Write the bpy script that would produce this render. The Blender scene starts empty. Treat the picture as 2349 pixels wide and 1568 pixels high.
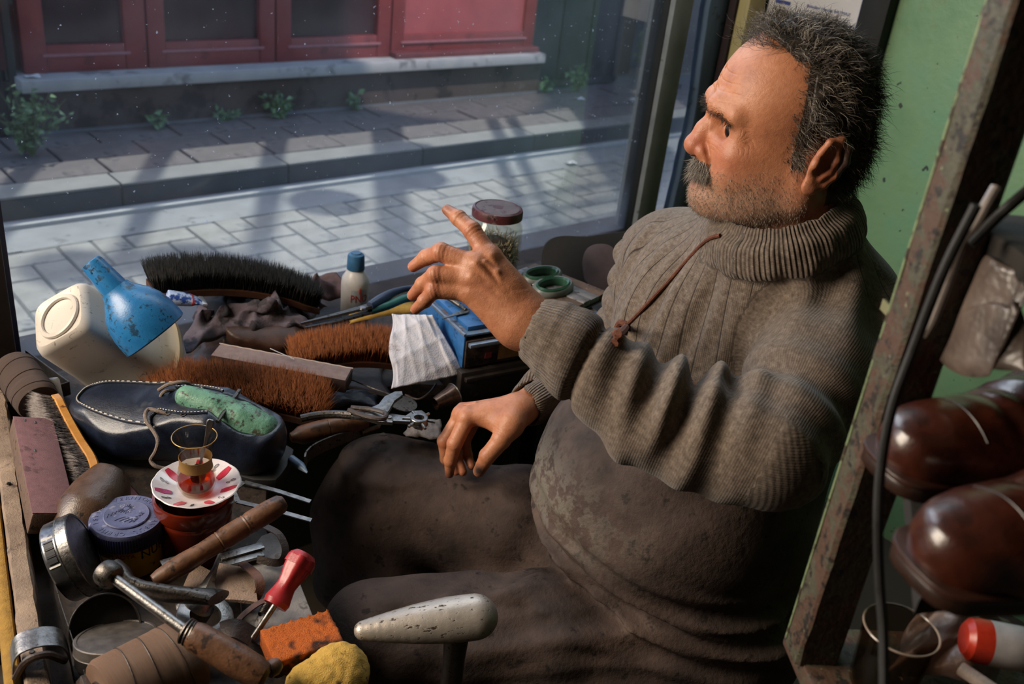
import bpy, bmesh, math, random
import numpy as np
from mathutils import Vector, Matrix

# ------------------------------------------------------------------ camera
FPX, CX, CY = 2211.0, 1174.5, 784.0          # focal length and centre, in pixels of the 2349 x 1568 photograph
PITCH, ROLL, YAW = math.radians(26.9), math.atan2(524, 4316), math.radians(46.6)
CAM = Vector((0, 0, 1.42))
_f = Vector((math.cos(YAW), math.sin(YAW), 0)); _r = Vector((math.sin(YAW), -math.cos(YAW), 0)); _z = Vector((0, 0, 1))
FWD = _f * math.cos(PITCH) - _z * math.sin(PITCH)
_u = _f * math.sin(PITCH) + _z * math.cos(PITCH)
RT = _r * math.cos(ROLL) + _u * math.sin(ROLL)
UP = -_r * math.sin(ROLL) + _u * math.cos(ROLL)
scene = bpy.context.scene
col = scene.collection
cd = bpy.data.cameras.new('camera')
cd.sensor_fit = 'HORIZONTAL'; cd.sensor_width = 36.0; cd.lens = FPX / 2349 * 36
cd.clip_start = 0.02
cd.dof.use_dof = True; cd.dof.focus_distance = 1.2; cd.dof.aperture_fstop = 7.0
camo = bpy.data.objects.new('camera', cd); col.objects.link(camo)
camo.matrix_world = Matrix(((RT.x, UP.x, -FWD.x, CAM.x), (RT.y, UP.y, -FWD.y, CAM.y), (RT.z, UP.z, -FWD.z, CAM.z), (0, 0, 0, 1)))
scene.camera = camo

# ------------------------------------------------------------------ exposure, sky, sun, daylight
vs = scene.view_settings
scene.display_settings.display_device = 'sRGB'
vs.view_transform = 'Standard'; vs.look = 'None'; vs.gamma = 1.0; vs.use_curve_mapping = False
vs.exposure = 0.6
cy_ = scene.cycles
cy_.max_bounces = 6; cy_.diffuse_bounces = 3; cy_.glossy_bounces = 3; cy_.transmission_bounces = 4; cy_.transparent_max_bounces = 10
cy_.caustics_reflective = False; cy_.caustics_refractive = False; cy_.use_adaptive_sampling = True; cy_.adaptive_threshold = 0.03
world = bpy.data.worlds.new('sky'); scene.world = world
world.use_nodes = True
_nt = world.node_tree
_bg = _nt.nodes['Background']
_sky = _nt.nodes.new('ShaderNodeTexSky'); _sky.sky_type = 'NISHITA'; _sky.sun_disc = False
_sky.sun_elevation = math.radians(62); _sky.sun_rotation = math.radians(31.5); _sky.dust_density = 2.0
_nt.links.new(_sky.outputs[0], _bg.inputs[0]); _bg.inputs[1].default_value = 0.22

def light(name, kind, loc, direction, energy, color, **kw):
    l = bpy.data.lights.new(name, kind); l.energy = energy; l.color = color
    for k, v in kw.items(): setattr(l, k, v)
    o = bpy.data.objects.new(name, l); col.objects.link(o); o.location = loc
    o.rotation_euler = Vector(direction).to_track_quat('-Z', 'Y').to_euler()
    return o
SUNWARD = Vector((0.522 * math.cos(math.radians(62)), 0.852 * math.cos(math.radians(62)), math.sin(math.radians(62))))
light('sun', 'SUN', (3, 6, 8), -SUNWARD, 2.9, (1.0, 0.93, 0.80), angle=math.radians(1.2))
# daylight that comes through the open door beside the bench and through the upper part of the window
light('door_daylight', 'AREA', (-0.66, 1.44, 1.60), (0.80, -0.45, -0.34), 33.0, (1.0, 0.85, 0.68), shape='RECTANGLE', size=0.7, size_y=1.0)
light('window_daylight', 'AREA', (1.05, 1.47, 1.95), (-0.05, -1.0, -0.45), 8.0, (0.80, 0.90, 1.0), shape='RECTANGLE', size=1.3, size_y=0.5)
# spot added to brighten the red doors, standing in for reflected sunlight
light('facade_spot', 'SPOT', (2.7, 1.70, 4.8), (0.72, 2.72, -4.12), 800.0, (1.0, 0.82, 0.70), spot_size=math.radians(16), spot_blend=0.25, shadow_soft_size=0.05)

# ------------------------------------------------------------------ placing
def at(px, py, d=None, z=None, x=None, y=None):
    """The point of the place that the photograph shows at a pixel, at depth d or on a plane."""
    r = FWD + RT * ((px - CX) / FPX) - UP * ((py - CY) / FPX)
    k = d if d is not None else (z - CAM.z) / r.z if z is not None else (x - CAM.x) / r.x if x is not None else (y - CAM.y) / r.y
    return CAM + r * k
def frame(o, xd, up=(0, 0, 1)):
    """Matrix with local x along xd and local z as near to up as it can be."""
    X = Vector(xd).normalized(); U = Vector(up)
    Y = U.cross(X).normalized(); Z = X.cross(Y)
    m = Matrix((X, Y, Z)).transposed().to_4x4(); m.translation = Vector(o); return m
def zframe(o, zd, xd=(1, 0, 0)):
    Z = Vector(zd).normalized(); X = Vector(xd); X = (X - Z * X.dot(Z)).normalized(); Y = Z.cross(X)
    m = Matrix((X, Y, Z)).transposed().to_4x4(); m.translation = Vector(o); return m

# ------------------------------------------------------------------ materials
def hx(h):
    h = h.lstrip('#'); c = [int(h[i:i + 2], 16) / 255 for i in (0, 2, 4)]
    return tuple((v / 12.92 if v <= 0.04045 else ((v + 0.055) / 1.055) ** 2.4) for v in c) + (1.0,)
class NT:
    def __init__(s, name):
        s.m = bpy.data.materials.new(name); s.m.use_nodes = True; s.t = s.m.node_tree; s.n = s.t.nodes
        s.p = s.n['Principled BSDF']; s.out = s.n['Material Output']; s.tc = None
    def node(s, kind, **kw):
        n = s.n.new('ShaderNode' + kind)
        for k, v in kw.items():
            if k.startswith('i_'): n.inputs[k[2:].replace('_', ' ')].default_value = v
            else: setattr(n, k, v)
        return n
    def link(s, a, b): s.t.links.new(a, b)
    def obj(s):
        if s.tc is None: s.tc = s.node('TexCoord')
        return s.tc.outputs['Object']
    def noise(s, scale, detail=5, rough=0.6, vec=None, dist=0.0):
        n = s.node('TexNoise'); n.inputs['Scale'].default_value = scale; n.inputs['Detail'].default_value = detail
        n.inputs['Roughness'].default_value = rough; n.inputs['Distortion'].default_value = dist
        s.link(vec or s.obj(), n.inputs['Vector']); return n.outputs['Fac']
    def ramp(s, fac, stops):
        r = s.node('ValToRGB'); e = r.color_ramp.elements
        while len(e) < len(stops): e.new(0.5)
        for i, (q, c) in enumerate(stops): e[i].position = q; e[i].color = c if len(c) == 4 else tuple(c) + (1,)
        s.link(fac, r.inputs['Fac']); return r.outputs['Color']
    def mix(s, fac, a, b, mode='MIX'):
        m = s.node('Mix', data_type='RGBA', blend_type=mode)
        for v, i in ((fac, 0), (a, 6), (b, 7)):
            if hasattr(v, 'links'): s.link(v, m.inputs[i])
            else: m.inputs[i].default_value = v
        return m.outputs[2]
    def math(s, op, a, b=None, c=None):
        m = s.node('Math', operation=op)
        for i, v in enumerate((a, b, c)):
            if v is None: continue
            if hasattr(v, 'links'): s.link(v, m.inputs[i])
            else: m.inputs[i].default_value = v
        return m.outputs[0]
    def bump(s, h, strength, dist=0.002, prev=None):
        b = s.node('Bump'); b.inputs['Strength'].default_value = strength; b.inputs['Distance'].default_value = dist
        s.link(h, b.inputs['Height'])
        if prev is not None: s.link(prev, b.inputs['Normal'])
        return b.outputs['Normal']
    def scaled(s, sx, sy, sz):
        m = s.node('Mapping'); m.inputs['Scale'].default_value = (sx, sy, sz); s.link(s.obj(), m.inputs['Vector']); return m.outputs[0]
    def attr(s, name, out='Fac'):
        a = s.node('Attribute', attribute_name=name); return a.outputs[out]
    def set(s, **kw):
        for k, v in kw.items():
            i = s.p.inputs[k.replace('_', ' ')]
            if hasattr(v, 'links'): s.link(v, i)
            else: i.default_value = v
        return s
BLACK, WHITE = (0, 0, 0, 1), (1, 1, 1, 1)
MATS = {}
GRAIN = [1.0]                                 # how fine the marks are: 1 for walls and paving, more for hand-sized things
def mat(name, c1, c2=None, rough=0.6, metal=0.0, ns=25.0, bump=0.0, bs=250.0, spec=0.5, coat=0.0, spots=None, aniso=None, sheen=0.0, trans=0.0, sub=0.0):
    """A procedural surface: two tones mixed by noise, optional marks (colour, scale, amount), fine relief."""
    if name in MATS: return MATS[name]
    t = NT(name); g = GRAIN[0]
    vec = t.scaled(*aniso) if aniso else None
    n = t.noise(ns * g, 3, 0.65, vec)
    c = t.ramp(n, [(0.3, hx(c1)), (0.7, hx(c2 or c1))])
    for sc, ss, amt in spots or ():
        amt -= 0.035 if g > 1 else 0.0
        m = t.ramp(t.noise(ss * g, 3, 0.7), [(amt, BLACK), (min(1, amt + 0.08), WHITE)])
        c = t.mix(m, c, hx(sc))
    t.set(Base_Color=c, Metallic=metal, Specular_IOR_Level=spec, Coat_Weight=coat, Coat_Roughness=0.15, Sheen_Weight=sheen)
    t.set(Roughness=t.math('MULTIPLY_ADD', n, 0.25, rough - 0.125))
    if trans: t.set(Transmission_Weight=trans)
    if sub: t.set(Subsurface_Weight=sub, Subsurface_Radius=(0.02, 0.012, 0.006), Subsurface_Scale=0.5)
    if bump: t.set(Normal=t.bump(t.noise(bs * min(g, 2.0), 2, 0.7, t.scaled(*[v * bs / 10 for v in aniso]) if aniso else None), bump))
    MATS[name] = t.m
    return t.m

# ------------------------------------------------------------------ shapes: every builder returns (vertices, faces)
def merge(*parts):
    V, F = [], []
    for v, f in parts:
        o = len(V); V.extend([tuple(q) for q in v]); F.extend([tuple(i + o for i in q) for q in f])
    return V, F
def xf(vf, M):
    return [tuple(M @ Vector(q)) for q in vf[0]], vf[1]
def mv(vf, x=0, y=0, z=0): return [(a + x, b + y, c + z) for a, b, c in vf[0]], vf[1]
def from_bm(bm):
    bm.verts.index_update()
    r = [tuple(v.co) for v in bm.verts], [tuple(v.index for v in f.verts) for f in bm.faces]
    bm.free(); return r
def box(sx, sy, sz, bev=0.0, seg=2, c=(0, 0, 0)):
    bm = bmesh.new(); bmesh.ops.create_cube(bm, size=1.0)
    for v in bm.verts: v.co = Vector((v.co.x * sx + c[0], v.co.y * sy + c[1], v.co.z * sz + c[2]))
    if bev: bmesh.ops.bevel(bm, geom=bm.edges[:], offset=bev, segments=seg, profile=0.5, affect='EDGES')
    return from_bm(bm)
def bx(x0, x1, y0, y1, z0, z1, bev=0.0, seg=2):
    return box(x1 - x0, y1 - y0, z1 - z0, bev, seg, ((x0 + x1) / 2, (y0 + y1) / 2, (z0 + z1) / 2))
def prism(outline, z0, z1, bev=0.0, seg=2):
    bm = bmesh.new(); vs_ = [bm.verts.new((x, y, z0)) for x, y in outline]
    f = bm.faces.new(vs_)
    if f.normal.z > 0: f.normal_flip()
    r = bmesh.ops.extrude_face_region(bm, geom=[f])
    for g in r['geom']:
        if isinstance(g, bmesh.types.BMVert): g.co.z = z1
    bmesh.ops.recalc_face_normals(bm, faces=bm.faces[:])
    if bev:
        es = [e for e in bm.edges if abs(e.verts[0].co.z - e.verts[1].co.z) < 1e-7]
        bmesh.ops.bevel(bm, geom=es, offset=bev, segments=seg, profile=0.5, affect='EDGES')
    return from_bm(bm)
def lathe(prof, n=40, wob=None):
    """prof: list of (radius, z) from bottom to top; radius 0 closes."""
    V, F, rows = [], [], []
    for r, z in prof:
        if r <= 1e-9: rows.append([len(V)]); V.append((0, 0, z)); continue
        row = []
        for i in range(n):
            a = 2 * math.pi * i / n; q = r * (wob(a, r, z) if wob else 1)
            row.append(len(V)); V.append((q * math.cos(a), q * math.sin(a), z))
        rows.append(row)
    for a, b in zip(rows, rows[1:]):
        if len(a) == 1 and len(b) == 1: continue
        for i in range(n):
            j = (i + 1) % n
            if len(a) == 1: F.append((a[0], b[j], b[i]))
            elif len(b) == 1: F.append((a[i], a[j], b[0]))
            else: F.append((a[i], a[j], b[j], b[i]))
    return V, F
def smoothline(pts, n=8):
    """Catmull-Rom through the points; works on tuples of any length."""
    P = [np.array(p, float) for p in pts]
    P = [2 * P[0] - P[1]] + P + [2 * P[-1] - P[-2]]
    out = []
    for i in range(1, len(P) - 2):
        for k in range(n):
            t = k / n
            out.append(0.5 * ((2 * P[i]) + (-P[i - 1] + P[i + 1]) * t + (2 * P[i - 1] - 5 * P[i] + 4 * P[i + 1] - P[i + 2]) * t * t + (-P[i - 1] + 3 * P[i] - 3 * P[i + 1] + P[i + 2]) * t ** 3))
    out.append(P[-2]); return [tuple(float(v) for v in q) for q in out]
def sweep(path, sect, up=(0, 0, 1), caps=True, scale=None, closed=False):
    """Sweep a 2-D section (list of (side, up)) along a 3-D path; scale(i) -> factor or pair."""
    P = [Vector(p[:3]) for p in path]; n, m = len(P), len(sect)
    V, F = [], []; U = Vector(up)
    for i in range(n):
        t = (P[(i + 1) % n] - P[i - 1]) if closed else (P[min(i + 1, n - 1)] - P[max(i - 1, 0)])
        if t.length < 1e-9: t = Vector((1, 0, 0))
        t.normalize(); s = t.cross(U)
        if s.length < 1e-4: s = t.cross(Vector((0.3, 1, 0.2)))
        s.normalize(); w = s.cross(t); U = w
        k = scale(i / max(1, n - 1)) if scale else 1.0
        ka, kb = k if isinstance(k, tuple) else (k, k)
        for a, b in sect: V.append(tuple(P[i] + s * (a * ka) + w * (b * kb)))
    for i in range(n if closed else n - 1):
        for j in range(m):
            k = (j + 1) % m; q = (i + 1) % n
            F.append((i * m + j, i * m + k, q * m + k, q * m + j))
    if caps and not closed: F.append(tuple(range(m - 1, -1, -1))); F.append(tuple((n - 1) * m + j for j in range(m)))
    return V, F
def circ(r, n=10, ry=None): return [(r * math.cos(2 * math.pi * i / n), (ry or r) * math.sin(2 * math.pi * i / n)) for i in range(n)]
def tube(path, r, n=10, caps=True, up=(0, 0, 1), ry=None, closed=False):
    """Round tube; r is a number or a list with one radius for each point."""
    if isinstance(r, (int, float)): return sweep(path, circ(r, n, ry), up, caps, closed=closed)
    m = len(path) - 1
    return sweep(path, circ(1.0, n, ry), up, caps, scale=lambda t: float(np.interp(t * m, range(m + 1), r)))
def loft(rings, caps=True):
    V, F = [], []; m = len(rings[0])
    for r in rings: V.extend([tuple(p) for p in r])
    for i in range(len(rings) - 1):
        for j in range(m):
            k = (j + 1) % m; F.append((i * m + j, i * m + k, (i + 1) * m + k, (i + 1) * m + j))
    if caps: F.append(tuple(range(m - 1, -1, -1))); F.append(tuple((len(rings) - 1) * m + j for j in range(m)))
    return V, F
def gridsurf(fn, nu, nv, thick=0.0):
    """A sheet fn(u, v) -> (x, y, z); with thickness it gets a back and a rim."""
    V = [tuple(fn(i / nu, j / nv)) for j in range(nv + 1) for i in range(nu + 1)]
    F = [(j * (nu + 1) + i, j * (nu + 1) + i + 1, (j + 1) * (nu + 1) + i + 1, (j + 1) * (nu + 1) + i) for j in range(nv) for i in range(nu)]
    if not thick: return V, F
    A = np.array(V).reshape(nv + 1, nu + 1, 3); N = np.cross(np.gradient(A, axis=1), np.gradient(A, axis=0)); N /= np.linalg.norm(N, axis=2, keepdims=True) + 1e-12
    B = (A - N * thick).reshape(-1, 3); o = len(V)
    V = V + [tuple(b) for b in B]; F2 = [tuple(reversed([i + o for i in f])) for f in F]
    rim = [i for i in range(nu + 1)] + [j * (nu + 1) + nu for j in range(1, nv + 1)] + [nv * (nu + 1) + i for i in range(nu - 1, -1, -1)] + [j * (nu + 1) for j in range(nv - 1, 0, -1)]
    R = [(rim[(k + 1) % len(rim)], rim[k], rim[k] + o, rim[(k + 1) % len(rim)] + o) for k in range(len(rim))]
    return V, F + F2 + R
def spikes(roots, dirs, length, r, rng, curl=0.0, n=3, segs=1):
    """Bristles or hairs: thin tapered three-sided spikes, one for each root."""
    roots = np.asarray(roots, float); dirs = np.asarray(dirs, float); N = len(roots)
    dirs /= np.linalg.norm(dirs, axis=1, keepdims=True) + 1e-12
    a = np.cross(dirs, [0.31, 0.47, 0.83]); a /= np.linalg.norm(a, axis=1, keepdims=True) + 1e-12; b = np.cross(dirs, a)
    L = np.broadcast_to(np.asarray(length, float), (N,))[:, None]
    off = rng.normal(size=(N, 3)) * curl
    ring = []
    for k in range(segs + 1):
        t = k / segs
        cpos = roots + dirs * L * t + off * L * t * t
        if k == segs: ring.append([cpos])
        else:
            rr = r * (1 - 0.6 * t); ring.append([cpos + rr * (a * math.cos(2 * math.pi * i / n) + b * math.sin(2 * math.pi * i / n)) for i in range(n)])
    per = n * segs + 1
    V = np.empty((N, per, 3)); q = 0
    for g in ring:
        for p_ in g: V[:, q] = p_; q += 1
    base = (np.arange(N) * per)[:, None]
    F = []
    for k in range(segs):
        for i in range(n):
            j = (i + 1) % n
            if k < segs - 1: F.append(np.concatenate([base + k * n + i, base + k * n + j, base + (k + 1) * n + j, base + (k + 1) * n + i], 1))
            else: t3 = np.concatenate([base + k * n + i, base + k * n + j, base + per - 1, base + per - 1], 1); F.append(t3)
    Q = np.concatenate(F); out = []
    return V.reshape(-1, 3), Q
# ------------------------------------------------------------------ objects
def mesh_data(name, vf):
    V, F = vf; me = bpy.data.meshes.new(name)
    if isinstance(F, np.ndarray):
        F = F.astype(np.int64); tri = F[:, 2] == F[:, 3] if F.shape[1] == 4 else np.ones(len(F), bool)
        ls = np.where(tri, 3, 4); V = np.asarray(V, float)
        keep = np.ones(F.shape, bool)
        if F.shape[1] == 4: keep[tri, 3] = False
        idx = F[keep]
        me.vertices.add(len(V)); me.vertices.foreach_set('co', V.ravel())
        me.loops.add(len(idx)); me.loops.foreach_set('vertex_index', idx.astype(np.int32))
        me.polygons.add(len(F)); st = np.concatenate([[0], np.cumsum(ls)[:-1]])
        me.polygons.foreach_set('loop_start', st.astype(np.int32)); me.update(calc_edges=True); me.validate()
    else:
        me.from_pydata([tuple(v) for v in V], [], F); me.update()
    return me
def obj(name, vf, m, parent=None, M=None, smooth=True, angle=35):
    me = vf if isinstance(vf, bpy.types.Mesh) else mesh_data(name, vf)
    if m is not None and not me.materials: me.materials.append(m)
    if smooth and not isinstance(vf, bpy.types.Mesh):
        me.shade_smooth()
        if angle < 180 and len(me.polygons) < 60000: me.set_sharp_from_angle(angle=math.radians(angle))
    o = bpy.data.objects.new(name, me); col.objects.link(o)
    if parent is not None: o.parent = parent
    if M is not None: o.matrix_local = M
    return o
def tag(o, label=None, cat=None, group=None, kind=None):
    for k, v in (('label', label), ('category', cat), ('group', group), ('kind', kind)):
        if v: o[k] = v
    return o
def thing(name, label, cat, M=None, group=None):
    o = bpy.data.objects.new(name, None); col.objects.link(o); o.empty_display_size = 0.02
    if M is not None: o.matrix_local = M if isinstance(M, Matrix) else Matrix.Translation(Vector(M))
    return tag(o, label, cat, group)
def structure(name, vf=None, m=None, M=None, **kw):
    if vf is None:
        o = bpy.data.objects.new(name, None); col.objects.link(o)
        if M is not None: o.matrix_local = M
    else: o = obj(name, vf, m, None, M, **kw)
    o['kind'] = 'structure'; return o
def solid_text(txt, size, depth, shear=0.0, align='CENTER', width=None, spacing=1.0):
    """Lettering as a thin raised mesh in the local xy plane."""
    c = bpy.data.curves.new('lettering', 'FONT'); c.body = txt; c.size = size; c.extrude = depth; c.align_x = align; c.align_y = 'CENTER'
    c.shear = shear; c.resolution_u = 3; c.space_character = spacing
    o = bpy.data.objects.new('lettering', c); col.objects.link(o)
    bpy.context.view_layer.update()
    me = bpy.data.meshes.new_from_object(o.evaluated_get(bpy.context.evaluated_depsgraph_get()))
    V = [tuple(v.co) for v in me.vertices]; F = [tuple(p.vertices) for p in me.polygons]
    bpy.data.objects.remove(o); bpy.data.curves.remove(c); bpy.data.meshes.remove(me)
    if width and V:
        w = max(v[0] for v in V) - min(v[0] for v in V); V = [(v[0] * width / w, v[1], v[2]) for v in V]
    return V, F
# ------------------------------------------------------------------ implicit surfaces (for the body, cloth and leather)
class Field:
    """A signed distance field on a grid; shapes are joined softly, then turned into a mesh."""
    def __init__(s, lo, hi, h):
        s.h = h; s.lo = np.array(lo, float); n = np.ceil((np.array(hi, float) - s.lo) / h).astype(int) + 1
        s.n = n; s.F = np.full(n, 1.0, np.float32)
    def grid(s, lo, hi):
        a = np.clip(np.floor((np.array(lo) - s.lo) / s.h).astype(int), 0, s.n); b = np.clip(np.ceil((np.array(hi) - s.lo) / s.h).astype(int) + 1, 0, s.n)
        if (b - a).min() <= 0: return None, None
        ax = [(s.lo[i] + s.h * np.arange(a[i], b[i])).astype(np.float32) for i in range(3)]
        return tuple(slice(a[i], b[i]) for i in range(3)), (ax[0][:, None, None], ax[1][None, :, None], ax[2][None, None, :])
    def put(s, fn, lo, hi, k=0.01, op='add'):
        m = max(k, 0) * 1.2 + 3 * s.h
        sl, g = s.grid(np.array(lo) - m, np.array(hi) + m)
        if sl is None: return
        d = fn(*g); A = s.F[sl]
        if op == 'add':
            r = np.minimum(A, d)
            if k > 0: r -= np.square(np.maximum(k - np.abs(A - d), 0)) / (4 * k)
        else:
            r = np.maximum(A, -d)
            if k > 0: r += np.square(np.maximum(k - np.abs(A + d), 0)) / (4 * k)
        s.F[sl] = r
    def cone(s, a, b, ra, rb, k=0.01, op='add', flat=None):
        a = np.array(a, float); b = np.array(b, float); ab = b - a; L2 = max(float(ab @ ab), 1e-12); R = max(ra, rb)
        if flat is not None: fd, fs = np.array(flat[0], float), flat[1]; fd /= np.linalg.norm(fd)
        def fn(x, y, z):
            px, py, pz = x - a[0], y - a[1], z - a[2]
            t = np.clip((px * ab[0] + py * ab[1] + pz * ab[2]) / L2, 0, 1)
            qx, qy, qz = px - t * ab[0], py - t * ab[1], pz - t * ab[2]
            q2 = qx * qx + qy * qy + qz * qz
            if flat is not None:
                w = qx * fd[0] + qy * fd[1] + qz * fd[2]; q2 = q2 + w * w * (fs * fs - 1)
            return np.sqrt(q2) - (ra + (rb - ra) * t)
        ex = R if flat is None or flat[1] >= 1 else R / flat[1]
        s.put(fn, np.minimum(a, b) - ex, np.maximum(a, b) + ex, k, op)
    def chain(s, pts, rad, k=0.01, flat=None, op='add'):
        for i in range(len(pts) - 1): s.cone(pts[i], pts[i + 1], rad[i], rad[i + 1], k, op, flat)
    def ell(s, c, r, M=None, k=0.01, op='add'):
        c = np.array(c, float); r = np.array(r, float); M = np.eye(3) if M is None else np.array(M, float)   # rows of M: the local axes
        def fn(x, y, z):
            px, py, pz = x - c[0], y - c[1], z - c[2]
            l = [(px * M[i, 0] + py * M[i, 1] + pz * M[i, 2]) / r[i] for i in range(3)]
            k0 = np.sqrt(l[0] ** 2 + l[1] ** 2 + l[2] ** 2); k1 = np.sqrt((l[0] / r[0]) ** 2 + (l[1] / r[1]) ** 2 + (l[2] / r[2]) ** 2) + 1e-9
            return k0 * (k0 - 1) / k1
        R = np.abs(M.T) @ r
        s.put(fn, c - R, c + R, k, op)
    def half(s, p, nrm, k=0.0):
        """Cut away everything on the side the normal points to."""
        p = np.array(p, float); nrm = np.array(nrm, float) / np.linalg.norm(nrm)
        sl, g = s.grid(s.lo, s.lo + s.h * (s.n - 1))
        d = (g[0] - p[0]) * nrm[0] + (g[1] - p[1]) * nrm[1] + (g[2] - p[2]) * nrm[2]
        s.F = np.maximum(s.F, d.astype(np.float32))
    def shift(s, fn, band=0.03):
        """Add fn(x, y, z) to the field near the surface (folds, creases)."""
        I = np.nonzero(np.abs(s.F) < band); P = [(s.lo[i] + s.h * I[i]).astype(np.float32) for i in range(3)]
        s.F[I] += fn(*P).astype(np.float32)
    def mesh(s):
        F = s.F; S = F < 0; n = s.n
        c = [(i, j, k) for i in (0, 1) for j in (0, 1) for k in (0, 1)]
        cnt = np.zeros(n - 1, np.int8)
        for i, j, k in c: cnt += S[i:n[0] - 1 + i, j:n[1] - 1 + j, k:n[2] - 1 + k]
        act = (cnt > 0) & (cnt < 8); I = np.argwhere(act)
        val = {q: F[I[:, 0] + q[0], I[:, 1] + q[1], I[:, 2] + q[2]] for q in c}
        acc = np.zeros((len(I), 3)); num = np.zeros(len(I))
        for a in c:
            for ax in range(3):
                if a[ax]: continue
                b = list(a); b[ax] = 1; b = tuple(b)
                fa, fb = val[a], val[b]; m = (fa < 0) != (fb < 0)
                t = fa[m] / (fa[m] - fb[m]); p = np.tile(np.array(a, float), (m.sum(), 1)); p[:, ax] = t
                acc[m] += p; num[m] += 1
        V = s.lo + s.h * (I + acc / num[:, None])
        vid = np.full(n - 1, -1, np.int32); vid[act] = np.arange(len(I))
        Q = []
        for ax in range(3):
            sl0 = [slice(None)] * 3; sl1 = [slice(None)] * 3; sl0[ax] = slice(0, -1); sl1[ax] = slice(1, None)
            E = np.argwhere(S[tuple(sl0)] != S[tuple(sl1)])
            u, w = (ax + 1) % 3, (ax + 2) % 3
            ok = (E[:, u] > 0) & (E[:, w] > 0) & (E[:, u] < n[u] - 1) & (E[:, w] < n[w] - 1); E = E[ok]
            def cell(du, dw):
                q = E.copy(); q[:, u] -= du; q[:, w] -= dw; return vid[q[:, 0], q[:, 1], q[:, 2]]
            q = np.stack([cell(1, 1), cell(0, 1), cell(0, 0), cell(1, 0)], 1)
            fl = S[E[:, 0], E[:, 1], E[:, 2]]; q[~fl] = q[~fl][:, ::-1]
            Q.append(q)
        return V, np.concatenate(Q)
def relax(vf, it=1, lam=0.5):
    """Smooth a mesh slightly."""
    V, F = np.asarray(vf[0], float).copy(), vf[1]
    for _ in range(it):
        S_ = np.zeros_like(V); N_ = np.zeros(len(V))
        for a, b in ((0, 1), (1, 2), (2, 3), (3, 0)):
            for p_, q_ in ((a, b), (b, a)):
                np.add.at(N_, F[:, p_], 1)
                for ax in range(3): S_[:, ax] += np.bincount(F[:, p_], V[F[:, q_], ax], len(V))
        V += lam * (S_ / np.maximum(N_, 1)[:, None] - V)
    return V, F
def joinq(*vfs):
    V, F, o = [], [], 0
    for v, f in vfs: V.append(np.asarray(v)); F.append(np.asarray(f) + o); o += len(v)
    return np.concatenate(V), np.concatenate(F)
def add_attr(o, name, values):
    a = o.data.attributes.new(name, 'FLOAT', 'POINT'); a.data.foreach_set('value', np.asarray(values, np.float32))
rng = np.random.default_rng(7); random.seed(7)
# ================================================================== THE SHOP
m_plaster = NT('green_wall_paint')
_n = m_plaster.noise(3.0, 5, 0.6); _n2 = m_plaster.noise(60, 3, 0.6); _n3 = m_plaster.noise(7, 6, 0.7)
_c = m_plaster.ramp(_n, [(0.3, hx('527f57')), (0.5, hx('71946c')), (0.7, hx('5f967a'))])
_c = m_plaster.mix(m_plaster.ramp(_n3, [(0.56, BLACK), (0.7, (0.6, 0.6, 0.6, 1))]), _c, hx('6e744c'))
_c = m_plaster.mix(m_plaster.ramp(m_plaster.noise(42, 2, 0.5), [(0.70, BLACK), (0.73, WHITE)]), _c, hx('2c3a30'))
m_plaster.set(Base_Color=_c, Roughness=0.42, Normal=m_plaster.bump(m_plaster.math('ADD', _n2, _n3), 0.25, 0.003))
PLASTER = m_plaster.m
DARKWOOD = mat('dark_stained_wood', '1d1712', '2b211a', 0.7, ns=8, aniso=(1, 1, 0.1), bump=0.3, bs=80)
DIRTY = mat('sooty_plaster', '2c2a25', '3a362e', 0.85, ns=4, bump=0.2, bs=60)
CEIL = mat('sooty_ceiling', '403b33', '4a463c', 0.9, ns=3)
structure('floor', bx(-1.0, 2.2, -1.2, 1.62, -0.06, 0.0), mat('worn_floor', '3a332b', '4b4136', 0.8, ns=6, bump=0.2, bs=40))
structure('ceiling', bx(-1.0, 2.2, -1.2, 1.62, 2.5, 2.56), CEIL)
structure('wall_back', bx(-1.0, 2.2, -1.28, -1.2, 0, 2.5), DIRTY)
structure('wall_left', bx(-1.08, -1.0, -1.2, 1.62, 0, 2.5), DIRTY)
structure('wall_right', bx(2.07, 2.17, -1.2, 1.12, 0, 2.5), PLASTER)
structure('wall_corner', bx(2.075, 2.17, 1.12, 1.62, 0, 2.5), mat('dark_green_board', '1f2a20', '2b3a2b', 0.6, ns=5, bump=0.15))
structure('trim_1', bx(2.035, 2.09, 1.112, 1.178, 0, 2.5, 0.004), mat('dark_gap_strip', '0b0c0a', '14140f', 0.75))  # black strip stands for the shaded gap between wall and board
_fw = structure('wall_front')
obj('apron_panel', bx(0.27, 2.07, 1.5, 1.6, 0, 0.565), DIRTY, _fw)
obj('lintel', bx(-1.0, 2.07, 1.5, 1.6, 2.22, 2.5), DIRTY, _fw)
obj('door_side', bx(-1.0, -0.72, 1.5, 1.6, 0, 2.22), DIRTY, _fw)

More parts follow.
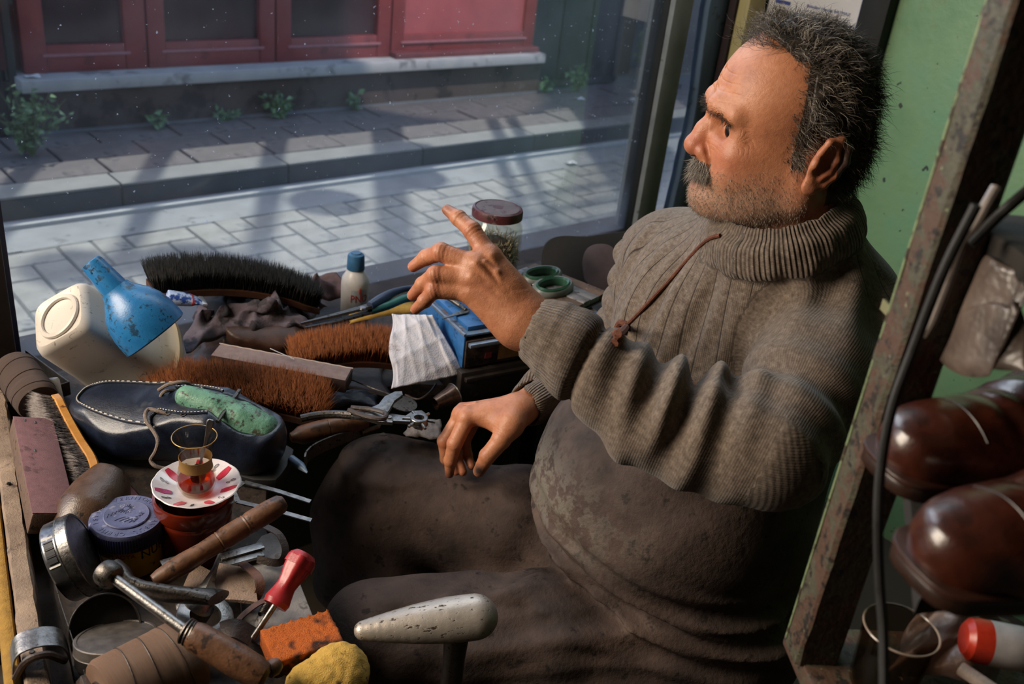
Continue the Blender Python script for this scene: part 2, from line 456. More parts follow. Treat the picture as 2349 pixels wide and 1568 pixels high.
# the shop window
STEEL_G = mat('grey_painted_steel', '7d8182', '969a9a', 0.5, ns=12, bump=0.15, bs=120, spots=[('6d7376', 30, 0.66), ('24282a', 18, 0.66)])
FRAME_BR = mat('brown_frame_wood', '3a2a24', '241a17', 0.65, ns=9, bump=0.25, bs=70, spots=[('0f0c0b', 14, 0.6)])
gl = NT('dusty_pane')
_geo = gl.node('NewGeometry')
_tr = gl.node('BsdfTransparent'); _tr.inputs[0].default_value = (0.93, 0.96, 0.97, 1)
_gs = gl.node('BsdfGlossy'); _gs.inputs['Roughness'].default_value = 0.03
_fr = gl.node('Fresnel'); _fr.inputs['IOR'].default_value = 1.35
_df = gl.node('BsdfTranslucent'); _df.inputs[0].default_value = (0.86, 0.90, 0.98, 1)
_dd = gl.node('BsdfDiffuse'); _dd.inputs[0].default_value = (0.8, 0.83, 0.88, 1)
_dm = gl.node('MixShader'); _dm.inputs[0].default_value = 0.12; gl.link(_df.outputs[0], _dm.inputs[1]); gl.link(_dd.outputs[0], _dm.inputs[2])
_sep = gl.node('SeparateXYZ'); gl.link(gl.obj(), _sep.inputs[0])
_lowz = gl.ramp(gl.math('MULTIPLY_ADD', _sep.outputs[2], 2.0, gl.math('MULTIPLY_ADD', gl.noise(5, 2), 0.5, -1.35)), [(0.05, (0.10,) * 3), (0.45, (0.0,) * 3)])
_spk = gl.ramp(gl.noise(130, 2, 0.5), [(0.735, BLACK), (0.76, (0.55,) * 3)])
_scr = gl.ramp(gl.noise(1, 3, 0.55, gl.scaled(320, 320, 60), 1.2), [(0.74, BLACK), (0.77, (0.35,) * 3)])
_dst = gl.ramp(gl.noise(3.5, 3, 0.7), [(0.35, (0.008,) * 3), (0.75, (0.035,) * 3)])
_amt = gl.math('ADD', gl.math('ADD', _spk, _scr), gl.math('ADD', _dst, _lowz))
_m1 = gl.node('MixShader'); gl.link(gl.math('MULTIPLY', _fr.outputs[0], 0.6), _m1.inputs[0]); gl.link(_tr.outputs[0], _m1.inputs[1]); gl.link(_gs.outputs[0], _m1.inputs[2])
_m2 = gl.node('MixShader'); gl.link(gl.math('MINIMUM', _amt, 0.75), _m2.inputs[0]); gl.link(_m1.outputs[0], _m2.inputs[1]); gl.link(_dm.outputs[0], _m2.inputs[2])
gl.link(_m2.outputs[0], gl.out.inputs[0])
DUSTY = gl.m
win = structure('window_1')
obj('door_jamb', bx(0.14, 0.2665, 1.50, 1.60, 0, 2.22, 0.004), FRAME_BR, win)
obj('frame_post', bx(0.268, 0.335, 1.475, 1.60, 0, 2.22, 0.006), FRAME_BR, win)
obj('frame_edge', bx(0.335, 0.347, 1.50, 1.56, 0.58, 2.22, 0.002), mat('blue_frame_paint', '1f2440', '2c3356', 0.5, ns=20), win)
obj('sill', bx(0.335, 2.07, 1.46, 1.62, 0.565, 0.59, 0.004), FRAME_BR, win)
obj('pane', bx(0.347, 1.803, 1.534, 1.539, 0.588, 2.2), DUSTY, win)
obj('pane', bx(1.865, 1.985, 1.534, 1.539, 0.588, 2.2), DUSTY, win)
obj('mullion', bx(1.800, 1.866, 1.50, 1.575, 0.588, 2.22, 0.003), STEEL_G, win)
obj('glazing_strip', bx(1.797, 1.804, 1.515, 1.56, 0.588, 2.22, 0.001), mat('black_putty', '101312', '1b1e1c', 0.6), win)
obj('crossbar', bx(1.866, 1.94, 1.55, 1.565, 0.935, 0.947, 0.002), DARKWOOD, win)
# weathered blue board beside the mullion
_zz = np.linspace(0.59, 2.2, 60); _jr = np.random.default_rng(3)
_jag = 1.925 + 0.012 * np.sin(_zz * 9) + np.cumsum(_jr.normal(0, 0.0016, 60))
_o = [(1.985, 0.59)] + [(1.985, 2.2)] + [(float(a), float(b)) for a, b in zip(_jag[::-1], _zz[::-1])]
structure('trim_2', xf(prism(_o, 0, 0.03, 0.002), Matrix(((1, 0, 0, 0), (0, 0, 1, 1.49), (0, 1, 0, 0), (0, 0, 0, 1)))),
          mat('weathered_blue_board', '45566a', '5f7488', 0.75, ns=14, aniso=(2, 2, 0.3), bump=0.5, bs=60, spots=[('3b4048', 22, 0.62)]))
structure('trim_3', bx(1.985, 1.996, 1.47, 1.53, 0.59, 2.22, 0.002), mat('dark_red_edge', '1d0f10', '2c181a', 0.7))
structure('trim_4', bx(1.996, 2.062, 1.44, 1.53, 0.0, 2.22, 0.005), mat('olive_frame_paint', 'a8995f', 'b5a873', 0.5, ns=6, bump=0.15, spots=[('6b6a3c', 10, 0.66)]))

# ================================================================== THE STREET
PAVER = mat('grey_concrete_paver', '727371', '8d8e8b', 0.8, ns=9, bump=0.35, bs=120, spots=[('565b60', 6, 0.6)])
SLAB = mat('brown_grey_paving', '4d4a4c', '625d5e', 0.85, ns=6, bump=0.35, bs=90, spots=[('3c3a3c', 7, 0.6)])
KERB = mat('kerb_shade_grey', '34373a', '414446', 0.85, ns=8, bump=0.4, bs=80, spots=[('3d4040', 9, 0.58)])  # darkened to carry the shade on the kerb's road face
BED = mat('dark_joint_sand', '505456', '606466', 0.95, ns=30)
road = structure('road', bx(-3, 9, 1.62, 3.46, -0.1, -0.006), BED)
_pm = {}
for k, (w, h) in enumerate(((0.236, 0.118), (0.118, 0.236))):
    me = mesh_data('paver', box(w - 0.008, h - 0.008, 0.05, 0.004, 1)); me.materials.append(PAVER); _pm[k] = me
cells = []
for iy in range(-1, 16):
    for ix in range(-6, 52):
        t = (ix - iy) % 4
        if t == 0: cells.append((ix * 0.118 + 0.118, 1.62 + iy * 0.118 + 0.059, 0))
        elif t == 3: cells.append((ix * 0.118 + 0.059, 1.62 + iy * 0.118 + 0.118, 1))
def to_px(p):
    v = Vector(p) - CAM; d = v.dot(FWD)
    return (CX + FPX * v.dot(RT) / d, CY - FPX * v.dot(UP) / d, d)
def in_view(p, m=60):
    q = to_px(p); return q[2] > 0.1 and -m < q[0] < 1650 and -m < q[1] < 760
seen = [c for c in cells if c[1] < 3.46 and in_view((c[0], c[1], 0))]
seen.sort(key=lambda c: to_px((c[0], c[1], 0))[2])
for c in seen[:300]:
    o = obj('paver', _pm[c[2]], None, road); o.location = (c[0], c[1], -0.026 + random.uniform(-0.0025, 0.002))
    o.rotation_euler = (random.uniform(-.006, .006), random.uniform(-.006, .006), random.uniform(-.01, .01))
_rest = [mv(box(0.228 if c[2] == 0 else 0.110, 0.110 if c[2] == 0 else 0.228, 0.05, 0.004, 1), c[0], c[1], -0.026) for c in seen[300:] + [c for c in cells if c[1] < 3.4 and not in_view((c[0], c[1], 0)) and c[1] > 1.65 and -0.6 < c[0] < 4.5]]
tag(obj('paving', merge(*_rest), PAVER, road, smooth=False), kind='stuff')
gut = structure('gutter', bx(-3, 9, 3.40, 3.60, -0.1, 0.0, 0.004), mat('smooth_gutter_concrete', '6d7275', '83878a', 0.7, ns=5, bump=0.15, spots=[('5a5e61', 8, 0.6)]))
structure('gutter_lip', bx(-3, 9, 3.60, 3.655, -0.1, 0.016, 0.006), mat('pale_gutter_edge', '8b8f92', '9c9fa0', 0.7, ns=7))
KTOP = mat('kerb_sunlit_grey', '6a6c6c', '7b7c7a', 0.85, ns=8, bump=0.3, bs=80)  # pale copy that carries the sunlight on the kerb top
kerb = structure('kerb', bx(-3, 9, 3.66, 3.74, -0.1, 0.09), KERB)
for i in range(14):
    x0 = -1.6 + i * 0.72
    obj('kerb_stone', bx(x0 + 0.003, x0 + 0.717, 3.655, 3.80, -0.05, 0.093, 0.006), KERB, kerb)
    obj('kerb_lit_cap', bx(x0 + 0.003, x0 + 0.717, 3.657, 3.80, 0.0935, 0.105, 0.004), KTOP, kerb)  # thin slab added so the top looks sunlit
swk = structure('sidewalk', bx(-3, 9, 3.80, 4.6, -0.1, 0.085), BED)
for r in range(3):
    for i in range(24):
        w = 0.36; x0 = -1.4 + i * w + (0.18 if r % 2 else 0.0) + 0.05 * r
        o = obj('paving_slab', box(w - 0.010, 0.19, 0.03, 0.004, 1), SLAB, swk)
        o.location = (x0, 3.90 + r * 0.2, 0.089 + random.uniform(-0.002, 0.003)); o.rotation_euler = (random.uniform(-.008, .008), random.uniform(-.008, .008), 0)
# the low front across the street
base = structure('wall_opposite', bx(1.19, 4.12, 4.40, 4.75, 0.08, 0.30), mat('grimy_base_render', '3d3533', '4a403d', 0.9, ns=5, bump=0.4, bs=60, spots=[('2a2424', 6, 0.56), ('55504a', 9, 0.66)]))
obj('footing', bx(1.19, 4.12, 4.385, 4.42, 0.08, 0.115, 0.004), mat('grey_footing', '50555c', '60656c', 0.8, ns=6), base)
obj('ledge', bx(1.14, 4.09, 4.33, 4.75, 0.298, 0.352, 0.006), mat('pale_stone_ledge', '8a8d92', '9fa0a0', 0.75, ns=6, bump=0.3, bs=70, spots=[('6c6d70', 5, 0.6), ('7d7460', 9, 0.66)]), base)
RED = mat('red_door_paint', '6a2729', '7b3233', 0.45, ns=7, bump=0.1, spots=[('5f2224', 6, 0.62)])
PANE_D = mat('dark_brown_pane', '2b1c20', '3a262a', 0.12, ns=4)
RLINE = mat('pale_door_bead', '7d4c54', '8f5e66', 0.5)
edges = [1.185, 1.72, 2.36, 3.04, 4.075]
for i in range(4):
    a, b = edges[i], edges[i + 1]; lit_pink = i == 3
    t = thing('door_panel', ['red wooden shopfront leaf beside the black gate bars', 'red wooden shopfront leaf, second from the black gate bars',
                             'red wooden shopfront leaf with the bright sun blotches on its stile', 'widest red shopfront leaf with a projecting bottom sill, next to the dark gate'][i], 'door panel',
              (a, 4.44, 0.352), 'red shopfront across the street')
    w = b - a; s = 0.085 if i else 0.10; H = 0.75
    obj('stile', bx(0.004, s, 0, 0.06, 0, H, 0.004), RED, t); obj('stile', bx(w - s, w - 0.004, 0, 0.06, 0, H, 0.004), RED, t)
    br_ = obj('bottom_rail', bx(s, w - s, 0.004, 0.06, 0, 0.115, 0.004), RED, t)
    obj('top_rail', bx(s, w - s, 0.004, 0.06, H - 0.05, H, 0.004), RED, t)
    obj('bead', bx(s - 0.02, w - s + 0.02, -0.008, 0.01, 0.068, 0.08, 0.003), RLINE, br_)
    if lit_pink:
        obj('panel', bx(s, w - s, 0.022, 0.05, 0.115, H - 0.05), mat('pink_lit_door_panel', '9c4c50', '8c4247', 0.5, ns=6), t)  # the light on this leaf is put into the rose colour
        obj('sill_board', bx(0.0, w, -0.06, 0.02, -0.002, 0.03, 0.005), mat('worn_red_sill', '6a3236', '57272b', 0.5, ns=9), t)
    else: obj('pane', bx(s, w - s, 0.035, 0.045, 0.115, H - 0.05), PANE_D, t)
pg = structure('shade_frame')  # unseen frame added to cast the striped shadows on the road
_pw = mat('shade_frame_timber', '4a4038', '5a4e44', 0.8)
obj('shade_parapet', bx(1.0, 4.1, 4.50, 4.70, 0.36, 1.05), RED, pg)  # unseen, its height set for the shade edge on the pavement
for x, w in ((0.88, 0.06), (1.42, 0.07), (1.95, 0.075), (2.49, 0.085), (3.10, 0.15), (3.78, 0.05), (3.92, 0.05), (4.7, 0.6), (5.8, 0.9)):
    obj('post', bx(x - w / 2, x + w / 2, 4.56, 4.62, 0.1, 5.6), _pw, pg)
for z in (3.2, 3.6, 4.0): obj('beam', bx(3.7, 4.7, 4.57, 4.60, z, z + 0.06), _pw, pg)
obj('beam', bx(1.0, 4.9, 4.56, 4.62, 5.5, 5.6), _pw, pg)
for x, z, r in ((1.75, 3.0, 0.16), (2.2, 3.3, 0.2), (2.75, 2.5, 0.17), (3.2, 2.2, 0.18)):
    obj('shade_disc', xf(lathe([(0, -r * 0.4), (r * 0.7, -r * 0.3), (r, 0), (r * 0.7, r * 0.3), (0, r * 0.4)], 12), Matrix.Translation((x, 4.56, z))), _pw, pg)  # unseen discs added to cast round blobs of shadow
structure('sun_blocker', bx(-1.4, 2.4, 1.55, 2.5, 2.42, 2.46), mat('sun_blocker_canvas', '8a8272', '9a917f', 0.9))  # unseen sheet added to keep direct sun off the bench
# dark gate at the end of the red front, and what stands beyond it
gt = thing('metal_gate', 'dark grey-blue sheet gate at the end of the red shopfront', 'gate', (4.11, 4.52, 0.10))
GATE = mat('dark_gate_paint', '23292e', '30363b', 0.6, ns=6, bump=0.15, spots=[('1a1e22', 5, 0.6)])
for i in range(3): obj('sheet', bx(0.012 + i * 0.26, 0.26 + i * 0.26, 0.0, 0.03, 0.03, 1.1, 0.004), GATE, gt)
obj('gate_frame', merge(bx(0, 0.03, -0.01, 0.04, 0, 1.15), bx(0.78, 0.81, -0.01, 0.04, 0, 1.15), bx(0, 0.81, -0.01, 0.04, 0, 0.035)), GATE, gt)
structure('wall_beyond', bx(4.95, 5.32, 4.75, 4.9, 0.08, 1.2), mat('brown_wall_beyond', '3f3530', '554842', 0.8, ns=5))
structure('post_blue', bx(5.34, 5.62, 4.9, 5.0, 0.08, 1.5), mat('blue_paint_beyond', '4e6f93', '5d7fa6', 0.6, ns=5))
structure('wall_far', bx(5.6, 9.5, 7.0, 7.2, 0, 3.5), mat('pale_wall_far', 'c9cdc6', 'dad9cd', 0.8, ns=2, spots=[('8fb0c8', 1.2, 0.6)]))
structure('ground_beyond', bx(-3, 9.5, 4.6, 7.0, 0.0, 0.08), BED)
sgn = thing('shop_sign', 'small red sign far down the street beside the mullion', 'sign', (6.35, 5.6, 0.08))
obj('board', bx(-0.12, 0.12, 0, 0.02, 0.5, 0.9, 0.004), mat('red_sign', 'c2474a', 'd05a58', 0.5), sgn)
obj('pole', bx(-0.015, 0.015, 0.0, 0.02, 0, 0.5), GATE, sgn)
# black bars at the far left
bars = thing('bar_gate', 'black iron bar gate left of the red shopfront', 'gate', (0.88, 4.42, 0.09))
IRON = mat('black_iron', '121416', '1d2022', 0.55, bump=0.2)
for i in range(5): obj('bar', bx(i * 0.06, i * 0.06 + 0.032, 0, 0.03, 0, 1.1, 0.004), IRON, bars)
obj('rail', bx(-0.02, 0.29, 0.005, 0.025, 0.20, 0.24), IRON, bars); obj('rail', bx(-0.02, 0.29, 0.005, 0.025, 0.55, 0.59), IRON, bars)
structure('wall_opposite_left', bx(-2, 1.18, 4.55, 4.75, 0.08, 1.1), mat('dark_wall_left', '25282c', '33363a', 0.8))
# weeds at the foot of the walls
LEAF = NT('weed_leaf'); _c = LEAF.ramp(LEAF.noise(30, 2), [(0.3, hx('3f5c40')), (0.7, hx('6f8f66'))])
LEAF.set(Base_Color=_c, Roughness=0.6, Transmission_Weight=0.0, Subsurface_Weight=0.0)
STEM = mat('weed_stem', '4a5a3a', '5d6a44', 0.7)
def weed(loc, w, h, n, seed, label):
    r = np.random.default_rng(seed); t = thing('weed_plant', label, 'weed', loc, 'weeds along the wall foot')
    st, V, F = [], [], []
    for _ in range(max(4, n // 9)):
        a = r.uniform(0, 2 * math.pi); q = r.uniform(0.2, 1.0)
        tip = np.array([math.cos(a) * w * q, math.sin(a) * w * q * 0.5, h * r.uniform(0.5, 1.0)])
        st.append(tube([(0, 0, 0), tuple(tip * (0.4, 0.4, 0.6)), tuple(tip)], [0.003, 0.0022, 0.001], 4))
        for _ in range(9):
            u = r.uniform(0.25, 1.0); p = tip * np.array([u * (0.5 + 0.5 * u), u * (0.5 + 0.5 * u), u]) + r.normal(0, 0.008, 3); p[2] = max(p[2], 0.003)
            d = r.normal(size=3) * (1, 0.8, 0.6); d /= np.linalg.norm(d); s_ = np.cross(d, r.normal(size=3)); s_ /= np.linalg.norm(s_)
            L = r.uniform(0.02, 0.05); W = L * 0.32; up_ = np.cross(s_, d) * L * 0.15; o = len(V)
            V += [p, p + d * L * 0.45 + s_ * W + up_, p + d * L, p + d * L * 0.45 - s_ * W + up_, p + d * L * 0.5 - up_ * 0.5]
            F += [(o, o + 1, o + 4), (o + 1, o + 2, o + 4), (o + 2, o + 3, o + 4), (o + 3, o, o + 4)]
    obj('stems', merge(*st), STEM, t)
    tag(obj('leaves', ([tuple(v) for v in V], F), LEAF.m, t, smooth=False), kind='stuff')
for k, (px_, py_, yy, w, h, n, lab) in enumerate((
        (75, 375, 4.10, 0.17, 0.30, 220, 'large bushy weed at the foot of the black bar gate'),
        (365, 308, 4.34, 0.10, 0.07, 60, 'low weed below the first red shopfront leaf'),
        (520, 275, 4.36, 0.09, 0.06, 45, 'thin low weed spreading beside the bushier wall weed'),
        (640, 265, 4.34, 0.11, 0.13, 110, 'bushy weed under the middle of the stone ledge'),
        (815, 235, 4.36, 0.06, 0.09, 45, 'small upright weed under the lit end of the ledge'),
        (1250, 200, 4.38, 0.08, 0.08, 50, 'small weed where the ledge ends at the dark gate'),
        (1325, 215, 4.36, 0.14, 0.16, 120, 'weed in front of the dark sheet gate'),
        (1475, 175, 4.55, 0.20, 0.34, 220, 'tall leafy weed seen just left of the steel mullion'),
        (1590, 165, 4.9, 0.30, 0.50, 240, 'tall leafy weed seen between mullion and blue board'))):
    p = at(px_, py_, y=yy); weed((p.x, p.y, 0.10), w, h, n, 20 + k, lab)
LIT = mat('white_litter', 'b9bcc0', 'd0d2d4', 0.8)
for px_, py_, z, lab in ((1330, 228, 0.105, 'white paper scrap on the far pavement'), (1310, 375, 0.004, 'white scrap lying in the road by the gutter'), (1450, 230, 0.105, 'longer pale scrap on the pavement by the weeds'), (75, 182, 0.352, 'white pebble on the end of the stone ledge')):
    p = at(px_, py_, z=z) if z < 0.3 else at(px_, py_, y=4.38)
    o = obj('litter_scrap', gridsurf(lambda u, v: ((u - .5) * 0.06, (v - .5) * 0.04, 0.006 + 0.004 * math.sin(5 * u + 3 * v)), 6, 5, 0.002), LIT); o.location = (p.x, p.y, z if z < 0.3 else 0.354)
    tag(o, lab, 'litter')
# ================================================================== THE COBBLER
A3 = lambda v: np.array(v, float)
def P(px, py, d): return A3(at(px, py, d=d))
person = thing('person', 'seated cobbler in a grey-brown knit sweater and stained apron, one hand raised', 'person', (0.97, 0.62, 0.0))
PO = A3(person.location)
def body_obj(name, vf, m, **kw):
    o = obj(name, (np.asarray(vf[0]) - PO, vf[1]), m, person, **kw); return o
# joints
L_SH, R_SH = A3((1.035, 0.505, 0.965)), A3((1.055, 0.82, 0.925))
L_EL = P(1764, 1026, 0.965); L_WR = P(1205, 742, 1.025)
R_EL = A3((1.14, 0.93, 0.70)); R_WR = A3(at(1190, 940, z=0.695))
NECK = A3((1.04, 0.655, 1.0))
HIP = A3((0.965, 0.60, 0.47)); L_HP, R_HP = A3((0.93, 0.51, 0.465)), A3((0.995, 0.69, 0.465))
L_KN, R_KN = A3((0.565, 0.775, 0.475)), A3((0.728, 1.005, 0.495))
HEAD = A3((0.9986, 0.5993, 1.1523)); HEAD_AZ = math.radians(133)
Hf = A3((math.cos(HEAD_AZ), math.sin(HEAD_AZ), -0.03)); Hf /= np.linalg.norm(Hf)
Hl = np.cross((0, 0, 1), Hf); Hl /= np.linalg.norm(Hl); Hu = np.cross(Hf, Hl)
HM = np.stack([Hf, Hl, Hu])                               # rows: forward, left, up
HS = 0.965
def h2w(v): return HEAD + HS * np.asarray(v) @ HM
def w2h(v): return (np.asarray(v) - HEAD) @ HM.T / HS
# ---------------------------------------------------------------- head
hd = Field((-0.10, -0.11, -0.22), (0.165, 0.11, 0.165), 0.00128)
hd.ell((0.030, 0, 0.052), (0.086, 0.076, 0.086), k=0)
hd.ell((0.058, 0, 0.040), (0.058, 0.064, 0.066), k=0.02)
hd.ell((0.070, 0, -0.012), (0.052, 0.060, 0.072), k=0.02)
hd.cone((0.0, 0, -0.05), (-0.055, 0, -0.21), 0.060, 0.064, k=0.03)
hd.cone((0.03, 0, -0.07), (-0.005, 0, -0.20), 0.046, 0.052, k=0.03)
hd.ell((0.066, 0, -0.070), (0.042, 0.044, 0.022), k=0.02)
for s in (-1, 1):
    hd.chain([(0.114, 0, 0.037), (0.1125, 0.024 * s, 0.041), (0.096, 0.050 * s, 0.036)], [0.011, 0.0135, 0.012], k=0.012)
    hd.chain([(0.109, 0.016 * s, 0.031), (0.106, 0.034 * s, 0.028), (0.088, 0.054 * s, 0.017)], [0.007, 0.0078, 0.007], k=0.009)
    hd.ell((0.083, 0.045 * s, -0.010), (0.024, 0.022, 0.019), k=0.018)
    hd.ell((0.082, 0.043 * s, -0.040), (0.026, 0.020, 0.022), k=0.02)
    hd.cone((0.010, 0.056 * s, -0.046), (0.098, 0.020 * s, -0.072), 0.017, 0.017, k=0.022)
    hd.ell((0.040, 0.052 * s, -0.028), (0.036, 0.020, 0.040), k=0.02)
    hd.ell((0.055, 0.040 * s, -0.070), (0.040, 0.020, 0.020), k=0.02)
    hd.cone((0.006, 0.062 * s, 0.0), (0.010, 0.057 * s, -0.05), 0.012, 0.016, k=0.02)
hd.ell((0.108, 0, -0.071), (0.023, 0.029, 0.023), k=0.018)
hd.ell((0.085, 0, -0.082), (0.036, 0.034, 0.016), k=0.02)
hd.ell((0.094, 0, -0.036), (0.033, 0.033, 0.030), k=0.018)
for s in (-1, 1): hd.ell((0.119, 0.033 * s, 0.017), (0.026, 0.019, 0.0125), k=0.010, op='sub')
hd.chain([(0.111, 0, 0.026), (0.124, 0, 0.006), (0.132, 0, -0.012)], [0.0088, 0.0105, 0.0125], k=0.009)
hd.ell((0.132, 0, -0.014), (0.0138, 0.0145, 0.0125), k=0.006)
for s in (-1, 1):
    hd.ell((0.117, 0.0150 * s, -0.0185), (0.0150, 0.0085, 0.0110), k=0.005)
    hd.ell((0.127, 0.0065 * s, -0.0255), (0.006, 0.0038, 0.004), k=0.003, op='sub')
    hd.chain([(0.121, 0.019 * s, -0.009), (0.114, 0.029 * s, -0.026), (0.100, 0.037 * s, -0.052)], [0.0022, 0.003, 0.0022], k=0.007, op='sub')
    # lids round a narrow opening
    for zz, rr, xx in ((0.0262, 0.0058, 0.1000), (0.0062, 0.0050, 0.0975)):
        hd.chain([(0.0965, 0.018 * s, 0.015), (xx, 0.026 * s, zz), (xx - 0.003, 0.037 * s, zz - 0.001), (0.088, 0.0485 * s, 0.0125)], [0.0030, rr, rr, 0.0030], k=0.0035)
    hd.chain([(0.0965, 0.022 * s, -0.001), (0.091, 0.041 * s, 0.0)], [0.0042, 0.004], k=0.006)          # bag under the eye
    hd.chain([(0.1035, 0.021 * s, -0.003), (0.094, 0.043 * s, -0.002)], [0.0012, 0.0012], k=0.004, op='sub')
    hd.chain([(0.095, 0.047 * s, 0.016), (0.080, 0.060 * s, 0.020)], [0.0012, 0.0008], k=0.003, op='sub')
    hd.chain([(0.095, 0.047 * s, 0.012), (0.080, 0.059 * s, 0.006)], [0.0012, 0.0008], k=0.003, op='sub')
    for q in (-0.006, -0.0005, 0.003): hd.chain([(0.0925, 0.0485 * s, 0.010 + q * 0.5), (0.080, 0.058 * s, 0.000 + q * 2)], [0.0013, 0.0009], k=0.003, op='sub')
    hd.chain([(0.098, 0.030 * s, -0.008), (0.088, 0.047 * s, -0.004)], [0.0012, 0.0008], k=0.003, op='sub')
# mouth
hd.chain([(0.110, -0.024, -0.052), (0.1225, 0, -0.050), (0.110, 0.024, -0.052)], [0.004, 0.0065, 0.004], k=0.006)
hd.chain([(0.109, -0.022, -0.059), (0.1205, 0, -0.0595), (0.109, 0.022, -0.059)], [0.004, 0.0060, 0.004], k=0.005)
hd.chain([(0.110, -0.026, -0.0545), (0.128, 0, -0.0545), (0.110, 0.026, -0.0545)], [0.0012, 0.0018, 0.0012], k=0.003, op='sub')
hd.chain([(0.120, -0.012, -0.0675), (0.122, 0.012, -0.0675)], [0.003, 0.003], k=0.006, op='sub')
# forehead lines and glabella furrows
for zz, dx in ((0.058, 0), (0.069, -0.0012), (0.081, -0.005)):
    hd.chain([(0.096 + dx, -0.042, zz - 0.004), (0.1165 + dx, 0, zz), (0.096 + dx, 0.042, zz - 0.004)], [0.0009, 0.0006, 0.0009], k=0.005, op='sub')
# ears
for s in (-1, 1):
    c = A3((-0.008, 0.079 * s, 0.0)); ax = A3((-0.40, 0.92 * s, 0)); ax /= np.linalg.norm(ax)
    ux = A3((0.92, 0.40 * s, 0.0)); ux /= np.linalg.norm(ux); uz = A3((0, 0, 1.0)); ux, uz = ux * 0.906 + uz * 0.423, uz * 0.906 - ux * 0.423
    E = lambda a, b, o=0.0: c + ux * a + uz * b + ax * o
    hd.ell(c, (0.019, 0.032, 0.0055), np.stack([ux, uz, ax]), k=0.006)
    hd.ell(E(0.004, -0.002, 0.006), (0.0105, 0.017, 0.006), np.stack([ux, uz, ax]), k=0.004, op='sub')
    rim = [E(0.015, 0.008, 0.003), E(0.014, 0.022, 0.004), E(0.003, 0.031, 0.005), E(-0.011, 0.027, 0.006), E(-0.018, 0.012, 0.006), E(-0.017, -0.006, 0.005), E(-0.011, -0.021, 0.004), E(-0.001, -0.031, 0.002)]
    hd.chain(rim, [0.0035, 0.0038, 0.0042, 0.0044, 0.0044, 0.004, 0.004, 0.006], k=0.004)
    hd.chain([E(0.001, 0.022, 0.004), E(-0.008, 0.010, 0.004), E(-0.008, -0.006, 0.004), E(-0.002, -0.018, 0.004)], [0.003, 0.0032, 0.003, 0.003], k=0.004)
    hd.ell(E(0.004, -0.030, 0.001), (0.009, 0.010, 0.0055), np.stack([ux, uz, ax]), k=0.006)
    hd.ell(E(0.014, -0.005, 0.003), (0.004, 0.007, 0.004), np.stack([ux, uz, ax]), k=0.004)
HV, HF = hd.mesh()
del hd
HW = h2w(HV)
# ---------------------------------------------------------------- hands
def hand_field(pts, h=0.0013):
    a = np.min(pts, 0) - 0.03; b = np.max(pts, 0) + 0.03
    return Field(a, b, h)
D = 1.03
LH = dict(index=[P(1124, 592, D - .004), P(1083, 528, D + .004), P(1052, 500, D + .014), P(1026, 481, D + .022)],
          middle=[P(1092, 608, D - .010), P(1012, 578, D - .004), P(978, 590, D + .014), P(948, 611, D + .024)],
          ring=[P(1082, 638, D - .010), P(999, 630, D - .008), P(970, 652, D + .008), P(946, 677, D + .020)],
          little=[P(1080, 670, D - .006), P(996, 666, D - .006), P(974, 690, D + .004), P(953, 709, D + .014)],
          thumb=[P(1160, 660, D + .030), P(1105, 640, D + .055), P(1075, 640, D + .070), P(1050, 645, D + .082)])
LRAD = dict(index=[.0120, .0098, .0086, .0060], middle=[.0118, .0100, .0086, .0062], ring=[.0112, .0096, .0082, .0060], little=[.0102, .0088, .0074, .0056], thumb=[.016, .0125, .011, .008])
D2 = float((R_WR - A3(CAM)) @ A3(FWD))
RH = dict(thumb=[P(1172, 972, D2 - .030), P(1150, 1008, D2 - .038), P(1118, 1046, D2 - .036), P(1099, 1080, D2 - .026)],
          index=[P(1072, 958, D2 - .012), P(1043, 1018, D2 - .020), P(1033, 1056, D2 - .008), P(1031, 1086, D2 + .004)],
          middle=[P(1060, 950, D2 + .012), P(1020, 1012, D2 + .010), P(1024, 1052, D2 + .024), P(1046, 1080, D2 + .030)],
          ring=[P(1072, 952, D2 + .032), P(1040, 1012, D2 + .032), P(1048, 1052, D2 + .036), P(1062, 1082, D2 + .030)],
          little=[P(1092, 958, D2 + .046), P(1066, 1010, D2 + .048), P(1072, 1044, D2 + .046), P(1082, 1068, D2 + .038)])
RRAD = dict(thumb=[.0175, .0140, .0118, .0088], index=[.0130, .0112, .0094, .0066], middle=[.0130, .0108, .0092, .0066], ring=[.0120, .0100, .0086, .0064], little=[.0108, .0090, .0078, .006])
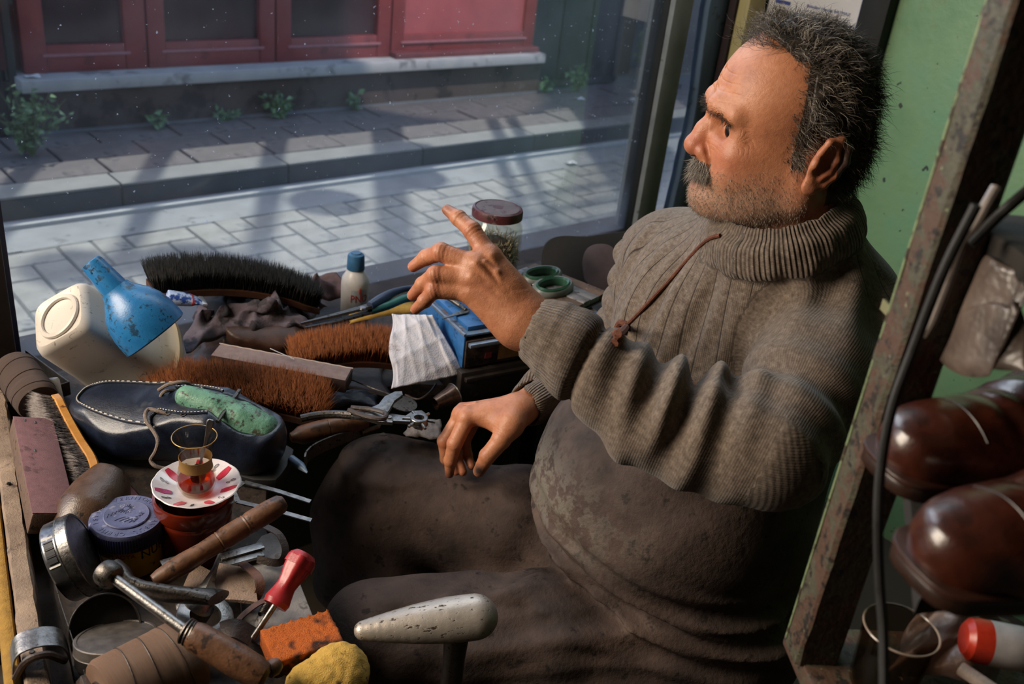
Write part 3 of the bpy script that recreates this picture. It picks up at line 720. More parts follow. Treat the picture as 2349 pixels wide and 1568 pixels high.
def build_hand(J, R, wrist, elbow, back, wr=0.024):
    pts = np.concatenate([np.array(v) for v in J.values()] + [wrist[None], (wrist + (elbow - wrist) * 0.30)[None]])
    f = hand_field(pts)
    fl = (back, 1.35)
    f.cone(wrist + (elbow - wrist) * 0.35, wrist, wr * 1.25, wr * 1.02, k=0.0, flat=(back, 1.15))
    names = ['index', 'middle', 'ring', 'little']
    for i, nme in enumerate(names):
        f.cone(wrist + (J[nme][0] - wrist) * 0.12, J[nme][0], wr * 0.92, R[nme][0] * 1.12, k=0.016, flat=fl)
    for i in range(3):
        a, b = J[names[i]][0], J[names[i + 1]][0]; m0 = (a + b) / 2
        f.cone(wrist + (m0 - wrist) * 0.3, wrist + (m0 - wrist) * 0.86, 0.019, 0.0125, k=0.015, flat=fl)
    f.cone(wrist, J['thumb'][0], wr * 0.8, R['thumb'][0], k=0.016)
    f.cone(J['thumb'][0], (J['index'][0] + wrist) / 2, R['thumb'][0] * 0.9, 0.015, k=0.016)
    f.cone(J['thumb'][0] * 0.45 + J['thumb'][1] * 0.55, J['index'][0] * 0.75 + wrist * 0.25, 0.0085, 0.0095, k=0.014)
    for nme in names + ['thumb']:
        p, r = J[nme], R[nme]
        for i in range(3): f.cone(p[i], p[i + 1], r[i] * (0.94 if i == 0 else 0.97), r[i + 1], k=0.002 if i else 0.006)
        for i in (0, 1, 2):                                   # knuckles
            f.ell(p[i] + back * r[i] * (0.22 if i == 0 else 0.10), [r[i] * (0.95 if i == 0 else 0.96)] * 3, k=0.006 if i == 0 else 0.003)
    for nme in names:                                         # tendons and veins on the back
        a, b = wrist + (J[nme][0] - wrist) * 0.25 + back * wr * 0.70, J[nme][0] + back * R[nme][0] * 1.04
        f.cone(a, b, 0.0024, 0.0038, k=0.005)
    q = lambda t, w, o: wrist + (J['middle'][0] - wrist) * t + (J['index'][0] - J['little'][0]) * w + back * (0.0180 * (1 - t) + 0.0132 * t + o)
    f.chain([q(0.25, 0.25, 0), q(0.5, 0.10, 0), q(0.7, 0.28, 0), q(0.92, 0.20, 0)], [0.0018, 0.002, 0.002, 0.0016], k=0.004)
    f.chain([q(0.5, 0.10, 0), q(0.7, -0.10, 0), q(0.9, -0.22, 0)], [0.002, 0.002, 0.0016], k=0.004)
    # skin creases across the finger joints
    def crease(x, y, z):
        out = np.zeros_like(x)
        for nme in names + ['thumb']:
            p, r = J[nme], R[nme]
            for i in (1, 2):
                t = p[i + 1] - p[i - 1]; t = t / np.linalg.norm(t)
                dx, dy, dz = x - p[i][0], y - p[i][1], z - p[i][2]
                s_ = dx * t[0] + dy * t[1] + dz * t[2]; r2 = dx * dx + dy * dy + dz * dz
                bk = np.clip((dx * back[0] + dy * back[1] + dz * back[2]) / r[i], 0, 1)
                out += 0.0007 * np.cos(s_ * 2 * math.pi / 0.0042) * np.exp(-r2 / (2 * (r[i] * 0.75) ** 2)) * bk
        return out
    f.shift(crease, 0.006)
    return f.mesh()
lb = np.cross(LH['index'][0] - LH['little'][0], LH['middle'][0] - L_WR); lb /= np.linalg.norm(lb)
if lb @ A3(FWD) > 0: lb = -lb
rb = np.cross(RH['index'][0] - RH['little'][0], RH['middle'][0] - R_WR); rb /= np.linalg.norm(rb)
if rb[2] < 0: rb = -rb
lh_m = build_hand(LH, LRAD, L_WR, L_EL, lb, 0.026)
rh_m = build_hand(RH, RRAD, R_WR, R_EL, rb, 0.025)
# ---------------------------------------------------------------- the rest of the body, inside the clothes
bd = Field((0.42, 0.30, 0.02), (1.32, 1.20, 1.10), 0.009)
def trunk(f, g, k=0.05):
    """The torso, grown by g."""
    bel = A3((-0.77, 0.64, 0)); side = A3((0.64, 0.77, 0)); up_ = A3((0, 0, 1)); MB_ = np.stack([bel, side, up_])
    f.ell(HIP + (0.01, 0, 0.04), (0.165 + g, 0.185 + g, 0.15 + g), MB_, k=0)
    f.ell((0.945, 0.640, 0.675), (0.175 + g, 0.180 + g, 0.170 + g), MB_, k=k)
    tf = A3((-0.99, 0.13, 0.0)); MT = np.stack([tf, A3((-0.13, -0.99, 0)), up_])
    f.ell((1.015, 0.650, 0.85), (0.135 + g, 0.178 + g, 0.17 + g), MT, k=k)
    f.ell((1.055, 0.660, 0.93), (0.095 + g, 0.165 + g, 0.075 + g), MT, k=k)
    f.cone(L_SH + (0.01, 0.03, -0.01), R_SH + (0.0, -0.03, 0.0), 0.055 + g, 0.055 + g, k=k)
    f.cone((1.05, 0.655, 0.97), (1.02, 0.64, 1.06), 0.070 + g, 0.056 + g, k=k)
trunk(bd, -0.012)
bd.chain([L_SH, L_EL, L_WR + (L_EL - L_WR) * 0.5 - A3((0, 0, 0.008)), L_WR + (L_EL - L_WR) * 0.2], [0.050, 0.036, 0.028, 0.025], k=0.008)
bd.chain([R_SH, R_EL, R_WR + (R_EL - R_WR) * 0.2], [0.050, 0.038, 0.026], k=0.02)
L_AN, R_AN = A3((0.63, 0.81, 0.07)), A3((0.76, 1.0, 0.07))
for hp, kn, an in ((L_HP, L_KN, L_AN), (R_HP, R_KN, R_AN)): bd.chain([hp, kn, an], [0.085, 0.055, 0.040], k=0.03)
bd_m = bd.mesh(); del bd
# skin
sk = NT('weathered_skin')
_f = sk.noise(28, 3, 0.65); _g = sk.noise(220, 4, 0.6)
_c = sk.ramp(_f, [(0.25, hx('9c6146')), (0.5, hx('b27552')), (0.76, hx('ba8060'))])
_c = sk.mix(sk.ramp(_g, [(0.45, BLACK), (0.75, (0.35,) * 3)]), _c, hx('8a4f3c'))
_c = sk.mix(sk.attr('flush'), _c, hx('a1543f'))
_c = sk.mix(sk.attr('scalp'), _c, hx('2b2622'))
_c = sk.mix(sk.attr('stubble'), _c, hx('8d7a6a'))
_c = sk.mix(sk.attr('grime'), _c, hx('1d1b1d'))
sk.set(Base_Color=_c, Roughness=0.48, Specular_IOR_Level=0.45, Subsurface_Weight=0.0)
_vw = sk.node('TexVoronoi', feature='DISTANCE_TO_EDGE'); _vw.inputs['Scale'].default_value = 520; sk.link(sk.obj(), _vw.inputs['Vector'])
_nb = sk.bump(sk.ramp(_vw.outputs['Distance'], [(0.0, BLACK), (0.25, WHITE)]), 0.14, 0.0005)
_nb = sk.bump(sk.attr('wrinkle'), 0.5, 0.0014, _nb)
sk.set(Normal=sk.bump(sk.noise(75, 3, 0.7), 0.25, 0.003, _nb))
body = body_obj('body', joinq((HW, HF), lh_m, rh_m, bd_m), sk.m, angle=180)
nh, nl, nr = len(HW), len(lh_m[0]), len(rh_m[0]); tot = nh + nl + nr + len(bd_m[0])
def hairmask(v):
    """1 where the scalp carries hair (head coordinates)."""
    x, y, z = v[:, 0], np.abs(v[:, 1]), v[:, 2]
    top = 0.074 - 0.9 * np.clip(0.125 - z, 0, 1) - 0.35 * np.clip(y - 0.02, 0, 1) * (z > 0.09)
    line = np.where(z > 0.105, top, np.minimum(0.030, top + 0.02) * 0 + 0.028)
    m = x < line
    ear = (x > -0.022) & (x < 0.014) & (z < 0.034) & (y > 0.05)
    low = (z < -0.012) & (x > -0.018)
    nape = z < -0.050 - 0.2 * (x + 0.05)
    return m & ~ear & ~low & ~nape & (z > -0.075)
flush = np.zeros(tot); scalp = np.zeros(tot); stub = np.zeros(tot); grime = np.zeros(tot)
hv = HV
blob = lambda c, r: np.exp(-(((hv - A3(c)) / A3(r)) ** 2).sum(1))
flush[:nh] = np.clip(0.8 * blob((0.130, 0, -0.012), (0.018, 0.02, 0.02)) + 0.5 * (blob((0.095, 0.05, -0.012), (0.03, 0.025, 0.02)) + blob((0.095, -0.05, -0.012), (0.03, 0.025, 0.02))) + 0.5 * (blob((-0.008, 0.08, 0), (0.03, 0.02, 0.035))) + 0.9 * blob((0.122, 0, -0.056), (0.014, 0.024, 0.008)), 0, 1)
scalp[:nh] = 0.9 * hairmask(hv)
stub[:nh] = 0.55 * np.clip((blob((0.09, 0.0, -0.075), (0.06, 0.06, 0.03)) * 1.6 + blob((0.05, 0.06, -0.06), (0.05, 0.03, 0.03))), 0, 1)
LP_ = lh_m[0]; RP_ = rh_m[0]
def near(Vv, p, r): return np.clip(1.3 - np.linalg.norm(Vv - p, axis=1) / r, 0, 1)
grime[nh + nl:nh + nl + nr] = np.clip(0.95 * near(RP_, RH['thumb'][3] + A3((-.006, -.006, 0.006)), 0.011) + 0.9 * near(RP_, RH['index'][3], 0.010) + 0.5 * near(RP_, RH['middle'][2], 0.012), 0, 1)
grime[nh:nh + nl] = np.clip(0.45 * near(LP_, LH['index'][3], 0.016), 0, 1)
for nme in ('index', 'middle', 'ring', 'little'):
    for q_, a_ in ((3, .5), (1, .45), (0, .35)): flush[nh:nh + nl] = np.maximum(flush[nh:nh + nl], a_ * near(LP_, LH[nme][q_], 0.012))
    for q_, a_ in ((3, .4), (1, .45), (0, .4)): flush[nh + nl:nh + nl + nr] = np.maximum(flush[nh + nl:nh + nl + nr], a_ * near(RP_, RH[nme][q_], 0.013))
grime[nh:nh + nl] = np.maximum(grime[nh:nh + nl], 0.10)
wr_ = np.zeros(tot)
_fm = np.exp(-((hv[:, 2] - 0.066) / 0.020) ** 4) * np.clip((hv[:, 0] - 0.080) / 0.02, 0, 1) * np.exp(-(hv[:, 1] / 0.048) ** 4)
wr_[:nh] = -_fm * np.exp(-(np.sin(hv[:, 2] * math.pi / 0.0105 + 0.9 * np.sin(hv[:, 1] * 70) + 2 * hv[:, 1] ** 2 * 200) / 0.30) ** 2)
for s in (-1, 1):
    e_ = hv - A3((0.093, 0.047 * s, 0.012)); rr_ = np.sqrt(e_[:, 0] ** 2 + e_[:, 2] ** 2 + (0.5 * e_[:, 1]) ** 2); an_ = np.arctan2(e_[:, 2], -e_[:, 0])
    mk = np.exp(-((rr_ - 0.015) / 0.011) ** 2) * (np.abs(an_) < 1.25) * (hv[:, 1] * s > 0.03); wr_[:nh] -= 0.45 * mk * np.exp(-(np.sin(an_ * 6.5 + 2 * np.sin(rr_ * 300)) / 0.45) ** 2)
    e_ = hv - A3((0.100, 0.034 * s, 0.006)); mk = np.exp(-(e_[:, 1] / 0.016) ** 2) * np.exp(-((e_[:, 2] + 0.008) / 0.008) ** 2) * (hv[:, 0] > 0.08); wr_[:nh] -= 0.7 * mk * np.exp(-(np.sin((e_[:, 2] + 6 * e_[:, 1] ** 2) * math.pi / 0.0052) / 0.4) ** 2)
    e_ = hv - A3((0.085, 0.045 * s, -0.045)); mk = np.exp(-(e_[:, 0] / 0.02) ** 2 - (e_[:, 2] / 0.022) ** 2) * (hv[:, 1] * s > 0.02); wr_[:nh] -= 0.22 * mk * np.exp(-(np.sin((e_[:, 0] - 0.25 * e_[:, 2]) * math.pi / 0.0085) / 0.35) ** 2)
for a_, v_ in (('wrinkle', wr_), ('flush', flush), ('scalp', scalp), ('stubble', stub), ('grime', grime)): add_attr(body, a_, v_)
# finger nails
NAIL = mat('fingernail', 'b58a78', 'a87c6a', 0.3); NAILD = mat('blackened_thumbnail', '2a2a30', '4b4c55', 0.3)
def nail(tip, prev, r, back, m, L=0.011):
    t = tip - prev; t /= np.linalg.norm(t); b = back - t * (back @ t); b /= np.linalg.norm(b)
    M = frame(tip + b * r * 0.86 - t * L * 0.25 - PO, t, b)
    vf = gridsurf(lambda u, v: ((u - 0.5) * L, (v - 0.5) * r * 1.5 * (1 - 0.25 * (2 * u - 1) ** 2), -((v - 0.5) * 2) ** 2 * r * 0.38 + 0.0004), 6, 8, 0.0006)
    obj('fingernail', vf, m, person, M)
for nme in ('index', 'middle', 'ring', 'little'): nail(LH[nme][3], LH[nme][2], LRAD[nme][3], lb + A3((0, 0, 0.5)), NAIL)
nail(RH['thumb'][3], RH['thumb'][2], RRAD['thumb'][3], A3((-0.7, -0.4, 0.75)), NAILD, 0.014); nail(RH['index'][3], RH['index'][2], RRAD['index'][3], A3((-0.9, -0.2, 0.4)), NAILD)
# eyes
EYE = NT('eye_surface'); _s = EYE.node('SeparateXYZ'); EYE.link(EYE.obj(), _s.inputs[0])
_c = EYE.ramp(_s.outputs[0], [(0.0088, hx('5f4c42')), (0.0098, hx('2c1e16')), (0.0114, hx('24170f')), (0.0119, hx('040303'))]); EYE.set(Base_Color=_c, Roughness=0.28, Specular_IOR_Level=0.3)
for s in (-1, 1):
    e = lathe([(0, -0.0125)] + [(0.0125 * math.cos(a), 0.0125 * math.sin(a)) for a in np.linspace(-1.4, 1.4, 15)] + [(0, 0.0125)], 20)
    e = xf(e, Matrix.Rotation(math.radians(90), 4, 'Y'))
    g = A3((0.86, 0.42, -0.06)) @ HM
    o = obj('eye', e, EYE.m, person, frame(h2w((0.0918, 0.0338 * s, 0.0155)) - PO, g, Hu))
# ---------------------------------------------------------------- hair
HAIRM = NT('grey_hair'); _a = HAIRM.attr('tone')
HAIRM.set(Base_Color=HAIRM.ramp(_a, [(0.0, hx('1c1815')), (0.5, hx('4a4138')), (0.8, hx('8b8174')), (1.0, hx('b8b0a4'))]), Roughness=0.45, Specular_IOR_Level=0.4)
hf = Field((-0.12, -0.11, -0.09), (0.13, 0.11, 0.19), 0.0025)
hf.ell((0.028, 0, 0.055), (0.092, 0.081, 0.089), k=0)
hf.ell((0.052, 0, 0.080), (0.045, 0.055, 0.058), k=0.02)
hf.cone((0.0, 0, 0.0), (0.002, 0, -0.055), 0.069, 0.053, k=0.02)
def cut(x, y, z):
    ya = np.abs(y)
    d1 = 0.45 * np.where(z > 0.095, x - (0.068 - 1.6 * np.clip(0.128 - z, 0, 1) - 0.3 * np.clip(ya - 0.02, 0, 1)), x - 0.010)
    d2 = np.where((x > -0.024), 0.034 - z, -1.0) ; d2 = np.where((x > 0.012), -0.012 - z, d2)
    d3 = -0.052 - 0.2 * (x + 0.05) - z
    return np.maximum(np.maximum(d1, d2), d3)
hf.shift(lambda x, y, z: 0.0022 * np.sin(x * 190 + 3 * np.sin(z * 70)) * np.sin(z * 150 + y * 120) + 0.0015 * np.sin(y * 260 + x * 90), 0.02)
sl, g = hf.grid(hf.lo, hf.lo + hf.h * (hf.n - 1)); hf.F = np.maximum(hf.F, cut(*np.broadcast_arrays(*g)).astype(np.float32) * 0.3 - 0.0015)
SV, SF = relax(hf.mesh(), 2)
hair = body_obj('hair', (h2w(SV), SF), HAIRM.m, angle=180); add_attr(hair, 'tone', 0.10 + 0.10 * rng.random(len(SV)))
hr = np.random.default_rng(11)
def strands(roots, dirs, length, r, curl, tone, name, segs=4, sag=0.0, wave=0.0):
    """Hair drawn as thin bent spikes; head coordinates in, one mesh out."""
    N = len(roots); dirs = dirs / (np.linalg.norm(dirs, axis=1, keepdims=True) + 1e-9)
    L = length * hr.uniform(0.6, 1.15, N)[:, None]; off = hr.normal(size=(N, 3)) * curl
    a = np.cross(dirs, [0.31, 0.47, 0.83]); a /= np.linalg.norm(a, axis=1, keepdims=True) + 1e-9; b = np.cross(dirs, a)
    ph = hr.uniform(0, 6.28, N)[:, None]; rings = []
    for k in range(segs + 1):
        t = k / segs
        c = roots + dirs * L * t + off * L * t * t + A3((0, 0, -sag)) * L * t * t + wave * L * (a * np.sin(ph + 5 * t) - a * np.sin(ph) + b * np.cos(ph + 5 * t) - b * np.cos(ph))
        if k == segs: rings.append(c[:, None])
        else: rings.append(np.stack([c + r * (1 - 0.7 * t) * (a * math.cos(2.0944 * i) + b * math.sin(2.0944 * i)) for i in range(3)], 1))
    V = np.concatenate(rings, 1); per = V.shape[1]; base = (np.arange(N) * per)[:, None]; F = []
    for k in range(segs):
        for i in range(3):
            j = (i + 1) % 3
            if k < segs - 1: F.append(np.concatenate([base + 3 * k + i, base + 3 * k + j, base + 3 * k + 3 + j, base + 3 * k + 3 + i], 1))
            else: F.append(np.concatenate([base + 3 * k + i, base + 3 * k + j, base + per - 1, base + per - 1], 1))
    o = body_obj(name, (h2w(V.reshape(-1, 3)), np.concatenate(F)), HAIRM.m, angle=180)
    add_attr(o, 'tone', np.repeat(tone, per)); o['kind'] = 'stuff'; return o
def pick(V, w, n):
    i = hr.choice(len(V), n, p=w / w.sum()); return V[i] + hr.normal(0, 0.0006, (n, 3)), i
def normals(V, F):
    n = np.cross(V[F[:, 2]] - V[F[:, 0]], V[F[:, 3]] - V[F[:, 1]]); N = np.zeros_like(V)
    for c in range(4):
        for ax in range(3): N[:, ax] += np.bincount(F[:, c], n[:, ax], len(V))
    return N / (np.linalg.norm(N, axis=1, keepdims=True) + 1e-12)
SN = normals(SV, SF); outer = ((SV - A3((0.03, 0, 0.04))) * SN).sum(1) > 0.03
r_, i_ = pick(SV, outer.astype(float), 11000)
flow = np.stack([-0.8 * np.ones(len(r_)), 0.25 * np.sign(r_[:, 1]), np.where(r_[:, 2] > 0.09, 0.1, -0.75)], 1)
front = r_[:, 0] > 0.05; flow[front] = A3((0.5, 0.0, 0.4)) + 0.0 * flow[front]
# whorls: neighbouring strands bend together
cl = np.stack([np.sin(r_ @ A3(k_) + p_) for k_, p_ in (((160, 70, 90), 0), ((80, 150, -110), 1.3), ((-120, 90, 140), 2.1))], 1)
tn = np.clip(hr.beta(1.3, 2.2, len(r_)) + 0.25 * (r_[:, 0] > -0.02) - 0.05, 0, 1)
strands(r_ - SN[i_] * 0.002, SN[i_] * 0.30 + flow * 0.7 + cl * 0.5, 0.019, 0.00036, 0.30, tn, 'hair_strands', 5, 0.2, 0.16)
HN = normals(HV, HF)
wt = (hairmask(HV) & (HV[:, 0] > -0.012)).astype(float)
r_, i_ = pick(HV, wt, 3600); cl = np.stack([np.sin(r_ @ A3(k_) + p_) for k_, p_ in (((160, 70, 90), 0), ((80, 150, -110), 1.3), ((-120, 90, 140), 2.1))], 1)
fl_ = np.stack([-0.75 * np.ones(3600), 0.0 * r_[:, 1], np.where(r_[:, 2] > 0.10, 0.0, -0.6)], 1)
strands(r_, HN[i_] * 0.42 + fl_ + cl * 0.45 + hr.normal(0, .12, (3600, 3)), 0.017, 0.00032, 0.3, np.clip(hr.beta(1.5, 2.0, 3600) + 0.1, 0, 1), 'hair_strands', 5, 0.2, 0.16)
wt = ((HV[:, 0] > 0.026) & (HV[:, 0] < 0.044) & (HV[:, 2] > -0.005) & (HV[:, 2] < 0.118) & (np.abs(HV[:, 1]) > 0.03)).astype(float) * np.clip((0.044 - HV[:, 0]) / 0.018, 0, 1) ** 2
r_, i_ = pick(HV, wt, 700); strands(r_, HN[i_] * 0.35 + A3((-0.7, 0, -0.5)) + hr.normal(0, .3, (700, 3)), 0.013, 0.00024, 0.3, hr.uniform(.2, .8, 700), 'hair_strands', 5, 0.2, 0.16)
wt = ((HV[:, 0] > 0.045) & (HV[:, 0] < 0.090) & (HV[:, 2] > 0.112) & (np.abs(HV[:, 1]) < 0.05)).astype(float)
r_, i_ = pick(HV, wt, 500); strands(r_, HN[i_] * 0.7 + A3((0.5, 0.1, 0.5)) + hr.normal(0, .35, (500, 3)), 0.026, 0.00026, 0.5, hr.uniform(.1, .8, 500), 'hair_strands', 6, 0.3, 0.28)
wt = ((HV[:, 0] > 0.100) & (HV[:, 2] < -0.028) & (HV[:, 2] > -0.046) & (np.abs(HV[:, 1]) < 0.036) & (HN[:, 0] > 0.0)).astype(float)
r_, i_ = pick(HV, wt, 2600); strands(r_, HN[i_] * 0.55 + np.stack([0 * r_[:, 0], 1.1 * np.sign(r_[:, 1]) * np.clip(np.abs(r_[:, 1]) / 0.02, 0, 1), -1.0 + 0 * r_[:, 0]], 1) + hr.normal(0, .15, (2600, 3)), 0.015, 0.00030, 0.25, 0.40 + 0.60 * hr.beta(2, 1.4, 2600), 'moustache', 4, 0.15)
for s in (-1, 1):
    t = hr.random(900); c0 = np.stack([0.1235 - 0.022 * t ** 1.6, s * (0.012 + 0.040 * t), 0.037 + 0.004 * np.sin(t * 2.4) - 0.010 * t * t], 1) + hr.normal(0, 0.0022, (900, 3)) * (0.4, 0.6, 1)
    strands(c0, np.stack([0.55 - 0.5 * t, s * (0.35 + 0.6 * t), 0.15 - 0.2 * t], 1) + hr.normal(0, .2, (900, 3)), 0.011, 0.00030, 0.3, hr.beta(1.2, 3.2, 900) * 0.7, 'eyebrow', 4, 0.3)
wt = (stub[:nh] > 0.08) * stub[:nh] * (HV[:, 2] > -0.10) * (HV[:, 0] > 0.0) * (~((np.abs(HV[:, 2] + 0.056) < 0.007) & (np.abs(HV[:, 1]) < 0.022)))
r_, i_ = pick(HV, wt, 4200); strands(r_, HN[i_] * 0.6 + A3((0.1, 0, -0.7)) + hr.normal(0, .25, (4200, 3)), 0.0042, 0.00020, 0.2, hr.uniform(.55, 1, 4200), 'stubble', 2)
# ---------------------------------------------------------------- sweater
ca = P(1806, 572, 1.165); cb = ca + A3((-0.020, 0.012, 0.06)); cz = (cb - ca) / np.linalg.norm(cb - ca); cx = np.cross((0, 1, 0), cz); cx /= np.linalg.norm(cx); cy = np.cross(cz, cx)
sw = Field((0.50, 0.28, 0.56), (1.34, 1.12, 1.16), 0.0038)
trunk(sw, 0.008)
sw.half((0, 0, 0.785), (0, 0, -1))
sw.cone(ca - cz * 0.05, ca + cz * 0.01, 0.10, 0.085, k=0.05)
ft = np.linspace(0, 1, 6)
ls_p = [L_WR + (L_EL - L_WR) * t for t in (0.10, 0.22, 0.34, 0.55, 0.78, 1.0)]
for i_, q_ in ((1, 0.004), (2, 0.014), (3, 0.028), (4, 0.020), (5, 0.002)): ls_p[i_] = ls_p[i_] - A3((0, 0, q_))
sw.chain(ls_p[:3], [0.0385, 0.0405, 0.043], k=0.012)
sw.chain(ls_p[2:], [0.046, 0.055, 0.058, 0.053], k=0.02)
sw.chain([L_EL, (L_EL + L_SH) / 2 + (0, 0, -0.008), L_SH + (0.0, 0.01, -0.012)], [0.055, 0.066, 0.072], k=0.035)
rs_p = [R_WR + (R_EL - R_WR) * t for t in (0.10, 0.28, 0.6, 1.0)]
sw.chain(rs_p, [0.035, 0.038, 0.048, 0.052], k=0.02)
sw.chain([R_EL, R_SH + (0, 0, -0.01)], [0.054, 0.064], k=0.03)
# collar
for zz, rr, tr in ((0.018, 0.080, 0.011), (0.028, 0.078, 0.011), (0.039, 0.0765, 0.010)):
    ring = [ca + cz * zz + (cx * math.cos(a) * rr * 1.04 + cy * math.sin(a) * rr * 0.98) for a in np.linspace(0, 2 * math.pi, 25)]
    sw.chain(ring, [tr] * 25, k=0.008)
def along(x, y, z, a, b):
    ab = b - a; L = np.linalg.norm(ab); ab = ab / L
    dx, dy, dz = x - a[0], y - a[1], z - a[2]; s = dx * ab[0] + dy * ab[1] + dz * ab[2]
    rx, ry, rz = dx - s * ab[0], dy - s * ab[1], dz - s * ab[2]
    return s, L, np.sqrt(rx * rx + ry * ry + rz * rz), (rx, ry, rz)
def bell(q, c, w): return np.exp(-((q - c) / w) ** 2)
def sweater_folds(x, y, z):
    s, L, r, (rx, ry, rz) = along(x, y, z, L_WR, L_EL)
    onarm = np.clip((0.10 - r) / 0.02, 0, 1) * (s > 0) * (s < L + 0.05)
    topside = np.clip(0.5 + rz / (r + 1e-6), 0, 1); low = np.clip(0.5 - rz / (r + 1e-6), 0, 1)
    w = 0.010 * np.sin((s - 0.02) * 2 * math.pi / 0.040 + 1.4 * rz / 0.05 + 1.3 * np.sin(ry * 35)) * bell(s, 0.175, 0.062) * np.clip(0.25 + topside, 0, 1.1)
    w += 0.0035 * np.sin(s * 2 * math.pi / 0.055 + ry * 60) * bell(s, 0.20, 0.08) * low
    w += 0.009 * bell(s, 0.079, 0.005)                                        # groove under the turned cuff
    w -= 0.004 * bell(s, 0.056, 0.018) + 0.003 * bell(s, 0.034, 0.006)
    out = w * onarm
    s, L, r, (rx, ry, rz) = along(x, y, z, L_EL, L_SH)
    on2 = np.clip((0.115 - r) / 0.03, 0, 1) * (s > -0.02) * (s < L)
    out += on2 * (0.006 * np.sin(s * 2 * math.pi / 0.065 + rz * 40 + rx * 30) * bell(s, 0.05, 0.07) + 0.004 * np.sin((rx - ry) * 90 + s * 20) * bell(s, 0.22, 0.08))
    # the chest hangs in soft ridges from the shoulders, with pulls towards the raised arm
    ch = np.clip((1.05 - x) / 0.08, 0, 1) * np.clip((z - 0.66) / 0.06, 0, 1) * np.clip((1.02 - z) / 0.05, 0, 1) * (1 - onarm) * (1 - on2)
    q = (y - 0.65) + 0.35 * (z - 0.85)
    out += ch * (0.0040 * np.sin(q * 2 * math.pi / 0.075 + 2.2 * np.sin(z * 16)) + 0.0022 * np.sin(q * 2 * math.pi / 0.034 + 3 * np.sin(z * 22 + 1)))
    s, L, r, (rx, ry, rz) = along(x, y, z, R_EL, R_SH)
    out += np.clip((0.10 - r) / 0.03, 0, 1) * 0.005 * np.sin(s * 2 * math.pi / 0.06 + 40 * rx) * (s > 0) * (s < L)
    return out
sw.shift(sweater_folds, 0.03)
sw.cone(L_WR + (L_EL - L_WR) * -0.2, L_WR + (L_EL - L_WR) * 0.17, 0.0315, 0.0305, k=0.004, op='sub')
sw.cone(R_WR + (R_EL - R_WR) * -0.2, R_WR + (R_EL - R_WR) * 0.17, 0.028, 0.0275, k=0.004, op='sub')
sw.cone(ca + cz * 0.01, cb + cz * 0.10, 0.062, 0.066, k=0.004, op='sub')
WV, WF = relax(sw.mesh(), 1); del sw
kn = NT('marled_knit')
_u, _v, _rib, _band = kn.attr('ku'), kn.attr('kv'), kn.attr('rib'), kn.attr('band')
_n = kn.noise(160, 4, 0.7); _n2 = kn.noise(9, 4, 0.6); _n3 = kn.noise(500, 2, 0.6)
_c = kn.ramp(_n, [(0.3, hx('4b4036')), (0.55, hx('6d6054')), (0.8, hx('8b7d70'))])
_c = kn.mix(kn.ramp(_n2, [(0.3, BLACK), (0.75, (0.35,) * 3)]), _c, hx('544a45'))
_c = kn.mix(kn.math('MULTIPLY', _band, 0.75), _c, hx('2f2824'))
_fine = kn.math('SINE', kn.math('MULTIPLY', _u, 2 * math.pi / 0.0027)); _row = kn.math('SINE', kn.math('MULTIPLY', _v, 2 * math.pi / 0.0026))
_h = kn.math('ADD', kn.math('MULTIPLY', _fine, 0.5), kn.math('MULTIPLY', _row, 0.35))
_ribw = kn.math('MULTIPLY', _rib, kn.math('POWER', kn.math('ABSOLUTE', kn.math('SINE', kn.math('MULTIPLY', _u, math.pi / 0.030))), 0.25))
_ribc = kn.math('MULTIPLY', kn.attr('cuff'), kn.math('SINE', kn.math('MULTIPLY', _u, 2 * math.pi / 0.0050)))
_c = kn.mix(kn.math('MULTIPLY', _rib, kn.math('SUBTRACT', 1.0, kn.math('MINIMUM', kn.math('MULTIPLY', kn.math('ABSOLUTE', kn.math('SINE', kn.math('MULTIPLY', _u, math.pi / 0.030))), 7.0), 1.0))), _c, hx('221c19'))
_nn = kn.bump(kn.math('ADD', _h, kn.math('MULTIPLY', _n3, 1.2)), 0.26, 0.0010)
_nn = kn.bump(kn.math('ADD', kn.math('MULTIPLY', _ribc, 0.6), _ribw), 0.7, 0.0020, _nn)
kn.set(Base_Color=_c, Roughness=0.9, Specular_IOR_Level=0.2, Sheen_Weight=0.15, Sheen_Roughness=0.5, Normal=_nn)
sweater = body_obj('sweater', (WV, WF), kn.m, angle=180)
x, y, z = WV[:, 0], WV[:, 1], WV[:, 2]
def axis_uv(a, b, refv):
    ab = (b - a) / np.linalg.norm(b - a); e1 = refv - ab * (refv @ ab); e1 /= np.linalg.norm(e1); e2 = np.cross(ab, e1); q = WV - a
    s = q @ ab; rr = np.linalg.norm(q - s[:, None] * ab, axis=1); return s, np.arctan2(q @ e2, q @ e1), rr
s1, a1, r1 = axis_uv(L_WR, L_EL, A3((0, 0, 1))); s2, a2, r2_ = axis_uv(L_EL, L_SH, A3((0, 0, 1))); s3, a3, r3 = axis_uv(R_WR, R_EL, A3((0, 0, 1))); s4, a4, r4 = axis_uv(R_EL, R_SH, A3((0, 0, 1)))
sT, aT, rT = axis_uv(A3((0.99, 0.645, 0.6)), A3((1.02, 0.65, 0.95)), A3((-1, 0.1, 0)))
L1 = np.linalg.norm(L_EL - L_WR); L2_ = np.linalg.norm(L_SH - L_EL); L3 = np.linalg.norm(R_EL - R_WR); L4 = np.linalg.norm(R_SH - R_EL)
ku, kv = aT * 0.16 + 0.02 * np.sin(z * 20) * 0.35, z.copy(); part = np.zeros(len(WV))
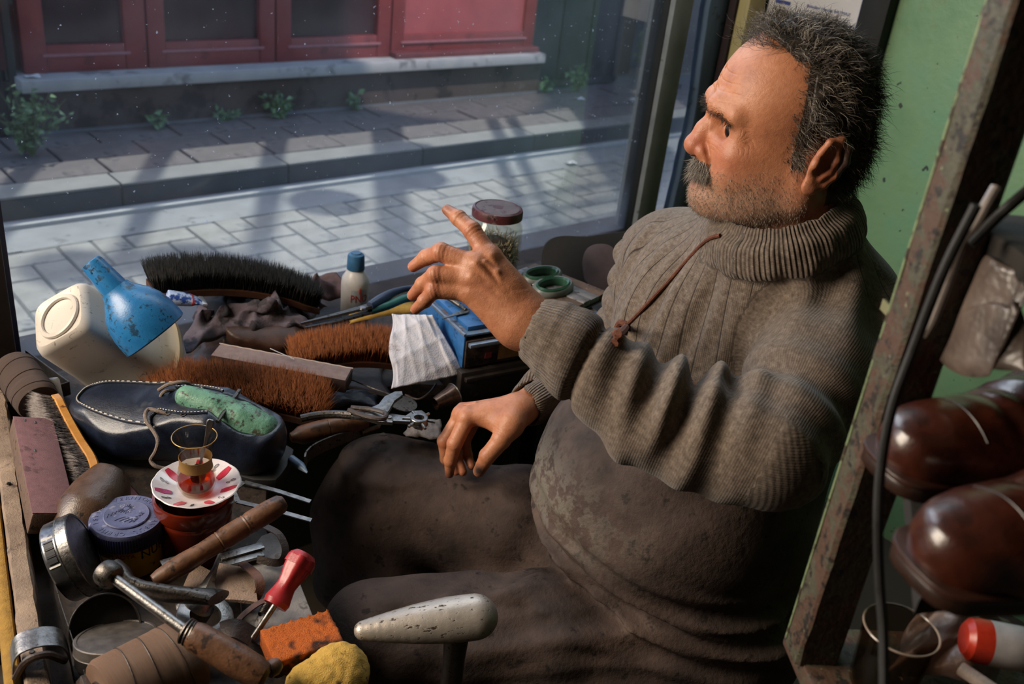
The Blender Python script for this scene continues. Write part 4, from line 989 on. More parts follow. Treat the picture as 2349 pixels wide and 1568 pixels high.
for s_, a_, r__, L_, rad, k_ in ((s1, a1, r1, L1, 0.05, 1), (s2, a2, r2_, L2_ - 0.05, 0.06, 2), (s3, a3, r3, L3, 0.045, 3), (s4, a4, r4, L4 - 0.05, 0.055, 4)):
    on = (s_ > -0.02) & (s_ < L_) & (r__ < rad * 1.75); ku[on] = a_[on] * rad; kv[on] = s_[on]; part[on] = k_
dc = (WV - ca) @ cz - 0.020; rc = np.linalg.norm(WV - ca - dc[:, None] * cz, axis=1)
colr = (dc > -0.012) & (rc < 0.105); ac = np.arctan2((WV - ca) @ cy, (WV - ca) @ cx); ku[colr] = ac[colr] * 0.08; part[colr] = 5
cuff = np.where(((part == 1) & (s1 < 0.076)) | ((part == 3) & (s3 < 0.075)) | (part == 5), 1.0, 0.0)
add_attr(sweater, 'ku', ku); add_attr(sweater, 'kv', kv); add_attr(sweater, 'cuff', cuff)
add_attr(sweater, 'rib', np.where((part == 0) & (z > 0.735) & (x < 1.03), 1.0, 0.0))
# cord round the neck with a knotted end, and the dark stripe across the chest
CORD = mat('brown_cord', '6b3a22', '4a2415', 0.8, ns=300, bump=0.5, bs=900)
from mathutils.bvhtree import BVHTree as _BT
_bt = _BT.FromPolygons([tuple(v) for v in WV], [tuple(int(i) for i in f) for f in WF])
def on_knit(px, py, lift):
    r = (FWD + RT * ((px - CX) / FPX) - UP * ((py - CY) / FPX)).normalized(); h = _bt.ray_cast(CAM, r)
    return A3(h[0] - r * lift) if h[0] is not None else None
_h1, _h2 = on_knit(1462, 785, 0), on_knit(1560, 822, 0)
if _h1 is not None and _h2 is not None:
    zb = z - _h1[2] - float(np.clip((_h2[2] - _h1[2]) / (_h2[1] - _h1[1] + 1e-6), -0.5, 0.5)) * (y - _h1[1])
    add_attr(sweater, 'band', np.where((part == 0) & (x < 1.0) & (z < 0.88), np.exp(-(zb / 0.007) ** 4) + 0.5 * np.exp(-((np.abs(zb) - 0.016) / 0.0016) ** 2), 0.0))
cpts = [q for q in (on_knit(a, b, .0030) for a, b in ((1652, 540), (1632, 545), (1610, 560), (1575, 598), (1540, 638), (1510, 670), (1480, 702), (1455, 728), (1437, 745))) if q is not None]
cord = body_obj('neck_cord', tube(smoothline(cpts, 6), 0.0026, 8), CORD)
kp = [q for q in (on_knit(a, b, l) for a, b, l in ((1437, 745, .004), (1424, 740, .007), (1416, 752, .009), (1430, 760, .010), (1436, 750, .008), (1422, 766, .008), (1414, 764, .006), (1418, 778, .006), (1410, 786, .004))) if q is not None]
knot = body_obj('cord_knot', tube(smoothline(kp, 6), 0.0046, 8), CORD)
# ---------------------------------------------------------------- apron and trousers
apf = Field((0.40, 0.30, 0.05), (1.30, 1.22, 0.87), 0.0045)
bel = A3((-0.77, 0.64, 0)); side = A3((0.64, 0.77, 0)); MB_ = np.stack([bel, side, A3((0, 0, 1))])
apf.ell(HIP + (0.0, 0, 0.035), (0.185, 0.205, 0.15), MB_, k=0)
apf.ell((0.943, 0.640, 0.665), (0.196, 0.202, 0.175), MB_, k=0.05)
apf.ell((1.010, 0.650, 0.84), (0.176, 0.214, 0.20), MB_, k=0.05)
for hp, kn_, an in ((L_HP, L_KN, L_AN), (R_HP, R_KN, R_AN)):
    apf.chain([hp, hp * 0.5 + kn_ * 0.5 + (0, 0, 0.004), kn_], [0.112, 0.096, 0.084], k=0.012)
    apf.chain([kn_ - A3((0, 0, 0.03)), kn_ + (an - kn_) * 0.6], [0.066, 0.078], k=0.02)
# cloth slung between the knees
mid = (L_KN + R_KN) / 2
apf.chain([HIP + (-0.08, 0.08, -0.03), mid + (0.06, -0.04, -0.17), mid + (-0.02, 0.02, -0.24)], [0.09, 0.075, 0.07], k=0.05)
apf.chain([L_KN + (0, 0.02, -0.06), mid + (-0.01, 0.01, -0.22), R_KN + (0, -0.03, -0.06)], [0.05, 0.05, 0.05], k=0.04)
apf.chain([A3(at(862, 1062, z=.535)), A3(at(800, 1180, z=.455)), A3(at(772, 1330, z=.36))], [0.036, 0.034, 0.034], k=0.08)
FAN = A3((0.985, 0.455, 0.475))
def ridge(q, e=0.06): return 1 - 1.6 * np.sqrt(np.sin(q) ** 2 + e)
def apron_folds(x, y, z):
    out = 0.003 * np.sin(x * 42 + 5 * np.sin(y * 13)) * np.sin(y * 31 + z * 25)
    # long folds that run down the near thigh from the hip
    s, L, r, (rx, ry, rz) = along(x, y, z, L_HP, L_KN)
    th = np.arctan2(rz, 0.57 * rx + 0.82 * ry)
    near_ = np.clip((0.165 - r) / 0.04, 0, 1) * np.clip(1.15 - s / (L * 0.95), 0, 1) * np.clip((s + 0.10) / 0.06, 0, 1)
    out -= near_ * (0.013 * ridge(th * 3.6 + 1.1 * np.sin(s * 7 + 1.0) + 0.5) + 0.005 * ridge(th * 8.0 + 1.5 * np.sin(s * 11)))
    # folds in the crease between belly and lap, gathering at the hip
    al = (x - 0.98) * -0.77 + (y - 0.50) * 0.64
    v = z - 0.555 - 0.16 * np.clip(al, -0.1, 0.35)
    cr = np.exp(-((v - 0.01) / 0.055) ** 2) * np.clip((al + 0.12) / 0.08, 0, 1) * (r > 0.07)
    out -= cr * (0.011 * ridge(v * math.pi / 0.040 + 0.9 * np.sin(al * 13) + 0.4) + 0.004 * ridge(v * math.pi / 0.019 + 1.4 * np.sin(al * 21)))
    # soft dents on the far thigh
    s, L, r, (rx, ry, rz) = along(x, y, z, R_HP, R_KN)
    far_ = np.clip((0.15 - r) / 0.04, 0, 1) * np.clip(rz / 0.03, 0, 1) * np.clip((L + 0.02 - s) / 0.06, 0, 1)
    out += far_ * 0.006 * np.sin(s * 26 + 12 * (rx + ry)) * np.sin((rx - ry) * 22 + 1)
    return out
apf.shift(apron_folds, 0.03)
apf.half((0, 0, 0.815), (0, 0, 1))
AV, AF = relax(apf.mesh(), 1); del apf
ap = NT('stained_apron')
_n = ap.noise(10, 3, 0.65); _n2 = ap.noise(38, 3, 0.7); _n3 = ap.noise(120, 4, 0.6)
_c = ap.ramp(_n, [(0.3, hx('2e2623')), (0.5, hx('483b36')), (0.72, hx('5a4a42'))])
_c = ap.mix(ap.ramp(_n2, [(0.60, BLACK), (0.68, (0.8,) * 3)]), _c, hx('1c1817'))
_gl = ap.math('MULTIPLY', ap.attr('glue'), ap.ramp(_n2, [(0.44, BLACK), (0.52, WHITE)]))
_c = ap.mix(_gl, _c, hx('6f6a60'))
ap.set(Base_Color=_c, Specular_IOR_Level=0.3, Roughness=ap.math('SUBTRACT', 0.82, ap.math('MULTIPLY', _gl, 0.45)))
_nn = ap.bump(ap.math('ADD', _n3, ap.math('MULTIPLY', ap.math('MULTIPLY', ap.attr('glue'), _n2), 3.0)), 0.5, 0.003)
ap.set(Normal=ap.bump(ap.noise(900, 2), 0.25, 0.0006, _nn))
apron = body_obj('apron', (AV, AF), ap.m, angle=180)
gp = A3((0.80, 0.70, 0.68)); add_attr(apron, 'glue', np.exp(-(np.linalg.norm((AV - gp) / A3((0.09, 0.11, 0.045)), axis=1) ** 2)))
# shoes of the cobbler, under the bench
for an in (L_AN, R_AN):
    o = body_obj('shoe', loft([[(an[0] + 0.09 - 0.30 * t + w * math.sin(a) * 0.4, an[1] - 0.05 + 0.2 * t + w * math.cos(a), h * max(0.0, 0.5 + 0.5 * math.sin(a)) + 0.001) for a in np.linspace(0, 6.28, 16, endpoint=False)] for t, w, h in ((0, .015, .05), (.08, .035, .08), (.35, .04, .085), (.65, .05, .06), (.9, .04, .045), (1, .012, .03))]), mat('black_shoe_leather', '17130f', '241d18', 0.4))
st = thing('stool', 'low wooden stool under the seated cobbler', 'stool', (0.98, 0.59, 0.0))
obj('seat', lathe([(0, 0.285), (0.17, 0.285), (0.175, 0.295), (0.175, 0.315), (0.165, 0.322), (0, 0.322)], 32), DARKWOOD, st)
for a in range(4): obj('leg', tube([(0.10 * math.cos(a * 1.57 + .78), 0.10 * math.sin(a * 1.57 + .78), 0.29), (0.15 * math.cos(a * 1.57 + .78), 0.15 * math.sin(a * 1.57 + .78), 0.0)], 0.016, 10), DARKWOOD, st)
# ================================================================== THE BENCH AND WHAT LIES ON IT
from mathutils.bvhtree import BVHTree
BZ = 0.60
GRAIN[0] = 4.0
def B(px, py, z=BZ): return at(px, py, z=z)
def W(t, name, vf, m, **kw):
    """A part given in world coordinates, put under a thing."""
    par = kw.pop('parent', t); M = t.matrix_basis.inverted()
    return obj(name, xf(vf, M) if not isinstance(vf[1], np.ndarray) else ((np.asarray(vf[0]) @ np.array(M.to_3x3()).T) + np.array(M.translation), vf[1]), m, par, **kw)
def pxp(*pts): return [tuple(at(a, b, d=d)) for a, b, d in pts]
def pzp(*pts): return [tuple(at(a, b, z=z)) for a, b, z in pts]
WOOD_G = mat('grey_worn_timber', '6b5a4c', '8d7a68', 0.75, ns=6, aniso=(1, 1, 6), bump=0.5, bs=40, spots=[('4a3d34', 9, 0.62), ('2c2420', 26, 0.70)])
WOOD_H = mat('oiled_handle_wood', '4a3020', '6f4c33', 0.45, ns=14, bump=0.25, bs=60, spots=[('2a1a12', 12, 0.62)])
WOOD_L = mat('varnished_brush_wood', 'a9702f', 'c08a44', 0.35, ns=10, bump=0.15, spots=[('6b431f', 16, 0.66)])
WOOD_D = mat('dark_brush_wood', '4a2c1e', '5d3a28', 0.5, ns=12, bump=0.2)
STEEL = mat('worn_steel', '6f6d6b', '949290', 0.38, metal=1.0, ns=30, bump=0.15, bs=200, spots=[('5a5450', 40, 0.62)])
STEEL_D = mat('dark_steel', '4b4845', '67625e', 0.42, metal=1.0, ns=30, bump=0.2, bs=160, spots=[('2c2623', 30, 0.6)])
BRASS = mat('dull_brass', '8a6a3a', '9c7b48', 0.4, metal=1.0, ns=20)
BLACKM = mat('black_tin', '0e0d0d', '191717', 0.45, ns=20)
DARKLEATHER = mat('dark_leather', '241a15', '3a2a22', 0.5, ns=20, bump=0.3, bs=120)
bench = thing('workbench', 'cluttered cobbler workbench with a grey timber rim, under the window', 'workbench', (0.5, 1.1, 0))
_ol = [(0.105, 0.45), (0.371, 0.45), (0.476, 0.93), (0.585, 1.12), (0.64, 1.158), (0.84, 1.150), (1.02, 1.03), (1.50, 1.00), (1.50, 1.455), (0.292, 1.455)]
W(bench, 'top', prism(_ol, BZ - 0.035, BZ, 0.004), mat('grimy_bench_top', '2a211c', '3a2f28', 0.7, ns=8, bump=0.4, bs=50, spots=[('191412', 10, 0.55), ('4a4038', 18, 0.68)]))
_a, _b = B(110, 1568 - 15, 0.635), B(20, 955, 0.635); _dr = (_b - _a).normalized(); _a = _a - _dr * 0.30; _b = _b + _dr * 0.08
_M = frame(_a, _b - _a); _L = (_b - _a).length
_r = np.random.default_rng(5)
beam = [[(x, y + _r.normal(0, .0006), z + _r.normal(0, .0006)) for y, z in ((-.005, -.06), (-.0005, -.003), (.002, 0), (.019, .001), (.0215, -.002), (.023, -.06))] for x in np.linspace(0, _L, 60)]
W(bench, 'rim_rail', xf(loft([list(reversed(q)) for q in beam]), _M), WOOD_G, angle=30)
W(bench, 'foam_strip', xf(bx(0, _L * 0.72, 0.024, 0.040, -0.19, -0.012, 0.006), _M), mat('yellow_foam', '7d5e22', '96732e', 0.9, ns=20, bump=0.5, bs=120))
for x, y in ((0.16, 0.50), (0.36, 0.50), (0.33, 1.40), (1.44, 1.40), (1.44, 1.06)): W(bench, 'leg', bx(x - .025, x + .025, y - .025, y + .025, 0, BZ - 0.035, .003), DARKWOOD)
for i in range(3): 
    p = _M @ Vector((0.34 + i * 0.31, 0.011, 0.0015)); W(bench, 'nail_head', xf(lathe([(0, 0), (.0028, 0), (.0025, .0012), (0, .0015)], 10), Matrix.Translation(p)), STEEL_D)

def brush(name, label, path, wdir, bdir, wh, width, blen, wm, bmat, n, seed, rad=0.0006, splay=0.18, noise=0.10, group='shoe brushes on the bench', ends=0.25):
    r = np.random.default_rng(seed); path = [np.array(p) for p in smoothline(path, 8)]; S = np.array(path); o = S.mean(0)
    t = thing(name, label, 'brush', Matrix.Translation(Vector(o)), group)
    w = np.array(wdir, float); w /= np.linalg.norm(w); b = np.array(bdir, float); b /= np.linalg.norm(b)
    sec = [(-.5 * width, -.30 * wh), (-.44 * width, -.5 * wh), (.44 * width, -.5 * wh), (.5 * width, -.30 * wh), (.5 * width, .4 * wh), (.47 * width, .5 * wh), (-.47 * width, .5 * wh), (-.5 * width, .4 * wh)]
    V = []; nS = len(S)
    for i in range(nS):
        k = min(1.0, 0.72 + 3.2 * min(i, nS - 1 - i) / nS)
        V.append([tuple(S[i] + w * a * k + b * c) for a, c in sec])
    W(t, 'wooden_back', loft(V), wm, angle=40)
    s = r.uniform(0.01, 0.99, n) * (nS - 1); i0 = s.astype(int); f = (s - i0)[:, None]; base = S[i0] * (1 - f) + S[np.minimum(i0 + 1, nS - 1)] * f
    u = r.uniform(-1, 1, n); e = (s / (nS - 1) - 0.5) * 2; tan = (S[-1] - S[0]) / np.linalg.norm(S[-1] - S[0])
    k = np.minimum(1.0, 0.72 + 1.6 * (1 - np.abs(e)))
    roots = base + w * (u * k * width * 0.46)[:, None] + b * wh * 0.45
    tuft = 0.08 * np.sin(s * 2.3 + 3 * u) 
    d = b + w * (u * splay)[:, None] + tan * (e ** 3 * ends + tuft)[:, None] + r.normal(0, noise, (n, 3))
    W(t, 'bristles', spikes(roots, d, blen * (1 - 0.10 * u * u) * r.uniform(0.86, 1.04, n), rad, r, 0.06, 3, 2), bmat, angle=180)['kind'] = 'stuff'
    return t
def hairmat(name, a, b, c):
    t = NT(name); col_ = t.ramp(t.noise(260, 3, 0.7, t.scaled(1, 1, 0.2)), [(0.3, hx(a)), (0.55, hx(b)), (0.8, hx(c))]); t.set(Base_Color=col_, Roughness=0.5, Specular_IOR_Level=0.35); return t.m
BR_BLACK = hairmat('black_bristle', '0f0e0d', '1a1816', '3a362f'); BR_BROWN = hairmat('ginger_bristle', '5a2d10', '8f4e1c', 'bd7430'); BR_GREY = hairmat('grey_horsehair', '4a4443', '7d7573', 'a39b98')
brush('shoe_brush', 'long curved black-bristled brush resting on the rags by the glass', [at(345, 664, y=1.40), at(430, 652, y=1.40), at(530, 652, y=1.395), at(630, 668, y=1.38), at(722, 700, y=1.36)], (0.05, 1, 0.25), (0, -0.05, 1), 0.014, 0.055, 0.044, WOOD_D, BR_BLACK, 7000, 1, 0.0007, 0.10, 0.07)
brush('shoe_brush', 'large ginger-bristled brush behind the navy shoe', [B(352, 905, .635), B(450, 905, .640), B(560, 912, .638), B(660, 925, .632), B(745, 948, .625)], (0.55, 0.80, 0.30), (-0.16, -0.30, 0.94), 0.018, 0.062, 0.048, WOOD_D, BR_BROWN, 9000, 2, 0.0008, 0.20, 0.13)
brush('shoe_brush', 'ginger-bristled brush with curved wooden back beside the paper towel', [B(672, 838, .640), B(740, 822, .652), B(820, 812, .658), B(900, 818, .650), B(960, 832, .640)], (0.4, 0.9, 0.25), (-0.08, -0.12, 1), 0.014, 0.055, 0.042, WOOD_D, BR_BROWN, 7000, 3, 0.0007, 0.16, 0.10)
_p = [B(130, 930, .650), B(156, 985, .640), B(186, 1040, .634), B(214, 1085, .629), B(226, 1128, .627)]
brush('shoe_brush', 'grey horsehair brush with a varnished yellow wooden back, by the sanding block', [tuple(q) for q in _p], (0.05, 0.12, 1.0), (-1.0, -0.12, 0.12), 0.013, 0.050, 0.036, WOOD_L, BR_GREY, 6500, 4, 0.0005, 0.22, 0.16)

# ---------------------------------------------------------------- white cut-down jug and blue funnel
PLASTIC_W = NT('milky_dirty_plastic'); _n = PLASTIC_W.noise(14, 6, 0.7)
_sp = PLASTIC_W.node('SeparateXYZ'); PLASTIC_W.link(PLASTIC_W.obj(), _sp.inputs[0])
_c = PLASTIC_W.ramp(PLASTIC_W.noise(4, 3), [(0.3, hx('a9a198')), (0.7, hx('c2bbb2'))])
_c = PLASTIC_W.mix(PLASTIC_W.ramp(PLASTIC_W.math('ADD', _sp.outputs[2], PLASTIC_W.math('MULTIPLY', PLASTIC_W.noise(9, 2), 0.03)), [(0.13, BLACK), (0.19, WHITE)]), _c, hx('a38a58'))
_c = PLASTIC_W.mix(PLASTIC_W.ramp(PLASTIC_W.noise(70, 6, 0.75, None, 1.0), [(0.60, BLACK), (0.66, (0.75,) * 3)]), _c, hx('4a4038'))
PLASTIC_W.set(Base_Color=_c, Roughness=0.4, Subsurface_Weight=0.08, Subsurface_Radius=(0.02, 0.018, 0.014), Subsurface_Scale=0.5)
_c0, _c1 = at(133, 724, d=1.345), at(322, 832, z=.660)
_ax = (_c1 - _c0); _M = zframe(_c0, _ax, at(203, 698, d=1.345) - at(64, 750, d=1.345)); LJ = _ax.length - 0.01
jug = thing('plastic_jug', 'dirty white plastic jug lying on its side with a round embossed base', 'jug', _M)
def rsq(s, z, p=5.0, n=48): 
    out = []
    for i in range(n):
        a = 2 * math.pi * i / n; c, q = math.cos(a), math.sin(a); k = (abs(c) ** p + abs(q) ** p) ** (-1 / p); out.append((s * k * c, s * k * q, z))
    return out
obj('body', loft([rsq(0.010, 0.003), rsq(0.034, 0.003), rsq(0.0395, 0.0), rsq(0.0435, 0.004, 6), rsq(0.046, 0.012, 7), rsq(0.051, LJ * .5, 6), rsq(0.057, LJ * .7, 4.5), rsq(0.067, LJ * .92, 3), rsq(0.073, LJ, 2.6), rsq(0.078, LJ + .003, 2.6), rsq(0.078, LJ + .010, 2.6), rsq(0.071, LJ + .012, 2.6), rsq(0.045, LJ + .004, 2.6)]), PLASTIC_W.m, jug)
obj('base_ring', xf(sweep([(0.031 * math.cos(a), 0.031 * math.sin(a), 0.001) for a in np.linspace(0, 2 * math.pi, 40, endpoint=False)], circ(0.0038, 8), (0, 0, 1), closed=True), Matrix.Identity(4)), PLASTIC_W.m, jug)
BLUEP = mat('blue_funnel_plastic', '1a5f94', '236fa6', 0.35, ns=12, bump=0.1, spots=[('163a56', 12, 0.60), ('10202e', 30, 0.64)])
_f0, _f1 = at(352, 762, d=1.335), at(208, 600, d=1.30); _M = zframe(_f0, _f1 - _f0, (1, 0, 0)); LF = (_f1 - _f0).length
fun = thing('funnel', 'blue plastic funnel standing spout-up on the white jug', 'funnel', _M)
obj('bowl', lathe([(0.043, -.006), (0.0475, -.004), (0.0478, 0.006), (0.0470, 0.022), (0.0435, 0.038), (0.0370, 0.052), (0.0285, 0.063), (0.0225, 0.071), (0.0205, 0.078)], 48), BLUEP, fun)
obj('spout', lathe([(0.0210, 0.060), (0.0190, 0.075), (0.0150, LF - .004), (0.0135, LF), (0.0100, LF + .001), (0.0095, LF - .006), (0, LF - .007)], 32), BLUEP, fun)
obj('tip_ring', xf(lathe([(0.0045, 0), (0.0065, .001), (0.0065, .0022), (0.0045, .0022), (0.0045, 0)], 24), Matrix.Translation((0, 0, LF - .003))), BLUEP, fun)

# ---------------------------------------------------------------- tube, bottle, rags
def label_text(par, txt, size, M, m, depth=0.0003, width=None): return obj('lettering', solid_text(txt, size, depth, width=width), m, par, M, smooth=False)
_a, _b = at(385, 682, d=1.50), at(462, 690, d=1.53); _M = frame(_a, _b - _a)
gt_ = thing('glue_tube', 'blue and white crimped tube lying under the black brush', 'tube', _M); Lt = (_b - _a).length
obj('body', loft([[(x, w * math.cos(a), h * math.sin(a)) for a in np.linspace(0, 6.283, 20, endpoint=False)] for x, w, h in ((0, .012, .012), (.004, .013, .012), (Lt * .6, .014, .010), (Lt * .95, .015, .003), (Lt, .015, .0015))]), mat('pale_blue_tube', '8fa6cf', 'b5c4df', 0.3, ns=9, spots=[('27458c', 16, 0.54)]), gt_)
obj('band', loft([[(x, w * math.cos(a), h * math.sin(a)) for a in np.linspace(0, 6.283, 20, endpoint=False)] for x, w, h in ((Lt * .66, .0146, .0092), (Lt * .72, .0149, .0080))]), mat('red_band', 'a52a30', 'b83a3c', 0.4), gt_)
obj('crimp', bx(Lt * .97, Lt + .006, -.0155, .0155, -.002, .002, .0006), mat('tin_crimp', 'b8bcc4', 'd0d2d6', 0.3, metal=.8), gt_)
_o = at(812, 722, y=1.405)
bt = thing('glue_bottle', 'small white bottle with a blue screw cap and red lettering', 'bottle', Matrix.Translation((_o.x, _o.y, BZ + .0006)))
_zc = 0.0
bk_top = None
_top = at(812, 588, x=_o.x).z if False else None
HB = 0.128
obj('body', lathe([(0, 0), (.024, 0), (.026, .004), (.026, .070), (.0245, .080), (.0175, .092), (.0150, .096), (.0150, .100), (0, .100)], 36), mat('white_bottle_plastic', 'c9c6c4', 'd8d4d0', 0.35), bt)
cap = obj('cap', lathe([(.0160, .097), (.0165, .098), (.0155, HB - .006), (.0145, HB - .002), (.0095, HB), (.0090, HB + .002), (0, HB + .002)], 40, lambda a, r, z: 1 + (0.012 * math.cos(a * 20) if r > .012 else 0)), mat('blue_cap', '2f5f86', '3a6d96', 0.45), bt)
_fd = (CAM - Vector((_o.x, _o.y, BZ + .06))); _fa = math.atan2(_fd.y, _fd.x) + 0.35
def on_cyl(r, ang, z): return Matrix.Translation((r * math.cos(ang), r * math.sin(ang), z)) @ Matrix.Rotation(ang + math.pi / 2, 4, 'Z') @ Matrix.Rotation(math.pi / 2, 4, 'X')
_arc = [(0.0262 * math.cos(_fa + q), 0.0262 * math.sin(_fa + q)) for q in np.linspace(-0.62, 0.62, 15)]
blab = obj('label', loft([[(x, y, z) for x, y in _arc] + [(x * .99, y * .99, z) for x, y in reversed(_arc)] for z in (.012, .064)]), mat('pale_label', 'aab3bd', 'c3c9cf', 0.4), bt)
_tx = solid_text('PNO', .021, .0003, width=.033); _tx = ([((0.0266 + z) * math.cos(_fa + x / .0266), (0.0266 + z) * math.sin(_fa + x / .0266), y) for x, y, z in _tx[0]], _tx[1])
obj('lettering', mv(_tx, 0, 0, .046), mat('red_print', 'b3372e', 'b3372e', 0.5), blab, smooth=False)
obj('label_mark', xf(lathe([(0, 0), (.0012, .001), (.0022, .008), (.0008, .014), (0, .015)], 8), Matrix.Translation((.0268 * math.cos(_fa), .0268 * math.sin(_fa), .055))), MATS['red_print'], blab)
RAG = mat('violet_grey_rag', '4a4049', '6a5d66', 0.8, ns=8, bump=0.35, bs=160, sheen=0.1, spots=[('2b262b', 7, 0.56)])
RAGD = mat('black_rag', '17151a', '28252c', 0.75, ns=8, bump=0.3, bs=150)
def rag(name, label, corners, amp, m, seed, nu=44, nv=34, thick=0.0016, lift=0.03, cat='cloth'):
    r = np.random.default_rng(seed); C = [np.array(c) for c in corners]; K = [(r.normal(0, 6, 2), r.uniform(0, 6.28)) for _ in range(5)]; K2 = [(r.normal(0, 13, 2), r.uniform(0, 6.28)) for _ in range(6)]
    o = sum(C) / 4
    def fn(u, v):
        eu = u + 0.04 * math.sin(7 * v + seed); ev = v + 0.05 * math.sin(6 * u + 2 * seed)
        p = C[0] * (1 - eu) * (1 - ev) + C[1] * eu * (1 - ev) + C[2] * eu * ev + C[3] * (1 - eu) * ev
        h = sum((1 - math.sqrt(math.sin(k[0] * u + k[1] * v + q) ** 2 + 0.012)) for k, q in K) / 5 + 0.30 * sum((1 - math.sqrt(math.sin(k[0] * u + k[1] * v + q) ** 2 + 0.03)) for k, q in K2) / 6
        sx = sum(math.sin(k[1] * u * 0.7 + k[0] * v * 0.7 + q) for k, q in K) / 5
        bul = math.sin(math.pi * min(max(u, 0), 1)) ** 0.6 * math.sin(math.pi * min(max(v, 0), 1)) ** 0.6
        return p + np.array([0.35 * amp * sx, 0.35 * amp * math.cos(3 * sx), amp * h * (0.35 + 0.65 * bul) + lift * bul]) - o
    t = obj(name, gridsurf(fn, nu, nv, thick), m, None, Matrix.Translation(Vector(o)), angle=180)
    return tag(t, label, cat, 'rags on the bench' if name == 'rag' else None)
rag('rag', 'crumpled violet-grey rag heaped under the black brush', [B(445, 815, .645), B(690, 778, .640), B(765, 712, .622), B(462, 700, .622)], 0.070, RAG, 3, lift=0.030)
rag('rag', 'black rag tucked behind the violet-grey one', [B(470, 735, .67), B(640, 720, .67), B(650, 668, .645), B(480, 668, .645)], 0.050, RAGD, 8, lift=0.03)
rag('rag', 'pointed mauve rag end beside the blue-capped bottle', [B(690, 702, .63), B(752, 712, .62), B(776, 692, .61), B(735, 660, .63)], 0.06, mat('mauve_rag', '5d4a4c', '7a6466', 0.8, ns=8, bump=0.3, bs=150), 5, 24, 20, lift=0.02)
rag('rag', 'small blue rag corner poking out behind the green shoe last', [B(535, 968, .62), B(610, 985, .62), B(615, 962, .63), B(560, 945, .63)], 0.02, mat('blue_rag', '3a4166', '555c86', 0.8, ns=8, bump=0.3, bs=150), 6, 16, 12, lift=0.012)
rag('rag', 'yellow chamois strip under the long scissors', [B(800, 748, .64), B(960, 716, .665), B(965, 692, .665), B(810, 722, .64)], 0.018, mat('yellow_chamois', '8a6a26', 'a5843c', 0.8, ns=8, bump=0.3, bs=150), 7, 24, 10, lift=0.010)
rag('rag', 'dark leather flap spread beneath the rags and brushes', [B(440, 870, .602), B(900, 905, .602), B(900, 760, .602), B(440, 770, .602)], 0.02, DARKLEATHER, 9, lift=0.006)
# ---------------------------------------------------------------- shoes
def shoe_mesh(L, Wd, toe_h, inst_h, heel_h, h=0.0028, opening=True, toe_w=1.0):
    f = Field((-.02, -Wd * .75, -.01), (L + .02, Wd * .75, inst_h + .05), h); w = Wd / 2
    f.chain([(w * .80, 0, heel_h * .35), (L * .35, 0, heel_h * .35), (L * .68, 0, toe_h * .38), (L - w * .80, 0, toe_h * .30)], [w * .74, w * .74, w * .98 * toe_w, w * .80 * toe_w], k=0.02)
    f.chain([(w * .60, 0, heel_h * .8), (L * .30, 0, inst_h * .72), (L * .52, 0, inst_h * .55), (L * .72, 0, toe_h * .55)], [w * .56, w * .60, w * .72, w * .75], k=0.03)
    sl, g = f.grid(f.lo, f.lo + f.h * (f.n - 1)); x, y, z = np.broadcast_arrays(*g)
    topc = np.interp(x, [0, L * .08, L * .30, L * .45, L * .65, L * .88, L], [heel_h, heel_h, inst_h, inst_h * .92, toe_h * 1.12, toe_h * .95, toe_h * .7])
    f.F = np.maximum(f.F, (z - topc + 0.018 * (y / w) ** 2).astype(np.float32))
    f.F = np.maximum(f.F, -z.astype(np.float32))
    if opening: f.cone((w * .85, 0, heel_h + .015), (L * .30, 0, inst_h + .02), w * .48, w * .42, k=0.008, op='sub')
    return relax(f.mesh(), 2)
def sole_mesh(L, Wd, z0, z1, grow=0.004, bev=.002):
    w = Wd * 0.43 + grow; pts = []
    for t in np.linspace(0, 1, 30): pts.append((-grow + (L + 2 * grow) * (0.5 - 0.5 * math.cos(math.pi * t)), w * float(np.interp(t, [0, .06, .2, .4, .66, .85, .95, 1], [.05, .58, .76, .72, .98, .84, .5, .05]))))
    return prism(pts + [(x, -y) for x, y in reversed(pts[1:-1])], z0, z1, bev)
def proj(vf, xy, off=0.0012):
    b = BVHTree.FromPolygons([tuple(v) for v in vf[0]], [tuple(int(i) for i in f) for f in vf[1]])
    out = []
    for x, y in xy:
        hit = b.ray_cast(Vector((x, y, 1)), Vector((0, 0, -1)))
        if hit[0] is not None: out.append(tuple(hit[0] + hit[1] * off))
    return out
NAVY = mat('navy_leather', '0d1320', '162033', 0.38, ns=12, bump=0.18, bs=220, coat=0.15, spots=[('2d3038', 6, 0.66)]); RUBB = mat('black_rubber_sole', '0b0b0c', '151516', 0.6)
THREAD = mat('pale_thread', 'b5b0a8', 'c9c4bc', 0.8); LACE = mat('grey_leather_lace', '5d514a', '7a6c62', 0.8, ns=60, bump=0.4, bs=300)
_h, _t = B(655, 1085, .608), B(178, 975, .616); _M = frame(_h, _t - _h, (-0.05, -0.22, 1)); LM = (_t - _h).length; WM = 0.115
moc = thing('moccasin_shoe', 'navy leather lace-up moccasin with a white-stitched toe', 'shoe', _M)
mm = shoe_mesh(LM, WM, .060, .094, .070)
mm = (np.asarray(mm[0]) + (0, 0, .016), mm[1])
up_ = obj('upper', mm, NAVY, moc, angle=180)
obj('sole', sole_mesh(LM, WM, 0.0, 0.018), RUBB, moc)
_th = np.linspace(-1, 1, 60); _xy = [(LM * .52 + LM * .425 * (1 - abs(t) ** 3.2), t * WM * .40) for t in _th]
_pp = proj(mm, _xy, .001)
obj('toe_seam', tube(_pp, .0026, 8), NAVY, up_)
_st = []
for i in range(1, len(_pp) - 1):
    a, b = Vector(_pp[i]), Vector(_pp[i + 1]); n_ = Vector((0, 0, .0024)); _st.append(tube([a.lerp(b, .15) + n_, a.lerp(b, .7) + n_], .0009, 5))
